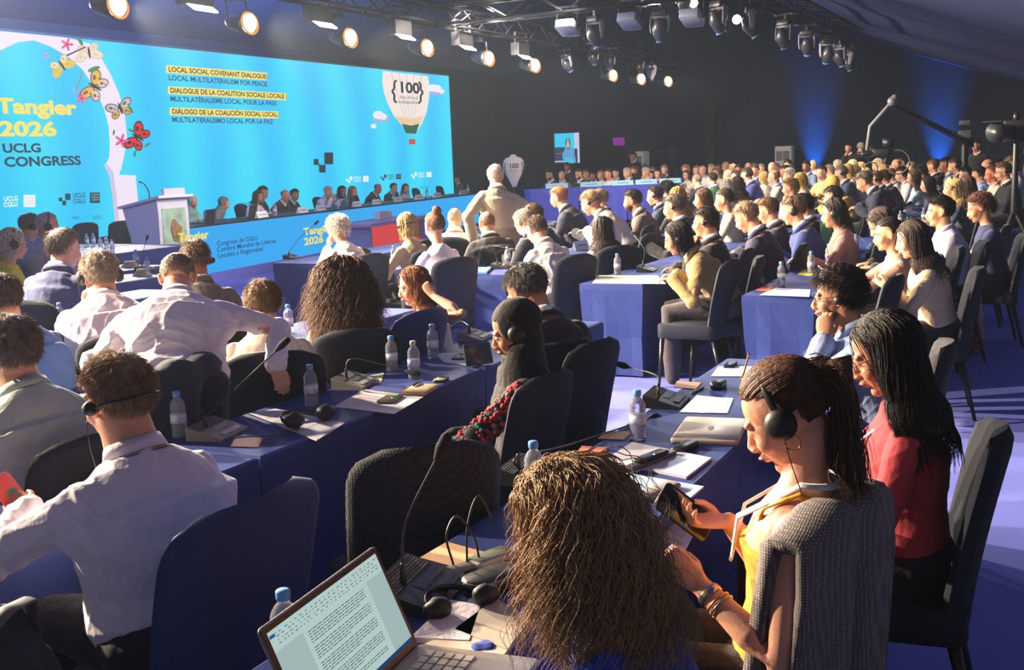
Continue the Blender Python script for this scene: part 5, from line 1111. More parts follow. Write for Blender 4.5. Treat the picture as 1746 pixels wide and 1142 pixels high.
bottle(1535, 384, 'water bottle just left of the man in the striped grey shirt', z=.75); bottle(1575, 378, 'water bottle against the face of the man in the striped shirt'); bottle(1584, 339, 'water bottle near the woman with long blond hair'); bottle(378, 505 if False else 992, 'x') if False else None
for i, (x, y) in enumerate(((149, 420), (172, 426), (182, 423), (192, 431), (233, 453), (252, 468), (160, 419))):
    bottle(x, y, ['water bottle by the dark chair left of the lectern, first in the cluster', 'water bottle with its neighbour touching, middle of the lectern cluster', 'water bottle right behind the middle of the cluster', 'water bottle at the near side of the cluster', 'water bottle beside the folded napkins', 'water bottle beside the stacked plate, closest to the lectern base', 'water bottle at the far side of the cluster'][i], group='bottles on the crowded left table')
bottle(100, 516, 'blue bottle cap between the suit and the pink shirt at the left', top=True)
# ---- microphones
mic(372, 742, 475, 594, .05, 'pale microphone unit in the left foreground, its thin neck rising to the right', 12, True, via=(400, 665))
mic(606, 657, 697, 634, -.1, 'pale microphone unit with its neck bent over like an arch', 12, True, via=(604, 612))
mic(812, 578, 762, 560, .3, 'pale microphone unit almost touching the black headscarf', 8, True, via=(785, 548))
mic(1137, 688, 1068, 625, .25, 'black microphone unit on the right table with a crooked neck', 6, via=(1118, 640))
mic(720, 1015, 748, 775, -.12, 'black microphone unit by the open laptop with a long rising neck', 10, via=(693, 890), k=1.1)
mic(905, 815, 1110, 713, .75, 'microphone with a long neck reaching across the right table from behind curly hair', 5, via=(975, 757))
mic(90, 640, 130, 622, .1, 'microphone with a low arched neck behind the grey-haired man at the left', 10, via=(105, 612)); mic(500, 441, 537, 382, .1, 'black microphone on the corner table before the stage desk', 10); mic(855, 457, 870, 425, -.2, 'microphone with a neck curving over the table with blue folders', 10, via=(842, 420))
mic(1103, 462, 1080, 400, .5, 'microphone standing beside the woman in khaki', 10, via=(1098, 425)); mic(1065, 405, 1112, 352, -.1, 'microphone with its neck leaning right between two seated men', 10); mic(1440, 425, 1547, 348, .2, 'microphone whose neck rises towards the empty chair at the right', 10)
mic(1490, 440, 1452, 397, .4, 'microphone with pale neck beside the green box', 10); mic(250, 462, 250, 408, .1, 'microphone standing in front of the lectern on the crowded table', 10); mic(1322, 403, 1315, 395, .3, 'microphone between the man in navy and the dark-haired man', 10); mic(1520, 380, 1575, 366, .2, 'microphone pointing at the man in the striped shirt', 10)
# ---- papers, cards, phones on the near tables
quad('paper_sheet', [(620, 664), (722, 677), (672, 706), (570, 694)], 'white sheet under the grey mobile phone', 'paper', (214, 206, 200), text_lines=5)
slab('mobile_phone', 665, 678, .155, .075, .009, 12, 'grey mobile phone with a green patch lying on a white sheet', 'phone', (120, 112, 104), z=.754, screen=(96, 84, 78)); 
b = MB(); b.rbox((.05, .004, .0115), (.045, .05, .001), .005); build(b, 'green_widget', mat('phone_green', (86, 150, 70), .4), bpy.data.objects['mobile_phone'])
t = slab('spiral_notebook', 716, 661, .17, .11, .018, 10, 'cream spiral notebook with a black pen on it', 'notebook', (222, 200, 150), r=.004, rough=.7); b = MB()
for k in range(14): a = -.072+k*.011; b.loft([(a+.003*math.cos(u), .055+.005*math.cos(u), .012+.011*math.sin(u)) for u in np.linspace(-1.5, 4, 9)], [.0012]*9, n=5)
build(b, 'spiral', mat('spiral_black', (40, 36, 30), .4), t, True)
def pen(px, py, yaw, z, label, rgb=(24, 24, 26), L=.14):
    p = at(px, py, z); t = empty('pen', (p[0], p[1], z+.005), math.radians(yaw)); tag(t, label, 'pen', None); b = MB(); b.loft([(-L/2, 0, 0), (L/2-.02, 0, 0), (L/2, 0, 0)], [.0045, .005, .0018], side=(0, 1, 0), n=10); build(b, 'barrel', mat('pen', rgb, .3), t, True); b = MB(); b.box((-L/4, 0, .0065), (.04, .003, .002)); build(b, 'clip', mat('pen_clip', (120, 120, 120), .3, metal=.8), t); return t
pen(713, 654, 14, .770, 'black pen lying on the cream spiral notebook')
slab('card_case', 752, 645, .10, .055, .012, 12, 'small dark case with a pale lid behind the notebook', 'case', (36, 34, 34), screen=(190, 180, 140))
quad('paper_sheet', [(424, 706), (470, 698), (588, 722), (540, 752)], 'white programme sheets under the black headphones', 'paper', (206, 204, 210), .004, text_lines=6); quad('paper_sheet', [(590, 600), (640, 605), (600, 640), (560, 640)], 'greenish paper slipped under the arched microphone unit', 'paper', (196, 212, 172)) if False else None
quad('green_paper', [(632, 640), (655, 636), (650, 652), (628, 655)], 'small green paper beside the arched microphone unit', 'paper', (196, 214, 170))
quad('coaster_card', [(402, 745), (450, 748), (441, 763), (393, 762)], 'orange-red card on the blue table right of the pale-shirted man', 'card', (220, 84, 62), .003, m=mat('card_red', (222, 84, 62), .5, var=.15, vscale=25))
quad('paper_sheet', [(740, 603), (800, 600), (812, 625), (758, 618)], 'white sheet beneath the green-backed phone', 'paper', (215, 212, 210)); slab('mobile_phone', 785, 607, .14, .07, .009, 15, 'mobile phone with a pale green screen near the black headscarf', 'phone', (24, 28, 28), z=.753, screen=(150, 190, 170))
tp_ = at(816, 622, .751); t = empty('tablet_computer', tuple(tp_), math.radians(-35)); tag(t, 'dark propped tablet in front of the woman in a black headscarf', 'tablet'); b = MB(); b.rbox((0, 0, .055), (.15, .11, .008), .008, rot('x', 72)); build(b, 'body', mat('tablet_body', (58, 62, 74), .3), t, True); b = MB(); b.rbox((0, .035, .03), (.08, .07, .004), .004, rot('x', 130)); build(b, 'stand', mat('tablet_stand', (40, 42, 50), .5), t, True)
def headphones(px, py, yaw, label, z=.75):
    p = at(px, py, z); t = empty('headphones', (p[0], p[1], z+.012), math.radians(yaw)); tag(t, label, 'headphones'); m = mat('headset_black', (22, 22, 25), .3); b = MB(); b.loft([(.085*math.cos(a), .10*math.sin(a), .008+.012*math.sin(a)) for a in np.linspace(-.2, math.pi+.2, 25)], [(.010, .0035)]*25, side=(0, 0, 1), n=8); build(b, 'headband', m, t, True)
    for s in (1, -1): b = MB(); b.loft([(s*.070, -.035, .022), (s*.085, -.035, .022), (s*.100, -.035, .022)], [.032, .034, .026], side=(0, 0, 1), n=18); build(b, 'ear_cup', mat('ear_pad', (14, 14, 16), .55), t, True)
    b = MB(); curve_tube(b, [(-.08, -.06, 0), (-.14, -.10, -.008), (-.20, -.05, -.010), (-.28, .05, -.010), (-.34, .06, -.010)], .0018, n=5); build(b, 'cable', m, t, True); return t
headphones(520, 722, -12, 'black headphones lying on papers on the left table', .754)
# right row
quad('coaster_card', [(1035, 736), (1078, 736), (1065, 750), (1020, 748)], 'pale orange card beside the bottle on the right table', 'card', (238, 178, 120), .003); quad('coaster_card', [(992, 761), (1037, 764), (1022, 783), (978, 780)], 'salmon pink card near the curly-haired woman', 'card', (232, 122, 100), .003, m=mat('card_pink', (232, 124, 104), .5, var=.12, vscale=25)); quad('coaster_card', [(1155, 650), (1196, 653), (1186, 664), (1148, 660)], 'apricot card next to the black microphone unit', 'card', (240, 180, 130), .003)
quad('plastic_folder', [(1188, 675), (1250, 680), (1240, 705), (1158, 703)], 'transparent folder beyond the closed laptop', 'folder', (205, 208, 222), m=mat('plastic_sleeve', (198, 200, 216), .15, var=.1, vscale=12, spec=.8))
P4 = [at(1190, 702, .77), at(1262, 700, .77), at(1268, 766, .77), at(1142, 750, .77)]
t = slab('closed_laptop', 1212, 730, .34, .235, .018, 8, 'closed silver laptop with a dark logo on its lid', 'laptop', (176, 172, 160), r=.012, rough=.35); b = MB()
for s_ in (1, -1): b.loft([(-.03, s_*.0+.0, .0192), (-.008, s_*.010, .0192), (.008, s_*-.010, .0192), (.030, 0, .0192)], [(.0016, .0006)]*4, side=(0, 1, 0), n=5)
build(b, 'logo', mat('logo_dark', (40, 40, 40), .4), t)
quad('document_stack', [(1078, 757), (1213, 784), (1170, 817), (1030, 788)], 'stack of papers in a plastic sleeve on the right table', 'papers', (206, 204, 214), .008, m=mat('paper_stack', (200, 198, 208), .3, var=.08, vscale=12)); slab('spiral_notebook', 1108, 782, .26, .045, .012, -14, 'dark spiral pad lying on the paper stack', 'notebook', (70, 70, 74), z=.759, r=.004); slab('mobile_phone', 1110, 775, .16, .045, .010, -16, 'glossy black phone on top of the dark pad', 'phone', (16, 16, 18), z=.772, screen=(60, 66, 76))
t = slab('charger_case', 1168, 757, .13, .05, .020, -8, 'black headset control box lying in front of the closed laptop', 'device', (26, 26, 28), r=.01); b = MB(); curve_tube(b, [(-.06, 0, .01), (-.10, .03, .006), (-.12, -.01, .004), (-.09, -.03, .003), (-.05, -.01, .006)], .003, n=6); build(b, 'cable', mat('cable_black', (18, 18, 20), .4), t, True)
quad('document_stack', [(1065, 808), (1200, 832), (1165, 862), (1060, 845)], 'pale blue papers at the table edge under the pouch', 'papers', (176, 198, 226), .006); quad('paper_sheet', [(1105, 868), (1186, 905), (1150, 975), (1080, 940)], 'printed page on the lap of the woman holding a phone', 'paper', (206, 200, 200), z=.70, text_lines=14) 
slab('pencil_pouch', 1122, 832, .17, .06, .014, -16, 'grey textured pouch on the table edge', 'pouch', (130, 128, 124), z=.757, rough=.8); slab('badge_holder', 1245, 620, .13, .05, .012, 5, 'black device with cables beside the writing hand', 'device', (20, 20, 22), r=.01); quad('paper_sheet', [(1225, 625), (1290, 625), (1270, 642), (1212, 642)], 'white paper under the writing hand', 'paper', (214, 212, 214), text_lines=4); slab('sunglasses_case', 1225, 650, .10, .06, .03, 5, 'dark soft case beside the apricot card', 'case', (30, 28, 28), r=.02); pen(1190, 667, -5, .75, 'metal pen pointing at the dark soft case', (110, 104, 98))
# foreground: card, hub, pouch, cables
quad('coaster_card', [(762, 925), (828, 943), (790, 972), (716, 952)], 'big peach card with a blue logo near the open laptop', 'card', (240, 196, 152), .003, m=mat('card_peach', (240, 196, 152), .5, var=.06, vscale=20))
t = slab('usb_hub', 800, 960, .12, .035, .014, -28, 'grey connector box with black cables near the curly hair', 'device', (150, 146, 142), r=.004); b = MB(); curve_tube(b, [(-.04, .01, .016), (-.05, .02, .09), (-.01, .03, .13), (.03, .02, .07), (.03, .0, .02)], .003, n=6, seg=30); curve_tube(b, [(.0, .01, .014), (.02, .03, .10), (.07, .05, .16), (.12, .06, .08)], .003, n=6, seg=30); build(b, 'cable', mat('cable_black', (18, 18, 20), .4), t, True); quad('paper_sheet', [(790, 988), (838, 982), (850, 1012), (770, 994)], 'small white paper under the grey pouch', 'paper', (214, 208, 212))
t = slab('glasses_case', 842, 975, .17, .085, .036, -22, 'grey-black oval pouch with a pale zip beside the curly hair', 'case', (54, 54, 50), r=.045); b = MB(); b.rbox((0, 0, .030), (.173, .088, .004), .042); build(b, 'zip', mat('zip_pale', (150, 146, 130), .5), t, True); slab('mobile_phone', 838, 945, .13, .06, .02, -20, 'white-edged phone lying behind the grey pouch', 'phone', (205, 205, 205), z=.75, screen=(120, 128, 110))
hp_ = headphones(778, 1040, -30, 'black headphones on a white cloth beside the open laptop'); hp_.scale = (.78,)*3; quad('white_cloth', [(768, 1030), (820, 1040), (800, 1100), (700, 1095)], 'crumpled white bag under the black headphones', 'bag', (226, 222, 222), .012, m=mat('white_plastic', (224, 220, 224), .3, bump=.8, bscale=18))
# open book-like notebook
P = [at(x, y, .80) for x, y in ((792, 1022), (900, 1060), (862, 1118), (742, 1070))]; t = empty('open_notebook', tuple((P[0]+P[2])/2)); t.location.z = .751; tag(t, 'open beige notebook lying between laptop and curly hair', 'notebook'); c = np.array([t.location.x, t.location.y, .751]); b = MB(); b.prism([(p[0]-c[0], p[1]-c[1]) for p in P], .012, .030) if False else None
def page(px4, z0, z1, name, rgb):
    Q = [at(x, y, .765) for x, y in px4]; pl = [(q[0]-c[0], q[1]-c[1]) for q in Q]; a = sum(pl[i][0]*pl[(i+1) % 4][1]-pl[(i+1) % 4][0]*pl[i][1] for i in range(4)); pl = pl[::-1] if a < 0 else pl; b = MB(); b.prism(pl, z0, z1); return build(b, name, mat('notebook_page', rgb, .6, var=.04, vscale=15), t)
page([(845, 1018), (905, 1052), (865, 1105), (775, 1070)], .0, .012, 'right_page', (186, 176, 158)); page([(775, 1070), (865, 1105), (835, 1142), (722, 1095)], .0, .010, 'left_page', (206, 192, 170))
# ---- open laptop in the foreground
TL, TR, BR = at(437, 1075, .97), at(637, 930, .97), at(708, 1105, .76); ux = nz(TR-TL); wL = float(np.linalg.norm(TR-TL)); up_ = nz((TR-BR)-ux*np.dot(TR-BR, ux)); hL = .232; nrm = np.cross(ux, up_)
t = empty('open_laptop', tuple(BR)); tag(t, 'open laptop showing a white document in the left foreground', 'laptop'); RL = np.stack([ux, up_, nrm], 1); O = TR-up_*hL; t.location = tuple(O); Mt = Matrix.Translation(-Vector(O))
b = MB(); b.rbox(O-ux*wL/2+up_*hL/2, (wL, hL, .008), .012, RL, seg=5); lid = build(b, 'lid', mat('laptop_shell', (120, 112, 104), .35, metal=.6), t, True, Mt); Z = Matrix.Identity(4)
sgn = 1 if np.dot(nrm, CC-O) > 0 else -1
def on_lid(name, x0, x1, y0, y1, lift, m, parent=lid):
    c_ = O-ux*wL+ux*wL*(x0+x1)/2+up_*hL*(y0+y1)/2+nrm*sgn*lift; b = MB(); b.box(c_, (wL*(x1-x0), hL*(y1-y0), .0008), RL); return build(b, name, m, parent)
def lidtri(name, quads, lift, m):
    b = MB()
    for x0, x1, y0, y1 in quads: c_ = O-ux*wL+ux*wL*(x0+x1)/2+up_*hL*(y0+y1)/2+nrm*sgn*lift; b.box(c_, (wL*(x1-x0), hL*(y1-y0), .0003), RL)
    return build(b, name, m, lid)
on_lid('bezel', .008, .992, .01, .99, .0046, mat('bezel_black', (24, 22, 24), .3)); on_lid('display', .035, .965, .10, .94, .0052, emit('document_screen', (196, 222, 218), .80))
lidtri('taskbar', [(.035, .965, .10, .135)], .0058, emit('taskbar_blue', (40, 84, 140), .6)); lidtri('taskbar_icons', [(.40+.025*k, .415+.025*k, .108, .128) for k in range(8)], .0062, emit('taskbar_icon', (220, 225, 235), .6))
for q_m in ((.035, .24, .135, .78), (.80, .965, .135, .78)): lidtri('page_margin', [q_m], .0056, emit('page_margin', (182, 208, 206), .74))
lidtri('menu_tab', [(.037, .075, .885, .91)], .0058, emit('tab_blue', (40, 100, 180), .7))
rs = random.Random(5); q_ = []
for k in range(26):
    y = .75-.022*k
    if k % 6 == 5 or y < .15: continue
    e = .76 if k % 6 != 4 else .40+.3*rs.random(); x = .27
    while x < e: w_ = .012+.03*rs.random(); q_.append((x, min(e, x+w_), y, y+.006)); x += w_+.008
lidtri('document_text', q_, .0060, emit('document_ink', (70, 88, 92), .6)); q_ = []
for yy in (.90, .875, .845, .82):
    x = .08
    while x < .93: w_ = .006+.018*rs.random(); q_.append((x, x+w_, yy, yy+.007)); x += w_+.012+.02*rs.random()
lidtri('toolbar_icons', q_, .0060, emit('toolbar_ink', (120, 140, 150), .6))
bd = nz([-up_[0]*0-nrm[0]*-sgn, -nrm[1]*-sgn, 0]); fwd = nz([nrm[0]*sgn, nrm[1]*sgn, 0]); ux2 = nz([ux[0], ux[1], 0]); fwd = nz(fwd-ux2*np.dot(fwd, ux2)); RB = np.stack([ux2, fwd, [0, 0, 1]], 1); cb = O-ux*wL/2+fwd*.135; cb = np.array([cb[0], cb[1], .760])
b = MB(); b.rbox(cb, (wL, .27, .016), .012, RB, seg=5); base = build(b, 'keyboard_base', mat('laptop_shell', (170, 160, 148), .4, metal=.3), t, True, Mt); b = MB()
for r in range(5):
    for k in range(13):
        b.rbox(cb-ux2*(wL*.40-k*wL*.80/12.)+fwd*(-.09+r*.022)+np.array([0, 0, .0095]), (wL*.80/12*.86, .018, .003), .003, RB)
build(b, 'keys', mat('keycaps', (196, 188, 176), .5), base, False); b = MB(); b.rbox(cb+fwd*.08+np.array([0, 0, .0085]), (.12, .07, .001), .006, RB); build(b, 'touchpad', mat('touchpad', (150, 142, 132), .3), base)
# ---- bag and jackets
def cardigan(): pass
p = at(90, 1090, .80); t = empty('black_handbag', (p[0]-.08, p[1]+.10, .48), math.radians(20), 1.12); tag(t, 'black and grey handbag with a curved strap in the bottom left corner', 'bag'); b = MB(); b.loft([(0, 0, -.02), (0, 0, .10), (0, .0, .20), (0, 0, .27)], [(.20, .12), (.21, .12), (.18, .08), (.15, .03)], n=24); me = remesh(b, .008, 4); wrinkle(me, .010, 8); link('body', me, mat('bag_black', (30, 30, 33), .6, bump=.3, bscale=60), t)
b = MB(); b.loft([(.16, .0, .24), (.12, -.02, .33), (0, -.05, .36), (-.12, -.03, .32), (-.17, 0, .20)], [(.016, .005)]*5, side=(0, 1, 0), n=8); build(b, 'strap', mat('strap_grey', (92, 90, 84), .5), t, True); b = MB(); b.loft([(-.15, 0, .285), (.15, 0, .285)], [.006, .006], n=6); build(b, 'zip', mat('zip_grey', (130, 126, 116), .4), t, True)
def drape(name, x, y, yaw, w, zt, zb, m, label, cat, ridge=.02, seed=1, thick=.028, dy=-.31, front=.55, noise_amp=.012):
    """garment hung over a chair back: a folded sheet with thickness following the back"""
    nu = 40; prof = []; R = rot('z', yaw)
    h1, h2 = zt-zb, (zt-zb)*front; N1 = 22; v = []
    for j in range(N1*2+1):
        s = (j-N1)/N1
        for i in range(nu+1):
            a = -1+2*i/nu; ph = math.sin(a*7+seed)+.6*math.sin(a*13+seed*2.3)
            if s <= 0: z = zt-h1*(-s); yb = dy-.045-.02*(-s)+.11*(-s)*.8-ridge*ph*(-s)**.7
            else: z = zt-h2*s; yb = dy+.045+.05*s+ridge*.4*ph*s
            if abs(s) < .12: k = abs(s)/.12; z = zt+.018*(1-k*k); yb = dy+(yb-dy)*k**.5*1.0
            ww = w/2*(1+.05*abs(s)); z -= .055*a**4+.012*ph*abs(s); yb += .05*a*a; v.append((a*ww, yb, z+noise_amp*math.sin(a*9+seed)))
    v = np.array(v); n1 = nu+1; f = [(j*n1+i, j*n1+i+1, (j+1)*n1+i+1, (j+1)*n1+i) for j in range(N1*2) for i in range(nu)]; me = to_mesh(name, v, f); o = link(name, me, m); o.location = (x, y, 0); o.rotation_euler = (0, 0, math.radians(yaw)); so = o.modifiers.new('thick', 'SOLIDIFY'); so.thickness = thick; so.offset = 0; tag(o, label, cat); return o
# ---- chairs
c1 = chair(2.07, 2.02, 0, 'navy covered chair of the man in the pale shirt, bottom left', 'navy'); c1.scale = (1.15, 1, 1.01); chair(2.85, 1.80, -44, 'empty dark mesh-edged chair turned towards the table, behind the curly hair', 'mesh')
chair(3.30, 3.42, 3, 'dark chair with a jacket over it under the bending man'); chair(3.98, 4.95, 0, 'dark chair seen between the blue denim shirt and the bending man')
cc_ = chair(2.50, .69, -15, 'chair hidden under a grey knitted cardigan, bottom right'); cc_.scale = (.80, 1, .985)
drape('jacket', 3.30, 3.42, 3, .56, .985, .55, cloth((52, 56, 70)), 'dark grey jacket hung over a chair under the bending man', 'jacket', seed=3)
KN = mesh_fabric('grey_knit', (140, 130, 126), (92, 85, 85), 150); drape('cardigan', 2.50, .69, -15, .42, .97, .30, KN, 'ribbed grey cardigan hung over the chair of the woman holding a phone', 'cardigan', ridge=.045, seed=6, thick=.035)
chair(8.55, 2.60-.25, 0, 'dark chair of the woman in khaki, its tall back towards the aisle') if False else None
# block 2 empty / visible chairs
for x, y, yaw, lab in ((8.12, 2.46, 0, 'empty tall dark chair beside the table corner with orange cards'), (7.2, 1.18, -3, 'dark chair behind the woman in the beige blazer'), (8.7, 1.12, 0, 'dark chair with a pale top behind the man in the striped shirt'), (13.1, 1.05, 0, 'dark chair at the aisle in front of the carpet strip'), (11.6, .75, 0, 'dark chair at the aisle with straight legs beside the red bag'), (15.5, 2.2, -6, 'empty dark chair between the men and the blue table in the middle distance'), (14.6, 3.4, 0, 'empty dark chair behind the woman in yellow'), (8.8, 5.35, 0, 'dark chair in front of the woman with a bun'), (10.9, 4.05, 0, 'dark chair in the middle rows beside the long straight hair'), (9.0, 6.35, 0, 'dark chair beside the white-haired woman'), (10.1, 6.25, 0, 'dark chair behind the patterned blouse')):
    chair(x, y, yaw, lab)
for px, py, lab in ((155, 379, 'dark chair left of the lectern with bottles before it'), (216, 376, 'dark chair whose back touches the lectern')): q_ = at(px, py, .96); chair(q_[0]+.05, q_[1]+.33, -20, lab)
# red shopping bag
t = empty('shopping_bag', tuple(at(1645, 600, 0)), math.radians(-12)); tag(t, 'red patterned shopping bag hanging beside a chair at the aisle', 'bag'); 
def redmat():
    m, bs = new_mat('red_pattern'); N, L = nt(m); tc = N.new('ShaderNodeTexCoord'); v = N.new('ShaderNodeTexVoronoi'); v.inputs['Scale'].default_value = 9; mt = N.new('ShaderNodeMath'); mt.operation = 'MULTIPLY'; mt.inputs[1].default_value = 26; sn = N.new('ShaderNodeMath'); sn.operation = 'SINE'; r = N.new('ShaderNodeValToRGB'); r.color_ramp.elements[0].position = .55; r.color_ramp.elements[1].position = .8; r.color_ramp.elements[0].color = (*lin((120, 16, 34)), 1); r.color_ramp.elements[1].color = (*lin((225, 140, 150)), 1)
    L.new(tc.outputs['Object'], v.inputs['Vector']); L.new(v.outputs['Distance'], mt.inputs[0]); L.new(mt.outputs[0], sn.inputs[0]); L.new(sn.outputs[0], r.inputs[0]); L.new(r.outputs[0], bs.inputs['Base Color']); bs.inputs['Roughness'].default_value = .35; return m
b = MB(); v = [(-.10, -.14, .02), (.10, -.14, .02), (.10, .14, .02), (-.10, .14, .02), (-.075, -.11, .48), (.06, -.11, .48), (.06, .11, .48), (-.075, .11, .48)]; b.add(v, [(3, 2, 1, 0), (0, 1, 5, 4), (1, 2, 6, 5), (2, 3, 7, 6), (3, 0, 4, 7), (4, 5, 6, 7)]); build(b, 'body', redmat(), t); b = MB(); b.box((-.01, 0, .487), (.10, .19, .006)); build(b, 'lining', mat('bag_lining', (220, 150, 130), .6), t)
for s in (1, -1): b = MB(); b.loft([(-.01+s*.05, -.06, .48), (-.01+s*.05, -.05, .60), (-.01+s*.05, .05, .60), (-.01+s*.05, .06, .48)], [.004]*4, n=6); build(b, 'handle', mat('bag_handle', (110, 20, 36), .5), t, True)
# things on the far tables
t = empty('green_box', tuple(at(1411, 441, .75))); t.location.z = .751; tag(t, 'tall green box standing on the table beside the woman with a patterned scarf', 'box'); gm = mat('box_green', (62, 134, 110), .4); b = MB(); b.rbox((0, 0, .19), (.16, .10, .38), .006); build(b, 'body', gm, t); b = MB(); b.box((-.081, 0, .19), (.002, .085, .34)); build(b, 'front_panel', mat('box_green_light', (98, 176, 146), .35), t)
quad('blue_leaflet', [(1484, 415), (1500, 419), (1492, 432), (1468, 430)], 'blue and yellow leaflet in front of the laughing women', 'leaflet', (84, 140, 200), .004, m=mat('leaflet_blue', (80, 140, 205), .35, var=.4, vscale=20)); quad('orange_card', [(1302, 487), (1322, 484), (1312, 496), (1288, 495)], 'orange card at the corner of the front far table', 'card', (232, 130, 90)); quad('paper_sheet', [(1322, 491), (1382, 494), (1380, 506), (1295, 503)], 'white sheets at the corner of the front far table', 'paper', (190, 198, 222), text_lines=5); quad('yellow_card', [(1368, 461), (1392, 459), (1384, 470), (1360, 468)], 'green and yellow leaflet near the two close bottles', 'leaflet', (206, 206, 80))
quad('paper_sheet', [(1020, 470), (1120, 470), (1135, 484), (1010, 483)], 'cream sheets in front of the woman in khaki', 'paper', (236, 224, 196), .004, text_lines=6); quad('blue_folder', [(786, 458), (838, 459), (830, 467), (782, 466)], 'blue folders stacked at the end of the third row table', 'folder', (70, 120, 190), .02)
for x, y, lab, w_ in ((955, 389, 'pale blue name card propped in front of the writing man', .2), (893, 440, 'pale name card beside the grey-haired sitter\'s elbow', .2), (990, 418, 'white name card left of the long straight hair', .22), (810, 392, 'pale name card in front of the bald man in black', .22)):
    p = at(x, y, .80); t = empty('name_card', (p[0], p[1], .751), math.radians(-20)); tag(t, lab, 'name card', 'name cards on the audience tables'); b = MB(); b.add([(-.11, -.035, 0), (.11, -.035, 0), (.11, 0, .10), (-.11, 0, .10), (-.11, .035, 0), (.11, .035, 0)], [(0, 1, 2, 3), (3, 2, 5, 4), (1, 0, 4, 5), (0, 3, 4), (1, 5, 2)]); build(b, 'card', mat('name_card', (200, 226, 240), .4), t); b = MB(); b.box((0, -.02, .052), (.13, .002, .012), rot('x', -19)); build(b, 'printed_name', mat('card_ink', (90, 110, 130), .5), t)
# stage-side podium with red front made to glow like a screen, tripods etc. in front of the desk
p = at(655, 440, .0); p = aty(652, 402, 9.9); t = empty('display_desk', (p[0], p[1], 0), math.radians(8)); tag(t, 'low lilac-topped desk with a glowing red front before the stage', 'desk'); b = MB(); b.rbox((0, 0, .84), (2.3, .7, .05), .03); build(b, 'desk_top', mat('lilac_top', (150, 120, 170), .4), t); b = MB(); b.rbox((0, -.20, .41), (2.0, .05, .80), .03); build(b, 'front_print', emit('red_screen', (232, 66, 74), .75), t); b = MB(); b.box((-1.05, 0, .41), (.05, .6, .81)); build(b, 'side_panel', mat('side_lilac', (120, 130, 175), .5), t); b = MB(); b.box((1.05, 0, .41), (.05, .6, .81)); build(b, 'side_panel', mat('side_lilac', (120, 130, 175), .5), t)
b = MB(); b.rbox((.3, .1, .93), (.5, .1, .13), .02); build(b, 'white_box', mat('white_box', (220, 222, 230), .4), t)
# folded napkins, cups on the crowded left table
for x, y, w_, lab, rgb in ((222, 452, .16, 'round cream plate standing on the crowded table', (220, 204, 180)), (242, 466, .14, 'stack of cream napkins in front of the lectern', (226, 208, 170))):
    p = at(x, y, .77); t = empty('napkin_stack', (p[0], p[1], .751), .3); tag(t, lab, 'napkins'); b = MB()
    for k in range(4): b.rbox((0, 0, .008+k*.016), (w_*(1-.1*k), w_*(1-.1*k), .013), .02, rot('z', k*12))
    build(b, 'napkin', mat('napkin', rgb, .7), t, True); b = MB(); b.rbox((0, 0, .002), (w_*1.2, w_*1.2, .004), .05); build(b, 'saucer', mat('saucer', (200, 200, 205), .3), t, True)
quad('paper_sheet', [(200, 470), (226, 467), (224, 475), (198, 477)], 'white notes at the front edge of the crowded table', 'paper', (226, 226, 230), text_lines=3)
# flower arrangement, orange cushion by the man in the striped shirt
p = at(1592, 390, .75); p[1] = 1.64; t = empty('flower_arrangement', (p[0], p[1], .751)); tag(t, 'green leafy arrangement in front of the man in the striped shirt', 'plant'); b = MB(); rs_ = np.random.RandomState(3)
for k in range(46):
    a, r, z_ = rs_.rand()*6.28, .12*math.sqrt(rs_.rand()), .04+.09*rs_.rand(); d_ = nz([math.cos(a), math.sin(a), .8]); b.ell((r*math.cos(a), r*math.sin(a), z_), (.030, .010, .003), np.stack([d_, nz(np.cross([0, 0, 1], d_)), nz(np.cross(d_, nz(np.cross([0, 0, 1], d_))))], 1), nu=8, nv=5)
build(b, 'leaves', mat('leaf_green', (58, 96, 46), .5, var=.3, vscale=30), t, True); b = MB(); b.loft([(0, 0, .0), (0, 0, .05)], [.07, .09], n=16, dome=False); build(b, 'pot', mat('pot_dark', (50, 40, 36), .5), t, True)
p = atd(1582, 420, 8.4); t = empty('orange_bag', (p[0], p[1], .46)); tag(t, 'orange bag on a chair behind the women at the far front table', 'bag'); b = MB(); b.ell((0, 0, .22), (.10, .08, .20)); me = remesh(b, .01, 2); link('body', me, mat('bag_orange', (225, 92, 36), .5), t); b = MB(); b.loft([(-.05, 0, .40), (0, 0, .50), (.05, 0, .40)], [.006]*3, n=6); build(b, 'handle', mat('bag_orange', (190, 70, 30), .5), t, True)
# name cards, laptops and bottles on the panel desk
def desk_thing(px, off): p = desk_pt(px, off, DESKZ+.001); return p
YD = math.atan2(DU[1], DU[0])
for i, px in enumerate((445, 515, 546, 608, 642, 679, 715, 746, 790)):
    p = desk_thing(px, .10); t = empty('name_card', tuple(p), YD); tag(t, ['white name card before the woman wearing a sash', 'white name card before the bearded panelist in a black suit', 'white name card before the panelist with raised hands', 'white name card before the blond panelist', 'white name card before the balding man in a dark suit', 'white name card before the man with the dark tie', 'white name card at the empty place right of the last panelist', 'second white name card from the right end of the panel desk', 'white name card at the right end of the panel desk'][i], 'name card', 'name cards on the panel desk'); b = MB(); w_ = .17 if px < 700 else .22; b.add([(-w_, -.04, 0), (w_, -.04, 0), (w_, 0, .11), (-w_, 0, .11), (-w_, .04, 0), (w_, .04, 0)], [(0, 1, 2, 3), (3, 2, 5, 4), (1, 0, 4, 5), (0, 3, 4), (1, 5, 2)]); build(b, 'card', mat('name_card_white', (222, 232, 240), .4), t); b = MB(); b.box((0, -.023, .055), (w_*1.4, .002, .014), rot('x', -20)); build(b, 'printed_name', mat('card_ink', (110, 120, 130), .5), t)
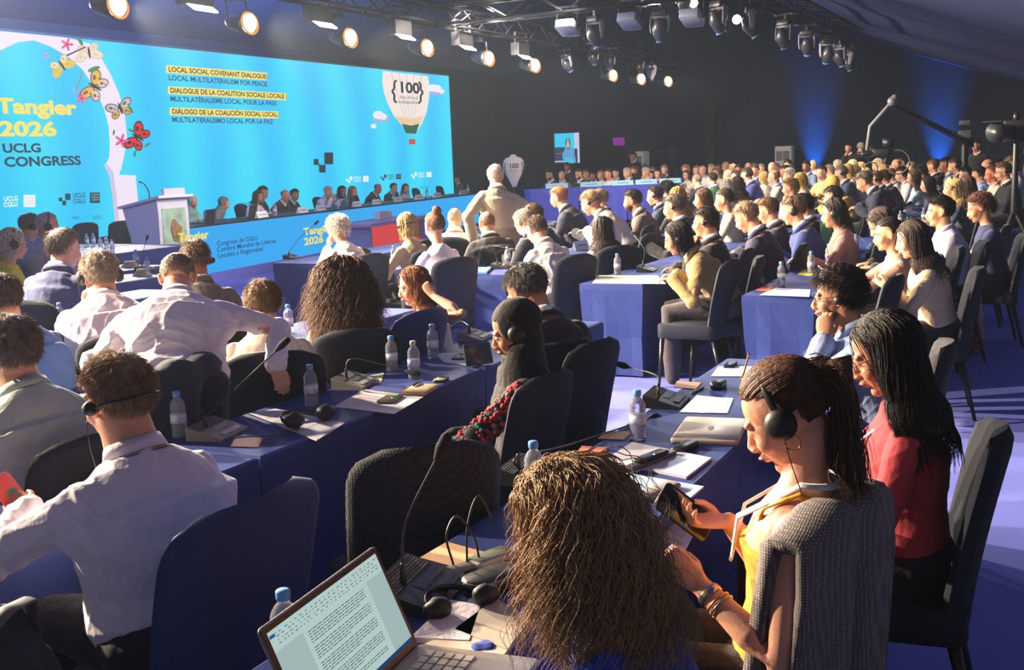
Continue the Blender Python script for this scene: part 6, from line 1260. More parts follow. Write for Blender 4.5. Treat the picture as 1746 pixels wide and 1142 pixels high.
for i, px in enumerate((344, 418, 590, 702)):
    p = desk_thing(px, .30); t = empty('laptop', tuple(p), YD+.15); tag(t, ['dark laptop in front of the panelist in a green headscarf', 'dark laptop in front of the patterned headscarf', 'dark laptop between the raised hands and the blond panelist', 'dark laptop in front of the last panelist'][i], 'laptop', 'laptops on the panel desk'); b = MB(); b.rbox((0, 0, .008), (.34, .24, .015), .01); build(b, 'base', mat('laptop_dark', (36, 36, 42), .4), t); b = MB(); b.rbox((0, -.13, .115), (.34, .012, .22), .004, rot('x', 12)); build(b, 'lid', mat('laptop_dark', (40, 40, 46), .4), t)
for i, px in enumerate((349, 468, 575, 600, 691, 729, 799, 672)):
    p = desk_thing(px, .22); o = dup_tree(BOT[(92, 158, 222)]); o.location = tuple(p); o.scale = (1.25,)*3; tag(o, ['water bottle right of the green headscarf on the panel desk', 'water bottle beside the woman wearing a sash', 'water bottle between the seated suit and raised hands', 'water bottle beside the blond panelist', 'water bottle beside the last woman on the panel', 'water bottle between the empty places of the panel', 'water bottle at the far right end of the panel desk', 'water bottle between the two men in dark suits'][i], 'bottle', 'bottles on the panel desk')
for i, px in enumerate((340, 430, 505, 560, 620, 655, 688, 725, 765)):
    p = desk_pt(px, 1.25, 0); chair(p[0], p[1], math.degrees(YD)+180, ['dark panel chair behind the green headscarf', 'dark panel chair behind the patterned headscarf', 'dark panel chair behind the two men in black suits', 'dark panel chair behind the raised hands', 'dark panel chair behind the blond panelist', 'dark panel chair behind the balding man in a suit', 'dark panel chair behind the last seated woman', 'empty dark panel chair right of the last seated woman', 'empty dark panel chair at the right end of the desk'][i], group='dark chairs behind the panel desk', floor=.15)
# ------------------------------------------------------------------ people close to the camera
WHT, PINKW, GREYG, BEI = (226, 218, 226), (226, 214, 220), (176, 186, 178), (178, 166, 142)
SK1, SK2, SK3, SK4 = (214, 158, 128), (186, 132, 102), (140, 92, 68), (92, 60, 46)
G1 = (128, 116, 100); G2 = (176, 168, 156); BK = (34, 29, 28); BR = (74, 54, 40); BL_ = (190, 152, 92)
def near(*a, **k):
    k.setdefault('vox', .0045); k.setdefault('dens', 1.0); return person(*a, **k)
pr = near(190, 603, 2.95, -8, 'man in a pale shirt seen from behind in the left foreground, headset on', style='short', hair=(150, 124, 98), skin=SK1, top=WHT, kind='shirt', headset='neck', hpitch=10, lean=8, slouch=12, girth=1.34, broad=1.12, armL=((-.15, .42, .87), (.1, 1, .25), (.6, 0, -.4), .7), armR=((.10, .46, .80), (-.2, 1, 0), (0, 0, -1), .5), poleL=(-1, -.2, -.4), wr=.010, lanyard=(30, 34, 48))
near(8, 538, 3.75, -12, 'grey-haired man cut by the left edge, in a grey-green shirt', style='short', hair=(120, 108, 98), skin=SK1, top=GREYG, kind='shirt', lean=14, slouch=20, girth=1.25, broad=1.08, wr=.009)
near(-8, 466, 5.3, 0, 'person in a blue denim shirt at the left edge behind the grey-green shirt', style='crop', hair=(96, 84, 74), skin=SK1, top=(88, 126, 190), kind='shirt', lean=16, girth=1.2, wr=.008)
near(303, 437, 5.0, -52, 'balding man in a white shirt standing and bending far over the table', pose='stand', style='bald', hair=(132, 112, 92), skin=SK1, top=WHT, kind='shirt', lean=34, slouch=18, hpitch=44, girth=1.30, broad=1.12, armR=((.43, .10, .99), (.25, -.55, -.8), (-.2, .7, -.6), .6), armL=((-.16, .30, .98), (.3, .8, -.3), (0, -.3, -.9), .7), poleL=(-1, -.1, -.3), poleR=(1, .2, -.3), wr=.012, legs=(30, 30, 36))
near(165, 427, 6.1, -35, 'man with grey hair and a headset band, in a pinkish shirt behind the bending man', style='short', hair=(150, 134, 116), skin=SK1, top=PINKW, kind='shirt', headset='band', lean=22, slouch=18, girth=1.3, broad=1.12, armL='cheek', wr=.010)
near(110, 390, 7.7, -78, 'man in a blue-grey suit turned to the right, left of the pinkish shirt', style='short', hair=(112, 100, 88), skin=SK1, top=(74, 82, 122), kind='suit', front=1, tie=(150, 60, 70), lean=12, slouch=14, girth=1.12, hyaw=-25, inner=(200, 214, 240))
near(330, 408, 6.9, -40, 'dark-haired man with a neckband headset behind the bald bent head', style='crop', hair=(92, 70, 52), skin=SK3, top=(92, 86, 82), kind='shirt', headset='neck', lean=14)
near(445, 477, 5.3, -48, 'man in a beige shirt with short brown hair beside the bending man', style='short', hair=(112, 84, 58), skin=SK1, top=(204, 192, 174), kind='shirt', lean=14, slouch=16, girth=1.12, wr=.009)
near(578, 438, 5.75, -45, 'woman with big curly brown hair seen from behind, sleeveless khaki top', sex='f', style='curly', hair=(96, 68, 50), skin=SK1, top=(140, 122, 88), kind='tank', lean=6, slouch=6, girth=1.12, dens=1.15)
near(698, 456, 6.5, 28, 'smiling woman with wavy auburn hair resting her head on her hand', sex='f', style='wavy', hair=(122, 74, 44), skin=SK1, top=(206, 186, 160), kind='cami', lean=8, slouch=12, hpitch=16, hyaw=12, armL=((-.17, .04, 1.13), (.25, .55, .8), (.8, .1, -.2), .7), poleL=(-.7, -1, -.05), legs=(60, 56, 60))
near(880, 455, 5.1, -30, 'man with salt-and-pepper hair in black holding his forehead', style='short', hair=(104, 102, 98), skin=SK2, top=(30, 31, 35), kind='suit', lean=6, slouch=22, hpitch=36, girth=1.15, armL='cheek', wr=.005, hyaw=10)
near(862, 515, 4.32, 24, 'woman in a black headscarf and robe with red embroidered sleeve', sex='f', cover='hijab', style='none', hair=(18, 18, 20), skin=SK2, top=(24, 24, 27), kind='robe', lean=-8, slouch=6, hpitch=22, armL=((-.20, .36, .66), (.2, .9, -.3), (.2, -.3, -1), .5), armR='lap', poleL=(-1, .25, -.3), headset='band', wr=.004, legs=(20, 20, 24))
near(1298, 622, 2.5, 4, 'woman with a brown ponytail in a yellow strap top looking at her phone', sex='f', style='tail', hair=(86, 58, 44), skin=(216, 158, 130), top=(214, 150, 36), kind='cami', headset='band', lean=-12, slouch=8, hpitch=32, hyaw=-4, armL=((-.13, .15, .81), (-.05, .72, .68), (.75, .3, -.5), .9, .7), armR=((.10, .13, .89), (-.45, .85, .10), (-.3, .2, .9), .6, .8), poleL=(-.4, -.6, -1), poleR=(.6, -.4, -1), dens=1.2, lanyard=(224, 222, 228), legs=(40, 38, 44))
near(1488, 532, 3.2, 6, 'woman with long black hair and glasses in a red blouse', sex='f', style='long', hair=(36, 30, 30), skin=SK2, top=(166, 56, 66), kind='blouse', lean=-3, slouch=10, hpitch=24, glasses=True, armL='lap', armR='lap', dens=1.2, lanyard=(220, 180, 200), wr=.006)
near(1428, 455, 4.6, 6, 'man in a light blue shirt with headset and glasses leaning on his hand, writing', style='bushy', hair=(38, 30, 28), skin=SK2, top=(150, 168, 206), kind='shirt', headset='neck', glasses=True, lean=10, slouch=14, hpitch=8, beard=(60, 46, 40), armL='cheek', armR=((.10, .52, .80), (-.3, 1, -.1), (0, 0, -1), .9), wr=.008, legs=(70, 74, 90))
near(935, 792, 2.1, 12, 'woman with long curly dark blond hair and a blue top in the right foreground', sex='f', style='curly-.9', hair=(158, 126, 90), skin=SK2, top=(26, 60, 160), kind='blouse', hairdens=1.7, lean=10, slouch=16, hpitch=20, armL=((-.12, .46, .80), (.0, 1, -.1), (0, -.1, -1), .5), armR=((.10, .46, .80), (-.1, 1, -.1), (0, -.1, -1), .5), dens=1.9)
# embroidery on the robe sleeve
hj = bpy.data.objects.get('person'); 
def local_to_world(rec, p): r, s, sc, yaw, q = rec; return np.array(r.location)+(rot('z', yaw) @ np.array(p, float))*sc
PONY = [r for r in PEOPLE if 'ponytail' in r[0]['label']][0]; HIJ = [r for r in PEOPLE if 'black headscarf' in r[0]['label']][0]
s = HIJ[1]; b = MB(); rs_ = np.random.RandomState(2); S0, E0, W0 = s.sh[-1], s.el[-1], s.wr[-1]; reds = []
for k in range(420):
    t_ = rs_.rand(); A_2 = S0+(E0-S0)*t_ if rs_.rand() < .8 else E0+(W0-E0)*t_; ax = nz(E0-S0); a = rs_.rand()*6.28; u_ = nz(np.cross(ax, [.3, .2, .9])); w_ = np.cross(ax, u_); r_ = .053; b.ell(A_2+(u_*math.cos(a)+w_*math.sin(a))*r_, (.006+.006*rs_.rand(),)*3, nu=8, nv=6, mi=int(rs_.choice([0, 0, 0, 1, 2])))
build(b, 'embroidery', [mat('thread_red', (190, 26, 40), .8), mat('thread_pink', (226, 104, 120), .8), mat('thread_teal', (40, 130, 110), .8)], HIJ[0], True)
r, s = PONY[0], PONY[1]; hp = (s.wr[1]+s.wr[-1])/2+np.array([-.02, .095, .035]); p = local_to_world(PONY, hp); hr_ = local_to_world(PONY, s.wr[1]+np.array([-.03, .10, .0])); p = atd(1168, 873, float(np.dot(hr_-CC, CF)))
t = empty('mobile_phone', tuple(p), math.radians(35)); tag(t, 'black phone held in both hands by the woman with a ponytail', 'phone'); _u = nz(CR*.80-CU*.60+CF*.1); _n = nz(-CF*.8+CU*.5-CR*.2); _n = nz(_n-_u*np.dot(_n, _u)); Rz_ = rot('z', -35); Rp = Rz_ @ np.stack([_u, np.cross(_n, _u), _n], 1); b = MB(); b.rbox((0, 0, 0), (.155, .075, .009), .012, Rp); build(b, 'body', mat('phone_case', (40, 34, 32), .4), t, True); b = MB(); b.rbox(Rp @ np.array([0, 0, .005]), (.148, .069, .001), .010, Rp); build(b, 'screen', mat('phone_glass', (20, 18, 18), .08, spec=.8), t, True)
b = MB(); wv = s.wr[-1]; ev = s.el[-1]; ax = nz(wv-ev)
def ringb(c, r_, th, m, name, par, wd=.012):
    b = MB(); u_ = nz(np.cross(ax, [.3, .2, .9])); w_ = np.cross(ax, u_); b.loft([c+(u_*math.cos(a)+w_*math.sin(a))*r_ for a in np.linspace(0, 2*math.pi, 25)], [(wd/2, th)]*25, side=ax, n=8, dome=False); return build(b, name, m, par, True)
MET = mat('watch_steel', (170, 160, 150), .25, metal=.9); ringb(wv-ax*.030, .0275, .003, MET, 'wristwatch', r, .022); ringb(wv-ax*.055, .031, .0022, mat('bracelet_gold', (190, 140, 80), .3, metal=.9), 'bracelet', r, .006); ringb(wv-ax*.066, .032, .0022, MET, 'bracelet', r, .005)
b = MB(); eh = s.hc+s.RH @ np.array([-.079, -.004, -.052]); b.loft([eh+s.RH @ np.array([0, .018*math.cos(a), .018*math.sin(a)]) for a in np.linspace(0, 2*math.pi, 20)], [.0018]*20, n=6, dome=False); build(b, 'earring', mat('bracelet_gold', (190, 140, 80), .3, metal=.9), r, True)
p = local_to_world(PEOPLE[0], PEOPLE[0][1].wr[-1]+np.array([.02, .09, .03])); t = empty('red_card', tuple(p), math.radians(20)); tag(t, 'red card with a green mark held by the man in the pale shirt', 'card'); R_c = rot('x', 55); b = MB(); b.rbox((0, 0, 0), (.11, .15, .002), .012, R_c); build(b, 'card', mat('card_red2', (226, 84, 74), .5), t, True); b = MB(); b.rbox(R_c @ np.array([.01, 0, .0016]), (.05, .05, .001), .01, R_c); build(b, 'green_mark', mat('card_green', (96, 150, 90), .5), t, True)
BSM = [r for r in PEOPLE if 'light blue shirt' in r[0]['label']][0]; p = local_to_world(BSM, BSM[1].wr[1]+np.array([-.03, .09, .02])); t = empty('pen', tuple(p)); tag(t, 'pen in the writing hand of the man in a light blue shirt', 'pen'); b = MB(); b.loft([(0, .02, -.04), (-.01, 0, 0), (-.035, -.03, .09)], [.002, .0045, .0045], n=8); build(b, 'barrel', mat('pen_brown', (150, 110, 70), .3), t, True); b = MB(); b.ell((-.035, -.03, .092), (.005,)*3); build(b, 'cap', mat('pen_cap', (40, 36, 34), .3), t, True)

# ------------------------------------------------------------------ people in the middle distance
def mid(*a, **k):
    d = a[2]; k.setdefault('vox', .006 if d < 9.5 else .0075); k.setdefault('dens', .5 if d < 9.5 else .3); return person(*a, **k)
NV, DK = (44, 56, 104), (38, 40, 50)
mid(82, 362, 11.2, -125, 'white-haired man with headphones in a pale grey shirt, left of the dark chairs', style='thin', hair=(206, 196, 188), skin=SK1, top=(206, 198, 196), kind='shirt', headset='band', girth=1.2, broad=1.1)
mid(52, 364, 11.8, -110, 'grey-haired person with a headset behind the white-haired man', style='short', hair=(110, 104, 98), skin=SK1, top=(190, 190, 196), headset='band')
mid(22, 388, 9.0, -120, 'woman in a bright yellow top with short grey hair and headphones', sex='f', style='bob', hair=(178, 168, 150), skin=SK1, top=(206, 202, 40), kind='blouse', headset='band', girth=1.3, glasses=True)
mid(572, 366, 10.4, -20, 'woman with short white hair in a white blouse near the stage desk', sex='f', style='curlshort', hair=(214, 206, 186), skin=SK2, top=(230, 222, 216), kind='blouse', armL='cheek', lean=18)
mid(690, 362, 10.6, -20, 'woman with short blond hair in a flowered blouse', sex='f', style='bob', hair=(170, 142, 96), skin=SK1, top=(178, 160, 130), kind='blouse', headset='neck')
mid(738, 363, 9.6, -30, 'woman with a high bun and a white blouse', sex='f', style='bun', hair=(120, 86, 62), skin=SK1, top=(232, 226, 234), kind='blouse', wr=.010)
mid(776, 354, 12.2, -75, 'pale bald man in a beige suit half hidden behind the high bun', style='bald', hair=(170, 150, 130), skin=SK1, top=(222, 204, 178), kind='suit', girth=1.35, broad=1.15)
mid(828, 360, 11.0, -40, 'bald man in a black jacket below the standing man', style='bald', hair=(110, 84, 64), skin=SK2, top=(34, 36, 40), kind='suit', girth=1.2, broad=1.15, lean=14)
mid(905, 347, 11.3, 10, 'dark-haired man behind the man with grey beard and glasses', style='short', hair=(92, 70, 50), skin=SK1, top=DK, kind='suit', lean=18)
mid(884, 359, 10.8, -15, 'older man with glasses and grey beard looking down, in a dark jacket', style='thin', hair=(176, 164, 150), skin=SK1, top=(44, 48, 60), kind='suit', glasses=True, beard=(200, 190, 180), hpitch=34, lean=18)
mid(907, 369, 9.6, -25, 'man in a light grey shirt with cropped hair seen from behind, left of blue-covered chair', style='crop', hair=(92, 74, 62), skin=SK1, top=(206, 196, 190), kind='shirt', lean=18, slouch=16, hpitch=30, glasses=True, wr=.011, girth=1.1)
mid(950, 318, 14.3, 8, 'ginger-haired man in a dark suit in front of the purple head table', style='short', hair=(170, 120, 74), skin=SK1, top=(38, 44, 58), kind='suit', lean=20, girth=1.15, armL='table')
mid(1001, 325, 12.9, 6, 'man in a white shirt with a headset writing', style='short', hair=(170, 134, 96), skin=SK1, top=(226, 214, 196), kind='shirt', headset='neck', lean=30, slouch=18, hpitch=22)
mid(1020, 322, 13.9, -5, 'grey-haired man just behind the man writing in white', style='short', hair=(120, 108, 94), skin=SK1, top=DK, kind='suit')
mid(1024, 368, 10.2, -40, 'person with long straight dark hair seen from behind', sex='f', style='long', hair=(66, 54, 50), skin=SK1, top=(176, 168, 186), kind='blouse', legs=(50, 40, 40))
mid(1076, 323, 13.3, 14, 'bearded man with black hair in a brown jacket', style='short', hair=(40, 32, 28), skin=SK2, top=(92, 82, 78), kind='suit', beard=(44, 34, 30), lean=16)
mid(1114, 317, 14.6, 6, 'balding man with glasses and headset in a dark suit', style='receding', hair=(62, 52, 46), skin=SK1, top=(50, 58, 72), kind='suit', glasses=True, headset='neck', lean=10)
mid(1146, 331, 11.3, 8, 'man with grey hair, glasses and headset in a black suit', style='short', hair=(112, 100, 88), skin=SK1, top=(32, 34, 38), kind='suit', glasses=True, headset='neck', lean=8)
mid(1147, 378, 8.5, 14, 'woman in a khaki jacket with black hair writing at a table', sex='f', style='bob', hair=(30, 26, 26), skin=SK2, top=(150, 128, 82), kind='suit', headset='neck', lean=26, slouch=18, hpitch=22, wr=.010, legs=(70, 64, 70))
mid(1202, 353, 9.2, 6, 'dark-haired man in a black jacket with his hand at his mouth', style='short', hair=(46, 38, 34), skin=SK2, top=(28, 30, 34), kind='suit', armL='chin', headset='neck', hpitch=6)
mid(1262, 346, 9.5, 6, 'grey-haired man in a dark purple suit looking down, dark chair before him', style='short', hair=(150, 130, 106), skin=SK1, top=(48, 44, 66), kind='suit', hpitch=30, lean=12)
mid(1303, 337, 10.6, 8, 'brown-haired man in a dark jacket between the purple and the navy suit', style='short', hair=(110, 82, 58), skin=SK1, top=(40, 42, 52), kind='suit', hpitch=20)
mid(1350, 335, 10.0, 10, 'man in a navy suit with headset left of the green box', style='short', hair=(112, 92, 72), skin=SK1, top=(40, 56, 110), kind='suit', headset='band', lean=12)
mid(1366, 330, 10.9, 0, 'black-haired head behind the man in the navy suit', style='short', hair=(24, 22, 24), skin=SK1, top=(26, 27, 32), kind='suit')
mid(1196, 321, 13.2, 12, 'woman with straight brown hair and earphone', sex='f', style='bob', hair=(92, 62, 46), skin=SK1, top=(60, 44, 44), kind='blouse')
mid(1232, 322, 12.5, 8, 'woman with dark pinned hair in a cream top', sex='f', style='lowbun', hair=(76, 64, 54), skin=SK1, top=(222, 206, 168), kind='blouse')
mid(1153, 318, 14.4, -40, 'woman with long yellow-blond hair seen from behind in the middle rows', sex='f', style='long', hair=(206, 160, 84), skin=SK1, top=(60, 60, 66), kind='blouse')
mid(1135, 308, 16.8, -30, 'person with dark frizzy hair behind the yellow-blond woman', sex='f', style='curlshort', hair=(64, 54, 46), skin=SK1, top=(60, 60, 66), kind='blouse')
mid(1418, 317, 12.6, 12, 'man with dark hair and headset in front of the woman with a scarf', style='short', hair=(48, 40, 36), skin=SK1, top=(30, 31, 36), kind='suit', headset='band')
mid(1418, 338, 9.5, 10, 'woman with dark hair, headset and a patterned pink scarf', sex='f', style='bob', hair=(56, 46, 42), skin=SK1, top=(170, 130, 122), kind='blouse', headset='band', hpitch=14)
mid(1345, 304, 15.9, 8, 'woman with brown curly hair resting her chin on a hand, cream blouse', sex='f', style='curlshort', hair=(150, 112, 66), skin=SK1, top=(226, 214, 190), kind='blouse', armL='chin')
mid(1362, 294, 18.0, 0, 'woman with golden blond hair and a beige top', sex='f', style='bob', hair=(222, 186, 108), skin=SK1, top=(206, 196, 174), kind='blouse', girth=1.2)
mid(1416, 300, 17.0, -20, 'person in a mustard yellow jacket bending over a table', sex='f', style='none', cover='hijab', hair=(224, 184, 92), skin=SK1, top=(222, 188, 92), kind='robe', lean=24, girth=1.3)
mid(1466, 293, 15.5, 8, 'man with grey hair and bent head in a dark suit beside the empty chair', style='short', hair=(120, 108, 92), skin=SK1, top=(48, 48, 68), kind='suit', lean=24, hpitch=30, girth=1.15, floor=0)
mid(1491, 291, 17.2, 8, 'balding man with headset in a dark blue suit', style='receding', hair=(120, 92, 66), skin=SK1, top=(52, 58, 80), kind='suit', headset='neck', lean=16)
mid(1506, 290, 18.2, 0, 'man with dark brown hair in a brown jacket', style='short', hair=(70, 54, 44), skin=SK1, top=(78, 70, 68), kind='suit', lean=14)
mid(1489, 357, 8.7, 14, 'dark-haired woman bent over the table beside the laughing woman', sex='f', style='half', hair=(66, 54, 50), skin=SK1, top=(40, 40, 46), kind='blouse', hpitch=36, lean=22)
mid(1512, 372, 8.0, 18, 'laughing woman with hair tied back, hands raised over the table', sex='f', style='tied', hair=(40, 33, 32), skin=(220, 170, 132), top=(190, 150, 130), kind='blouse', hpitch=10, armL=((-.10, .50, .92), (0, 1, .1), (.5, 0, 1), .25), armR=((.10, .50, .92), (0, 1, .1), (-.5, 0, 1), .25))
mid(1548, 376, 7.2, 8, 'woman with long dark hair in a beige blazer holding a phone', sex='f', style='long', hair=(58, 44, 40), skin=(214, 166, 132), top=(196, 176, 142), kind='suit', hpitch=18, armL='phone', armR='phone', lean=8, dens=1.0, wr=.007)
mid(1603, 333, 8.2, 14, 'man with thick black hair in a striped grey shirt', style='short', hair=(24, 21, 22), skin=(206, 156, 118), top=(170, 168, 186), kind='shirt', hpitch=6, girth=1.15, armL='lap')
mid(1664, 330, 9.6, 10, 'person with reddish curly hair and a blue collar at the right', sex='f', style='curlshort', hair=(92, 62, 52), skin=SK2, top=(40, 46, 84), kind='blouse', hpitch=20)
mid(1622, 302, 13.6, 10, 'woman with long pale blond hair and headphones', sex='f', style='long', hair=(220, 184, 126), skin=SK1, top=(60, 74, 86), kind='blouse', headset='band')
mid(1646, 299, 14.4, 0, 'woman with long brown hair behind the pale blond woman', sex='f', style='long', hair=(84, 60, 48), skin=SK1, top=(60, 66, 80), kind='blouse')
mid(1645, 284, 18.2, 30, 'bearded man with black hair looking down, behind the brown-haired woman', style='short', hair=(28, 24, 24), skin=SK1, top=(120, 124, 134), kind='suit', beard=(60, 48, 40))
mid(1667, 283, 17.6, -10, 'person with dark hair in a pale blue shirt by the right aisle', style='short', hair=(34, 36, 48), skin=SK2, top=(150, 174, 206), kind='shirt', girth=1.1)
mid(1690, 282, 17.0, 20, 'man with reddish face in a light checked shirt', style='thin', hair=(130, 90, 70), skin=(206, 124, 96), top=(206, 190, 176), kind='shirt')
mid(1709, 276, 16.0, 20, 'man with glasses and headset in a dark jacket near the right edge', style='short', hair=(96, 78, 62), skin=SK1, top=(34, 36, 44), kind='suit', headset='neck', glasses=True)
mid(1723, 266, 17.0, 15, 'man in a white shirt at the right edge, touching his head', style='short', hair=(120, 96, 70), skin=SK1, top=(206, 214, 222), kind='shirt', armR='cheek')
mid(1683, 271, 18.6, 20, 'balding man behind the reddish-faced man', style='bald', hair=(120, 90, 70), skin=SK1, top=(210, 206, 214), kind='shirt')
mid(1700, 270, 19.5, 20, 'dark-skinned man in the last rows at the right', style='crop', hair=(26, 24, 24), skin=SK3, top=(190, 180, 176), kind='shirt')
mid(845, 280, 12.0, -32, 'man in a pale linen suit standing with his back turned', pose='stand', style='crop', hair=(226, 206, 192), skin=(224, 160, 140), top=(196, 190, 162), kind='suit', girth=1.15, broad=1.1, lean=10, slouch=14, side=10, hyaw=-35, armL=((-.30, .10, .92), (.5, .5, -.5), (0, -1, 0), .5), armR=((.34, .26, 1.02), (.1, .8, -.4), (0, -1, 0), .5), poleL=(-1, -.3, 0), poleR=(1, -.3, 0), legs=(150, 146, 126))
# panel on stage (facing the audience)
PY = math.degrees(YD)+180
def panel(px, py, off, label, yaw=0, **k):
    off -= .12; p = desk_pt(px, off, 0); d = float(np.dot(p-CC, CF)); k.setdefault('lean', 14); k.setdefault('slouch', 22); return person(px, py, d, PY+yaw, label, 'panelists on the stage', floor=.15, **k)
panel(328, 331, .95, 'panelist in a pale green headscarf beside the lectern', -20, sex='f', cover='hijab', style='none', hair=(130, 172, 164), skin=SK2, top=(126, 170, 160), kind='robe')
panel(384, 336, .95, 'panelist in a dark patterned headscarf, second from the lectern', 20, sex='f', cover='hijab', style='none', hair=(84, 88, 92), skin=SK2, top=(96, 98, 100), kind='robe', hpitch=20, covermat=mat('scarf_pattern', (96, 98, 102), .8, var=.6, vscale=40))
panel(441, 324, .95, 'panelist in white with a red and green sash', -15, sex='f', style='half', hair=(60, 46, 44), skin=SK2, top=(226, 214, 220), kind='blouse', lanyard=(190, 40, 40))
panel(449, 317, 1.35, 'person in black standing behind the panelist with a sash', 0, style='short', hair=(40, 32, 30), skin=SK2, top=(34, 34, 38), kind='suit')
panel(487, 323, .95, 'balding panelist in a black suit and tie', -10, style='bald', hair=(120, 90, 72), skin=(214, 140, 112), top=(30, 32, 36), kind='suit', front=1, tie=(120, 40, 50), girth=1.15)
panel(503, 322, 1.3, 'young man in a black suit just behind the balding panelist', -10, style='short', hair=(48, 38, 34), skin=SK2, top=(32, 34, 38), kind='suit', front=1, tie=(40, 40, 50))
panel(560, 317, .95, 'grey-haired panelist in a pale shirt with raised hands', -15, style='crop', hair=(190, 180, 172), skin=(220, 156, 130), top=(222, 214, 216), kind='shirt', lanyard=(40, 40, 60), armL=((-.05, .42, .98), (.5, .4, .8), (0, -1, 0), .5), armR=((.08, .42, .98), (-.5, .4, .8), (0, -1, 0), .5))
panel(584, 317, 1.25, 'woman with long dark wavy hair behind the blond panelist', -20, sex='f', style='wavy', hair=(44, 34, 34), skin=SK2, top=(190, 190, 210), kind='blouse')
panel(602, 317, .95, 'blond panelist with glasses in a grey jacket', 10, sex='f', style='bob', hair=(150, 116, 76), skin=SK1, top=(110, 116, 120), kind='suit', glasses=True, front=1)
panel(646, 313, .95, 'balding panelist in a dark suit looking down', -5, style='bald', hair=(120, 80, 66), skin=(210, 120, 100), top=(34, 36, 42), kind='suit', front=1, tie=(60, 60, 66), hpitch=22, girth=1.15)
panel(672, 312, .95, 'panelist with receding black hair in a dark suit and tie', -20, style='receding', hair=(34, 28, 28), skin=SK1, top=(36, 38, 46), kind='suit', front=1, tie=(70, 70, 110))
panel(692, 313, .95, 'last woman on the panel, brown hair and a beige top', -30, sex='f', style='half', hair=(92, 62, 48), skin=SK1, top=(214, 186, 160), kind='blouse')

# ------------------------------------------------------------------ far crowd: a few figures built once, then copied one by one
TP = {}
def tpl(k):
    if k in TP: return TP[k]
    base = dict(vox=.015, dens=.10, wr=.004)
    q = {'ms': dict(style='short', kind='suit', front=1, tie=(60, 60, 90)), 'mp': dict(style='short', kind='suit', front=1, tie=(190, 90, 130)), 'mw': dict(style='crop', kind='shirt'), 'mb': dict(style='bald', kind='suit', front=1, tie=(60, 60, 70)), 'mbw': dict(style='bald', kind='shirt'), 'mh': dict(style='short', kind='suit', headset='neck', lean=14), 'mhw': dict(style='short', kind='shirt', headset='neck', lean=14), 'fl': dict(sex='f', style='long', kind='blouse', dens=.12), 'fb': dict(sex='f', style='bob', kind='blouse', dens=.10), 'fc': dict(sex='f', style='curlshort', kind='blouse', dens=.10), 'mg': dict(style='short', kind='suit', beard=(40, 32, 30), front=1, glasses=True), 'st': dict(pose='stand', style='crop', kind='suit', armL='down', armR='chin', shoes=True), 'sd': dict(pose='stand', style='short', kind='suit', armL='down', armR='down', shoes=True), 'ch': dict(style='short', kind='shirt', armR='cheek')}[k]
    b = dict(base); b.update(q); root, s = build_person(b); TP[k] = (root, s); TP[k+'_n'] = 0; return TP[k]
def far(px, py, d, yaw, k, hair, top, sk_, label, group=None, floor=0.0):
    root, s = tpl(k); TP[k+'_n'] += 1; o = root if TP[k+'_n'] == 1 else dup_tree(root)
    for ch in o.children:
        nm = ch.name.split('.')[0]; m = None
        if nm == 'body': m = skin(sk_)
        elif nm == 'hair': m = hairm(hair)
        elif nm == 'eyebrow': m = hairm(hair)
        elif nm in ('shirt', 'jacket', 'blouse', 'jacket_collar') and not (nm == 'shirt' and TP[k][1].q['kind'] == 'suit'): m = cloth(top)
        if m: ch.material_slots[0].link = 'OBJECT'; ch.material_slots[0].material = m
    t, sc, loc = settle(s, px, py, d, yaw, floor)
    o.location = (loc[0], loc[1], floor); o.rotation_euler = (0, 0, math.radians(yaw)); o.scale = (sc,)*3; tag(o, label, 'person', group); return o
FC = 80   # facing the camera
BLU, WH_, GRY, BLK, CRM = (52, 66, 120), (226, 222, 220), (120, 122, 130), (34, 35, 42), (226, 214, 186)
HT = 28.6
ht = [(936, 289, 'mg', BK, (52, 62, 112), SK2, 'bearded man in a blue suit at the left end of the purple table'), (957, 291, 'mb', G2, (110, 106, 110), SK1, 'grey-haired man beside the blue suit, left end of the purple table'), (986, 288, 'mg', BR, BLK, SK1, 'bearded man in black with an open white shirt at the purple table'), (998, 288, 'ms', BR, BLK, SK2, 'man leaning in behind the bearded man in black'), (1010, 292, 'mh', BK, BLK, SK3, 'dark-skinned person behind the gap at the purple table'), (1023, 290, 'fb', G1, WH_, SK1, 'woman in white behind a small screen at the purple table'), (1036, 288, 'mw', BR, WH_, (214, 140, 108), 'man in white with a reddish face next to the woman in white'), (1049, 287, 'ms', BK, (60, 76, 100), SK1, 'man in blue-grey suit left of the pink tie'), (1068, 286, 'mp', G2, (50, 56, 92), SK1, 'white-haired man with a pink tie at the purple table'), (1081, 291, 'fl', (200, 160, 100), BLK, SK1, 'blond woman right of the pink tie'), (1100, 285, 'ch', G2, (190, 196, 214), SK1, 'man with his hand on his face at the purple table'), (1110, 291, 'fb', BK, (56, 86, 170), SK1, 'woman in bright blue at the purple table'), (1120, 288, 'mw', BR, BLU, SK1, 'man behind the woman in bright blue'), (1132, 281, 'ms', G1, (48, 58, 96), SK1, 'tallest man in a navy suit at the right of the purple table'), (1169, 290, 'fb', (90, 50, 50), CRM, SK1, 'person in a cream jacket looking down at the right end of the purple table')]
for i_, (px, py, k, h, c, sk_, lb) in enumerate(ht): far(px, py, HT+(0, 1.3)[i_ % 2], FC+((px*7) % 25)-12, k, h, c, sk_, lb, 'people facing the camera at the purple table')
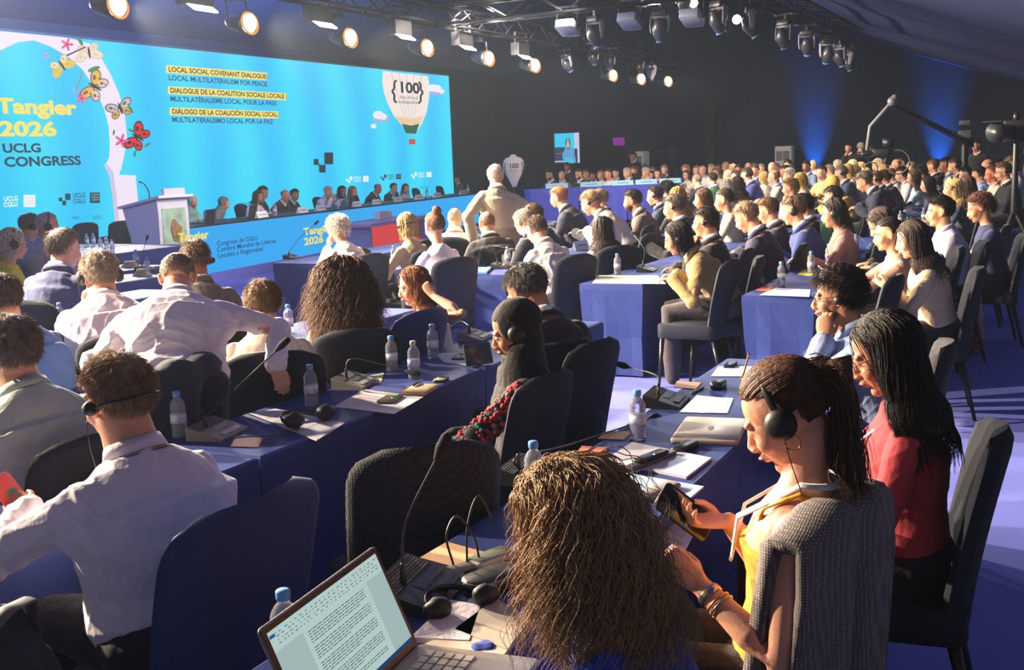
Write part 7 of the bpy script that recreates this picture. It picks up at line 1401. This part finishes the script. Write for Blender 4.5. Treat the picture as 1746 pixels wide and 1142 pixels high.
rs_ = [(966, 277, 30, 'mw', BK, BLK, SK3, 'dark-skinned man standing below the side screen', 'sd'), (1080, 283, 30, 'fc', (110, 60, 50), BLK, SK2, 'reddish-haired head behind the pink tie', 0), (1112, 284, 30.5, 'mw', G1, GRY, SK1, 'grey head behind the woman in bright blue', 0), (1168, 281, 30, 'fc', (170, 130, 96), BLU, SK1, 'woman with puffed brown hair above the cream jacket', 0), (1187, 282, 29, 'fl', (150, 90, 80), (120, 110, 160), SK1, 'woman with reddish hair right of the cream jacket', 0)]
for px, py, d, k, h, c, sk_, lb, alt in rs_: far(px, py, d, FC, alt or k, h, c, sk_, lb)
for i_, (px, lb_) in enumerate(((945, 'pale blue name card at the left end of the purple table'), (1003, 'pale blue name card before the woman in white'), (1057, 'pale blue name card before the pink tie'), (1098, 'pale blue name card before the hand on a face'), (1140, 'pale blue name card at the right end of the purple table'))):
    u_ = (px-903)/(1150-903); p_ = HT_A+(HT_B-HT_A)*u_+np.array([.12, 0, 0]); t = empty('name_card', (p_[0], p_[1], zt+.001), an); tag(t, lb_, 'name card', 'name cards on the purple table'); b = MB(); b.add([(-.28, -.04, 0), (.28, -.04, 0), (.28, 0, .12), (-.28, 0, .12), (-.28, .04, 0), (.28, .04, 0)], [(0, 1, 2, 3), (3, 2, 5, 4), (1, 0, 4, 5), (0, 3, 4), (1, 5, 2)]); build(b, 'card', mat('name_card_cyan', (170, 226, 240), .4), t)
    b = MB(); b.box((0, -.024, .06), (.3, .002, .016), rot('x', -18)); build(b, 'printed_name', mat('card_ink', (90, 120, 150), .5), t)
# rows of small heads across the back of the hall
row = [(1197, 282, 28, 'mbw', G2, WH_, SK1, 'bald head first in the far bright row'), (1212, 281, 30, 'fb', BL_, CRM, SK1, 'blond head second in the far bright row'), (1219, 286, 28, 'mw', G1, CRM, SK1, 'pinkish face below the second blond head'), (1212, 276, 33, 'mw', BR, GRY, SK1, 'small face above the blond head in the far row'), (1223, 280, 32, 'fl', (120, 70, 60), GRY, SK2, 'small dark-haired face left of the tall face in the far row'), (1236, 276, 31, 'fb', BL_, (226, 190, 110), SK1, 'tall yellowish face near the middle of the far row'), (1248, 279, 28, 'fb', (226, 206, 160), CRM, SK1, 'pale blond head facing the camera near the dark head'), (1259, 280, 26, 'mh', BK, BLK, SK3, 'dark head between two pale heads in the far row'), (1275, 277, 29, 'mbw', G2, WH_, SK1, 'bald head left of the man in a pale blue shirt'), (1285, 277, 31, 'ms', G1, BLU, SK1, 'reddish head above the man in a navy suit'), (1287, 281, 26, 'ms', BR, BLU, (214, 140, 110), 'man in navy with a lanyard facing the camera'), (1297, 279, 28, 'mw', G1, (160, 180, 214), SK1, 'man in a light blue shirt right of the navy man'), (1316, 276, 25, 'mbw', G2, (150, 170, 224), SK1, 'bald man in a periwinkle shirt left of the air conditioner'), (1322, 278, 27, 'mw', (96, 50, 40), WH_, SK2, 'reddish head touching the periwinkle man'), (1343, 272, 26, 'ch', BK, WH_, (220, 160, 130), 'man raising a hand in front of the air conditioner'), (1374, 274, 27, 'ms', BK, (110, 130, 160), SK3, 'dark man in a checked shirt left of the blue light'), (1386, 272, 29, 'mbw', G2, (150, 160, 180), SK1, 'bald man in front of the blue light')]
for a in row: far(a[0], a[1], a[2], FC+((a[0]*5) % 30)-15, *a[3:])
back = [(1187, 297, 22, -20, 'mw', G1, BLK, SK1, 'grey-black head beside the green jacket'), (1213, 294, 21, -30, 'mw', BK, (50, 96, 64), SK1, 'dark-haired man in a green jacket'), (1236, 305, 17.5, -25, 'fc', (226, 214, 200), (190, 176, 150), SK1, 'white-haired head in front of the leopard print'), (1255, 300, 18.5, -20, 'fl', (70, 52, 44), (190, 160, 96), SK1, 'woman in a leopard print top'), (1240, 288, 23, 0, 'mbw', G2, BLU, SK1, 'bald man in blue turned sideways near the middle'), (1254, 290, 22, 8, 'mw', BR, (50, 58, 104), SK1, 'man in a dark navy jacket before the white table'), (1271, 286, 21, 10, 'mh', (72, 60, 52), (60, 70, 130), SK1, 'man in a blue suit reaching over the white table'), (1318, 289, 19.5, 8, 'mbw', (150, 110, 80), CRM, SK1, 'balding man in cream bent over the white table'), (1337, 281, 22, 8, 'mw', BK, GRY, SK3, 'black-haired head in front of the air conditioner'), (1344, 287, 20.5, 12, 'fc', G2, (190, 180, 170), SK1, 'grey curly head between the black head and the golden blond'), (1400, 282, 21, 60, 'mw', (60, 50, 40), (216, 180, 120), SK1, 'man in a flat cap and yellowish jacket'), (1412, 280, 23, 0, 'mw', G1, (150, 160, 184), SK1, 'grey head behind the flat cap'), (1432, 282, 19.5, 10, 'mh', (130, 116, 96), (70, 78, 106), SK1, 'grey-haired man with headset in a slate suit'), (1443, 279, 21, 10, 'fb', BL_, WH_, SK1, 'blond head behind the slate suit'), (1455, 281, 21, 8, 'mh', G1, WH_, (220, 150, 130), 'older pink-faced man with a headset'), (1452, 272, 24, -10, 'fb', (234, 214, 170), CRM, SK1, 'very pale blond head under the standing men'), (1474, 286, 22, 0, 'fb', (230, 200, 130), CRM, SK1, 'golden head with a dark hair band'), (1466, 276, 25, -10, 'fb', (226, 196, 140), CRM, SK1, 'pale golden head left of the tall pink head'), (1495, 271, 24, -10, 'fc', (224, 200, 160), CRM, SK1, 'tall pale curly head right of the standing men'), (1504, 280, 22, 0, 'fb', BL_, (60, 70, 60), SK1, 'golden blond head behind the brown jacket'), (1516, 287, 20, 10, 'mhw', (130, 106, 80), WH_, SK1, 'man in white with short brown hair in the long row'), (1536, 284, 19.5, 12, 'mhw', BK, WH_, SK1, 'man in white with black hair and headset'), (1527, 271, 24, 30, 'mb', (120, 90, 70), BLK, (224, 150, 120), 'balding man looking at us above the long row'), (1536, 269, 27, 60, 'mw', BR, (170, 180, 200), SK1, 'small face right of the balding man'), (1556, 289, 18.5, 14, 'fl', (96, 76, 60), (200, 224, 230), SK1, 'woman with headphones in a pale aqua top'), (1568, 281, 20, 0, 'fc', (50, 44, 42), (110, 120, 116), SK1, 'dark-haired head right of the aqua top'), (1588, 273, 22, 12, 'ms', (140, 100, 70), BLK, SK1, 'man in black before the second blue light'), (1594, 271, 23, 0, 'mw', BK, (60, 80, 70), SK1, 'dark back of a head against the second blue light'), (1611, 268, 21, 15, 'mh', BK, (110, 120, 150), SK3, 'dark-skinned man with headphones near the crane base'), (1626, 270, 20.5, 15, 'mh', BR, BLK, SK1, 'man in a black jacket with headset next to the crane base'), (1580, 300, 16.5, 0, 'fl', BK, (60, 66, 86), SK1, 'black-haired head above the empty microphone'), (1301, 292, 21.5, -30, 'fb', BL_, CRM, SK1, 'small blond head near the white table'), (1552, 275, 25, 0, 'mw', G1, GRY, SK1, 'grey head before the grey box'), (1427, 272, 27, -20, 'mw', G2, GRY, SK1, 'grey-haired head behind the mustard jacket')]
for a in back: far(*a)
far(1446, 244, 31, 70, 'st', BK, (24, 25, 30), SK2, 'bearded man in black standing at the back, left of three'); far(1468, 243, 31, -100, 'sd', G2, (44, 50, 58), SK1, 'grey-haired man in a dark suit standing with his back turned, middle of three'); far(1487, 247, 32, 60, 'sd', BK, (28, 28, 32), SK3, 'man in black standing at the back, right of three')
far(1078, 259, 33, 60, 'sd', BK, (22, 22, 26), SK2, 'man in black leaning by the back air conditioner'); far(1664, 238, 24.2, 60, 'sd', BK, (24, 24, 28), SK2, 'camera operator in black beside the crane')
far(779, 300, 31, 60, 'sd', BK, (60, 64, 70), SK2, 'person standing in the dark just right of the screen wall')
# the white table in the middle of the far rows
q_ = at(1308, 322, .75); table(q_[0]-1.3, q_[0]+1.5, q_[1]-.5, q_[1]+.1, 'dark table with white sheets in the middle of the far rows', m=mat('black_cloth_table', (26, 28, 38), .8))
q2 = at(1545, 350, .75); 
quad('paper_sheet', [(1278, 322), (1300, 322), (1294, 330), (1270, 330)], 'white sheets on the dark far table', 'paper', (230, 226, 220)) if False else None
# chairs for the seated people whose chairs can be seen
NEARC = {'grey-haired man cut by': ('char', 'dark chair of the grey-haired man cut by the left edge'), 'man in a beige shirt': ('char', 'grey-topped chair behind the man in the beige shirt'), 'big curly brown': ('char', 'dark chair of the woman with big curly brown hair'), 'wavy auburn': ('navy', 'navy chair of the woman with wavy auburn hair'), 'salt-and-pepper': ('char', 'dark chair right of the black headscarf, its round corner raised'), 'black headscarf and': ('char', 'dark chair of the woman in the black headscarf'), 'glasses in a red': ('char', 'dark chair of the woman in the red blouse'), 'light blue shirt with': ('mesh', 'mesh-backed chair right behind the woman in the red blouse'), 'pinkish shirt behind': ('char', 'dark chair of the man in the pinkish shirt')}
for i, (r, s, sc, yaw, q) in enumerate(PEOPLE):
    lb = r['label']
    if q.get('pose') == 'stand' or r.get('group') == 'panelists on the stage' or r.location.x > 14.0: continue
    if any(w in lb for w in ('bald man in a black jacket', 'man behind the man with grey', 'older man with glasses')): continue
    R = rot('z', yaw); o_ = R @ np.array([0, .05, 0]); hit = [v for k, v in NEARC.items() if k in lb]
    fixed = {'black headscarf and': (3.76, 1.98, -4), 'salt-and-pepper': (4.52, 2.08, -8)}; fx = [v for k, v in fixed.items() if k in lb]
    if fx: chair(*fx[0], hit[0][1], hit[0][0])
    elif hit and 'auburn' in lb: chair(5.16, 3.36, 0, hit[0][1], 'navy')
    elif hit: chair(r.location.x+o_[0], r.location.y+o_[1], yaw, hit[0][1], hit[0][0])
    elif r.location.x > 4.95: chair(r.location.x+o_[0], r.location.y+o_[1], yaw, 'dark chair of the '+' '.join(lb.replace('person in', 'sitter in').split()[:10]))
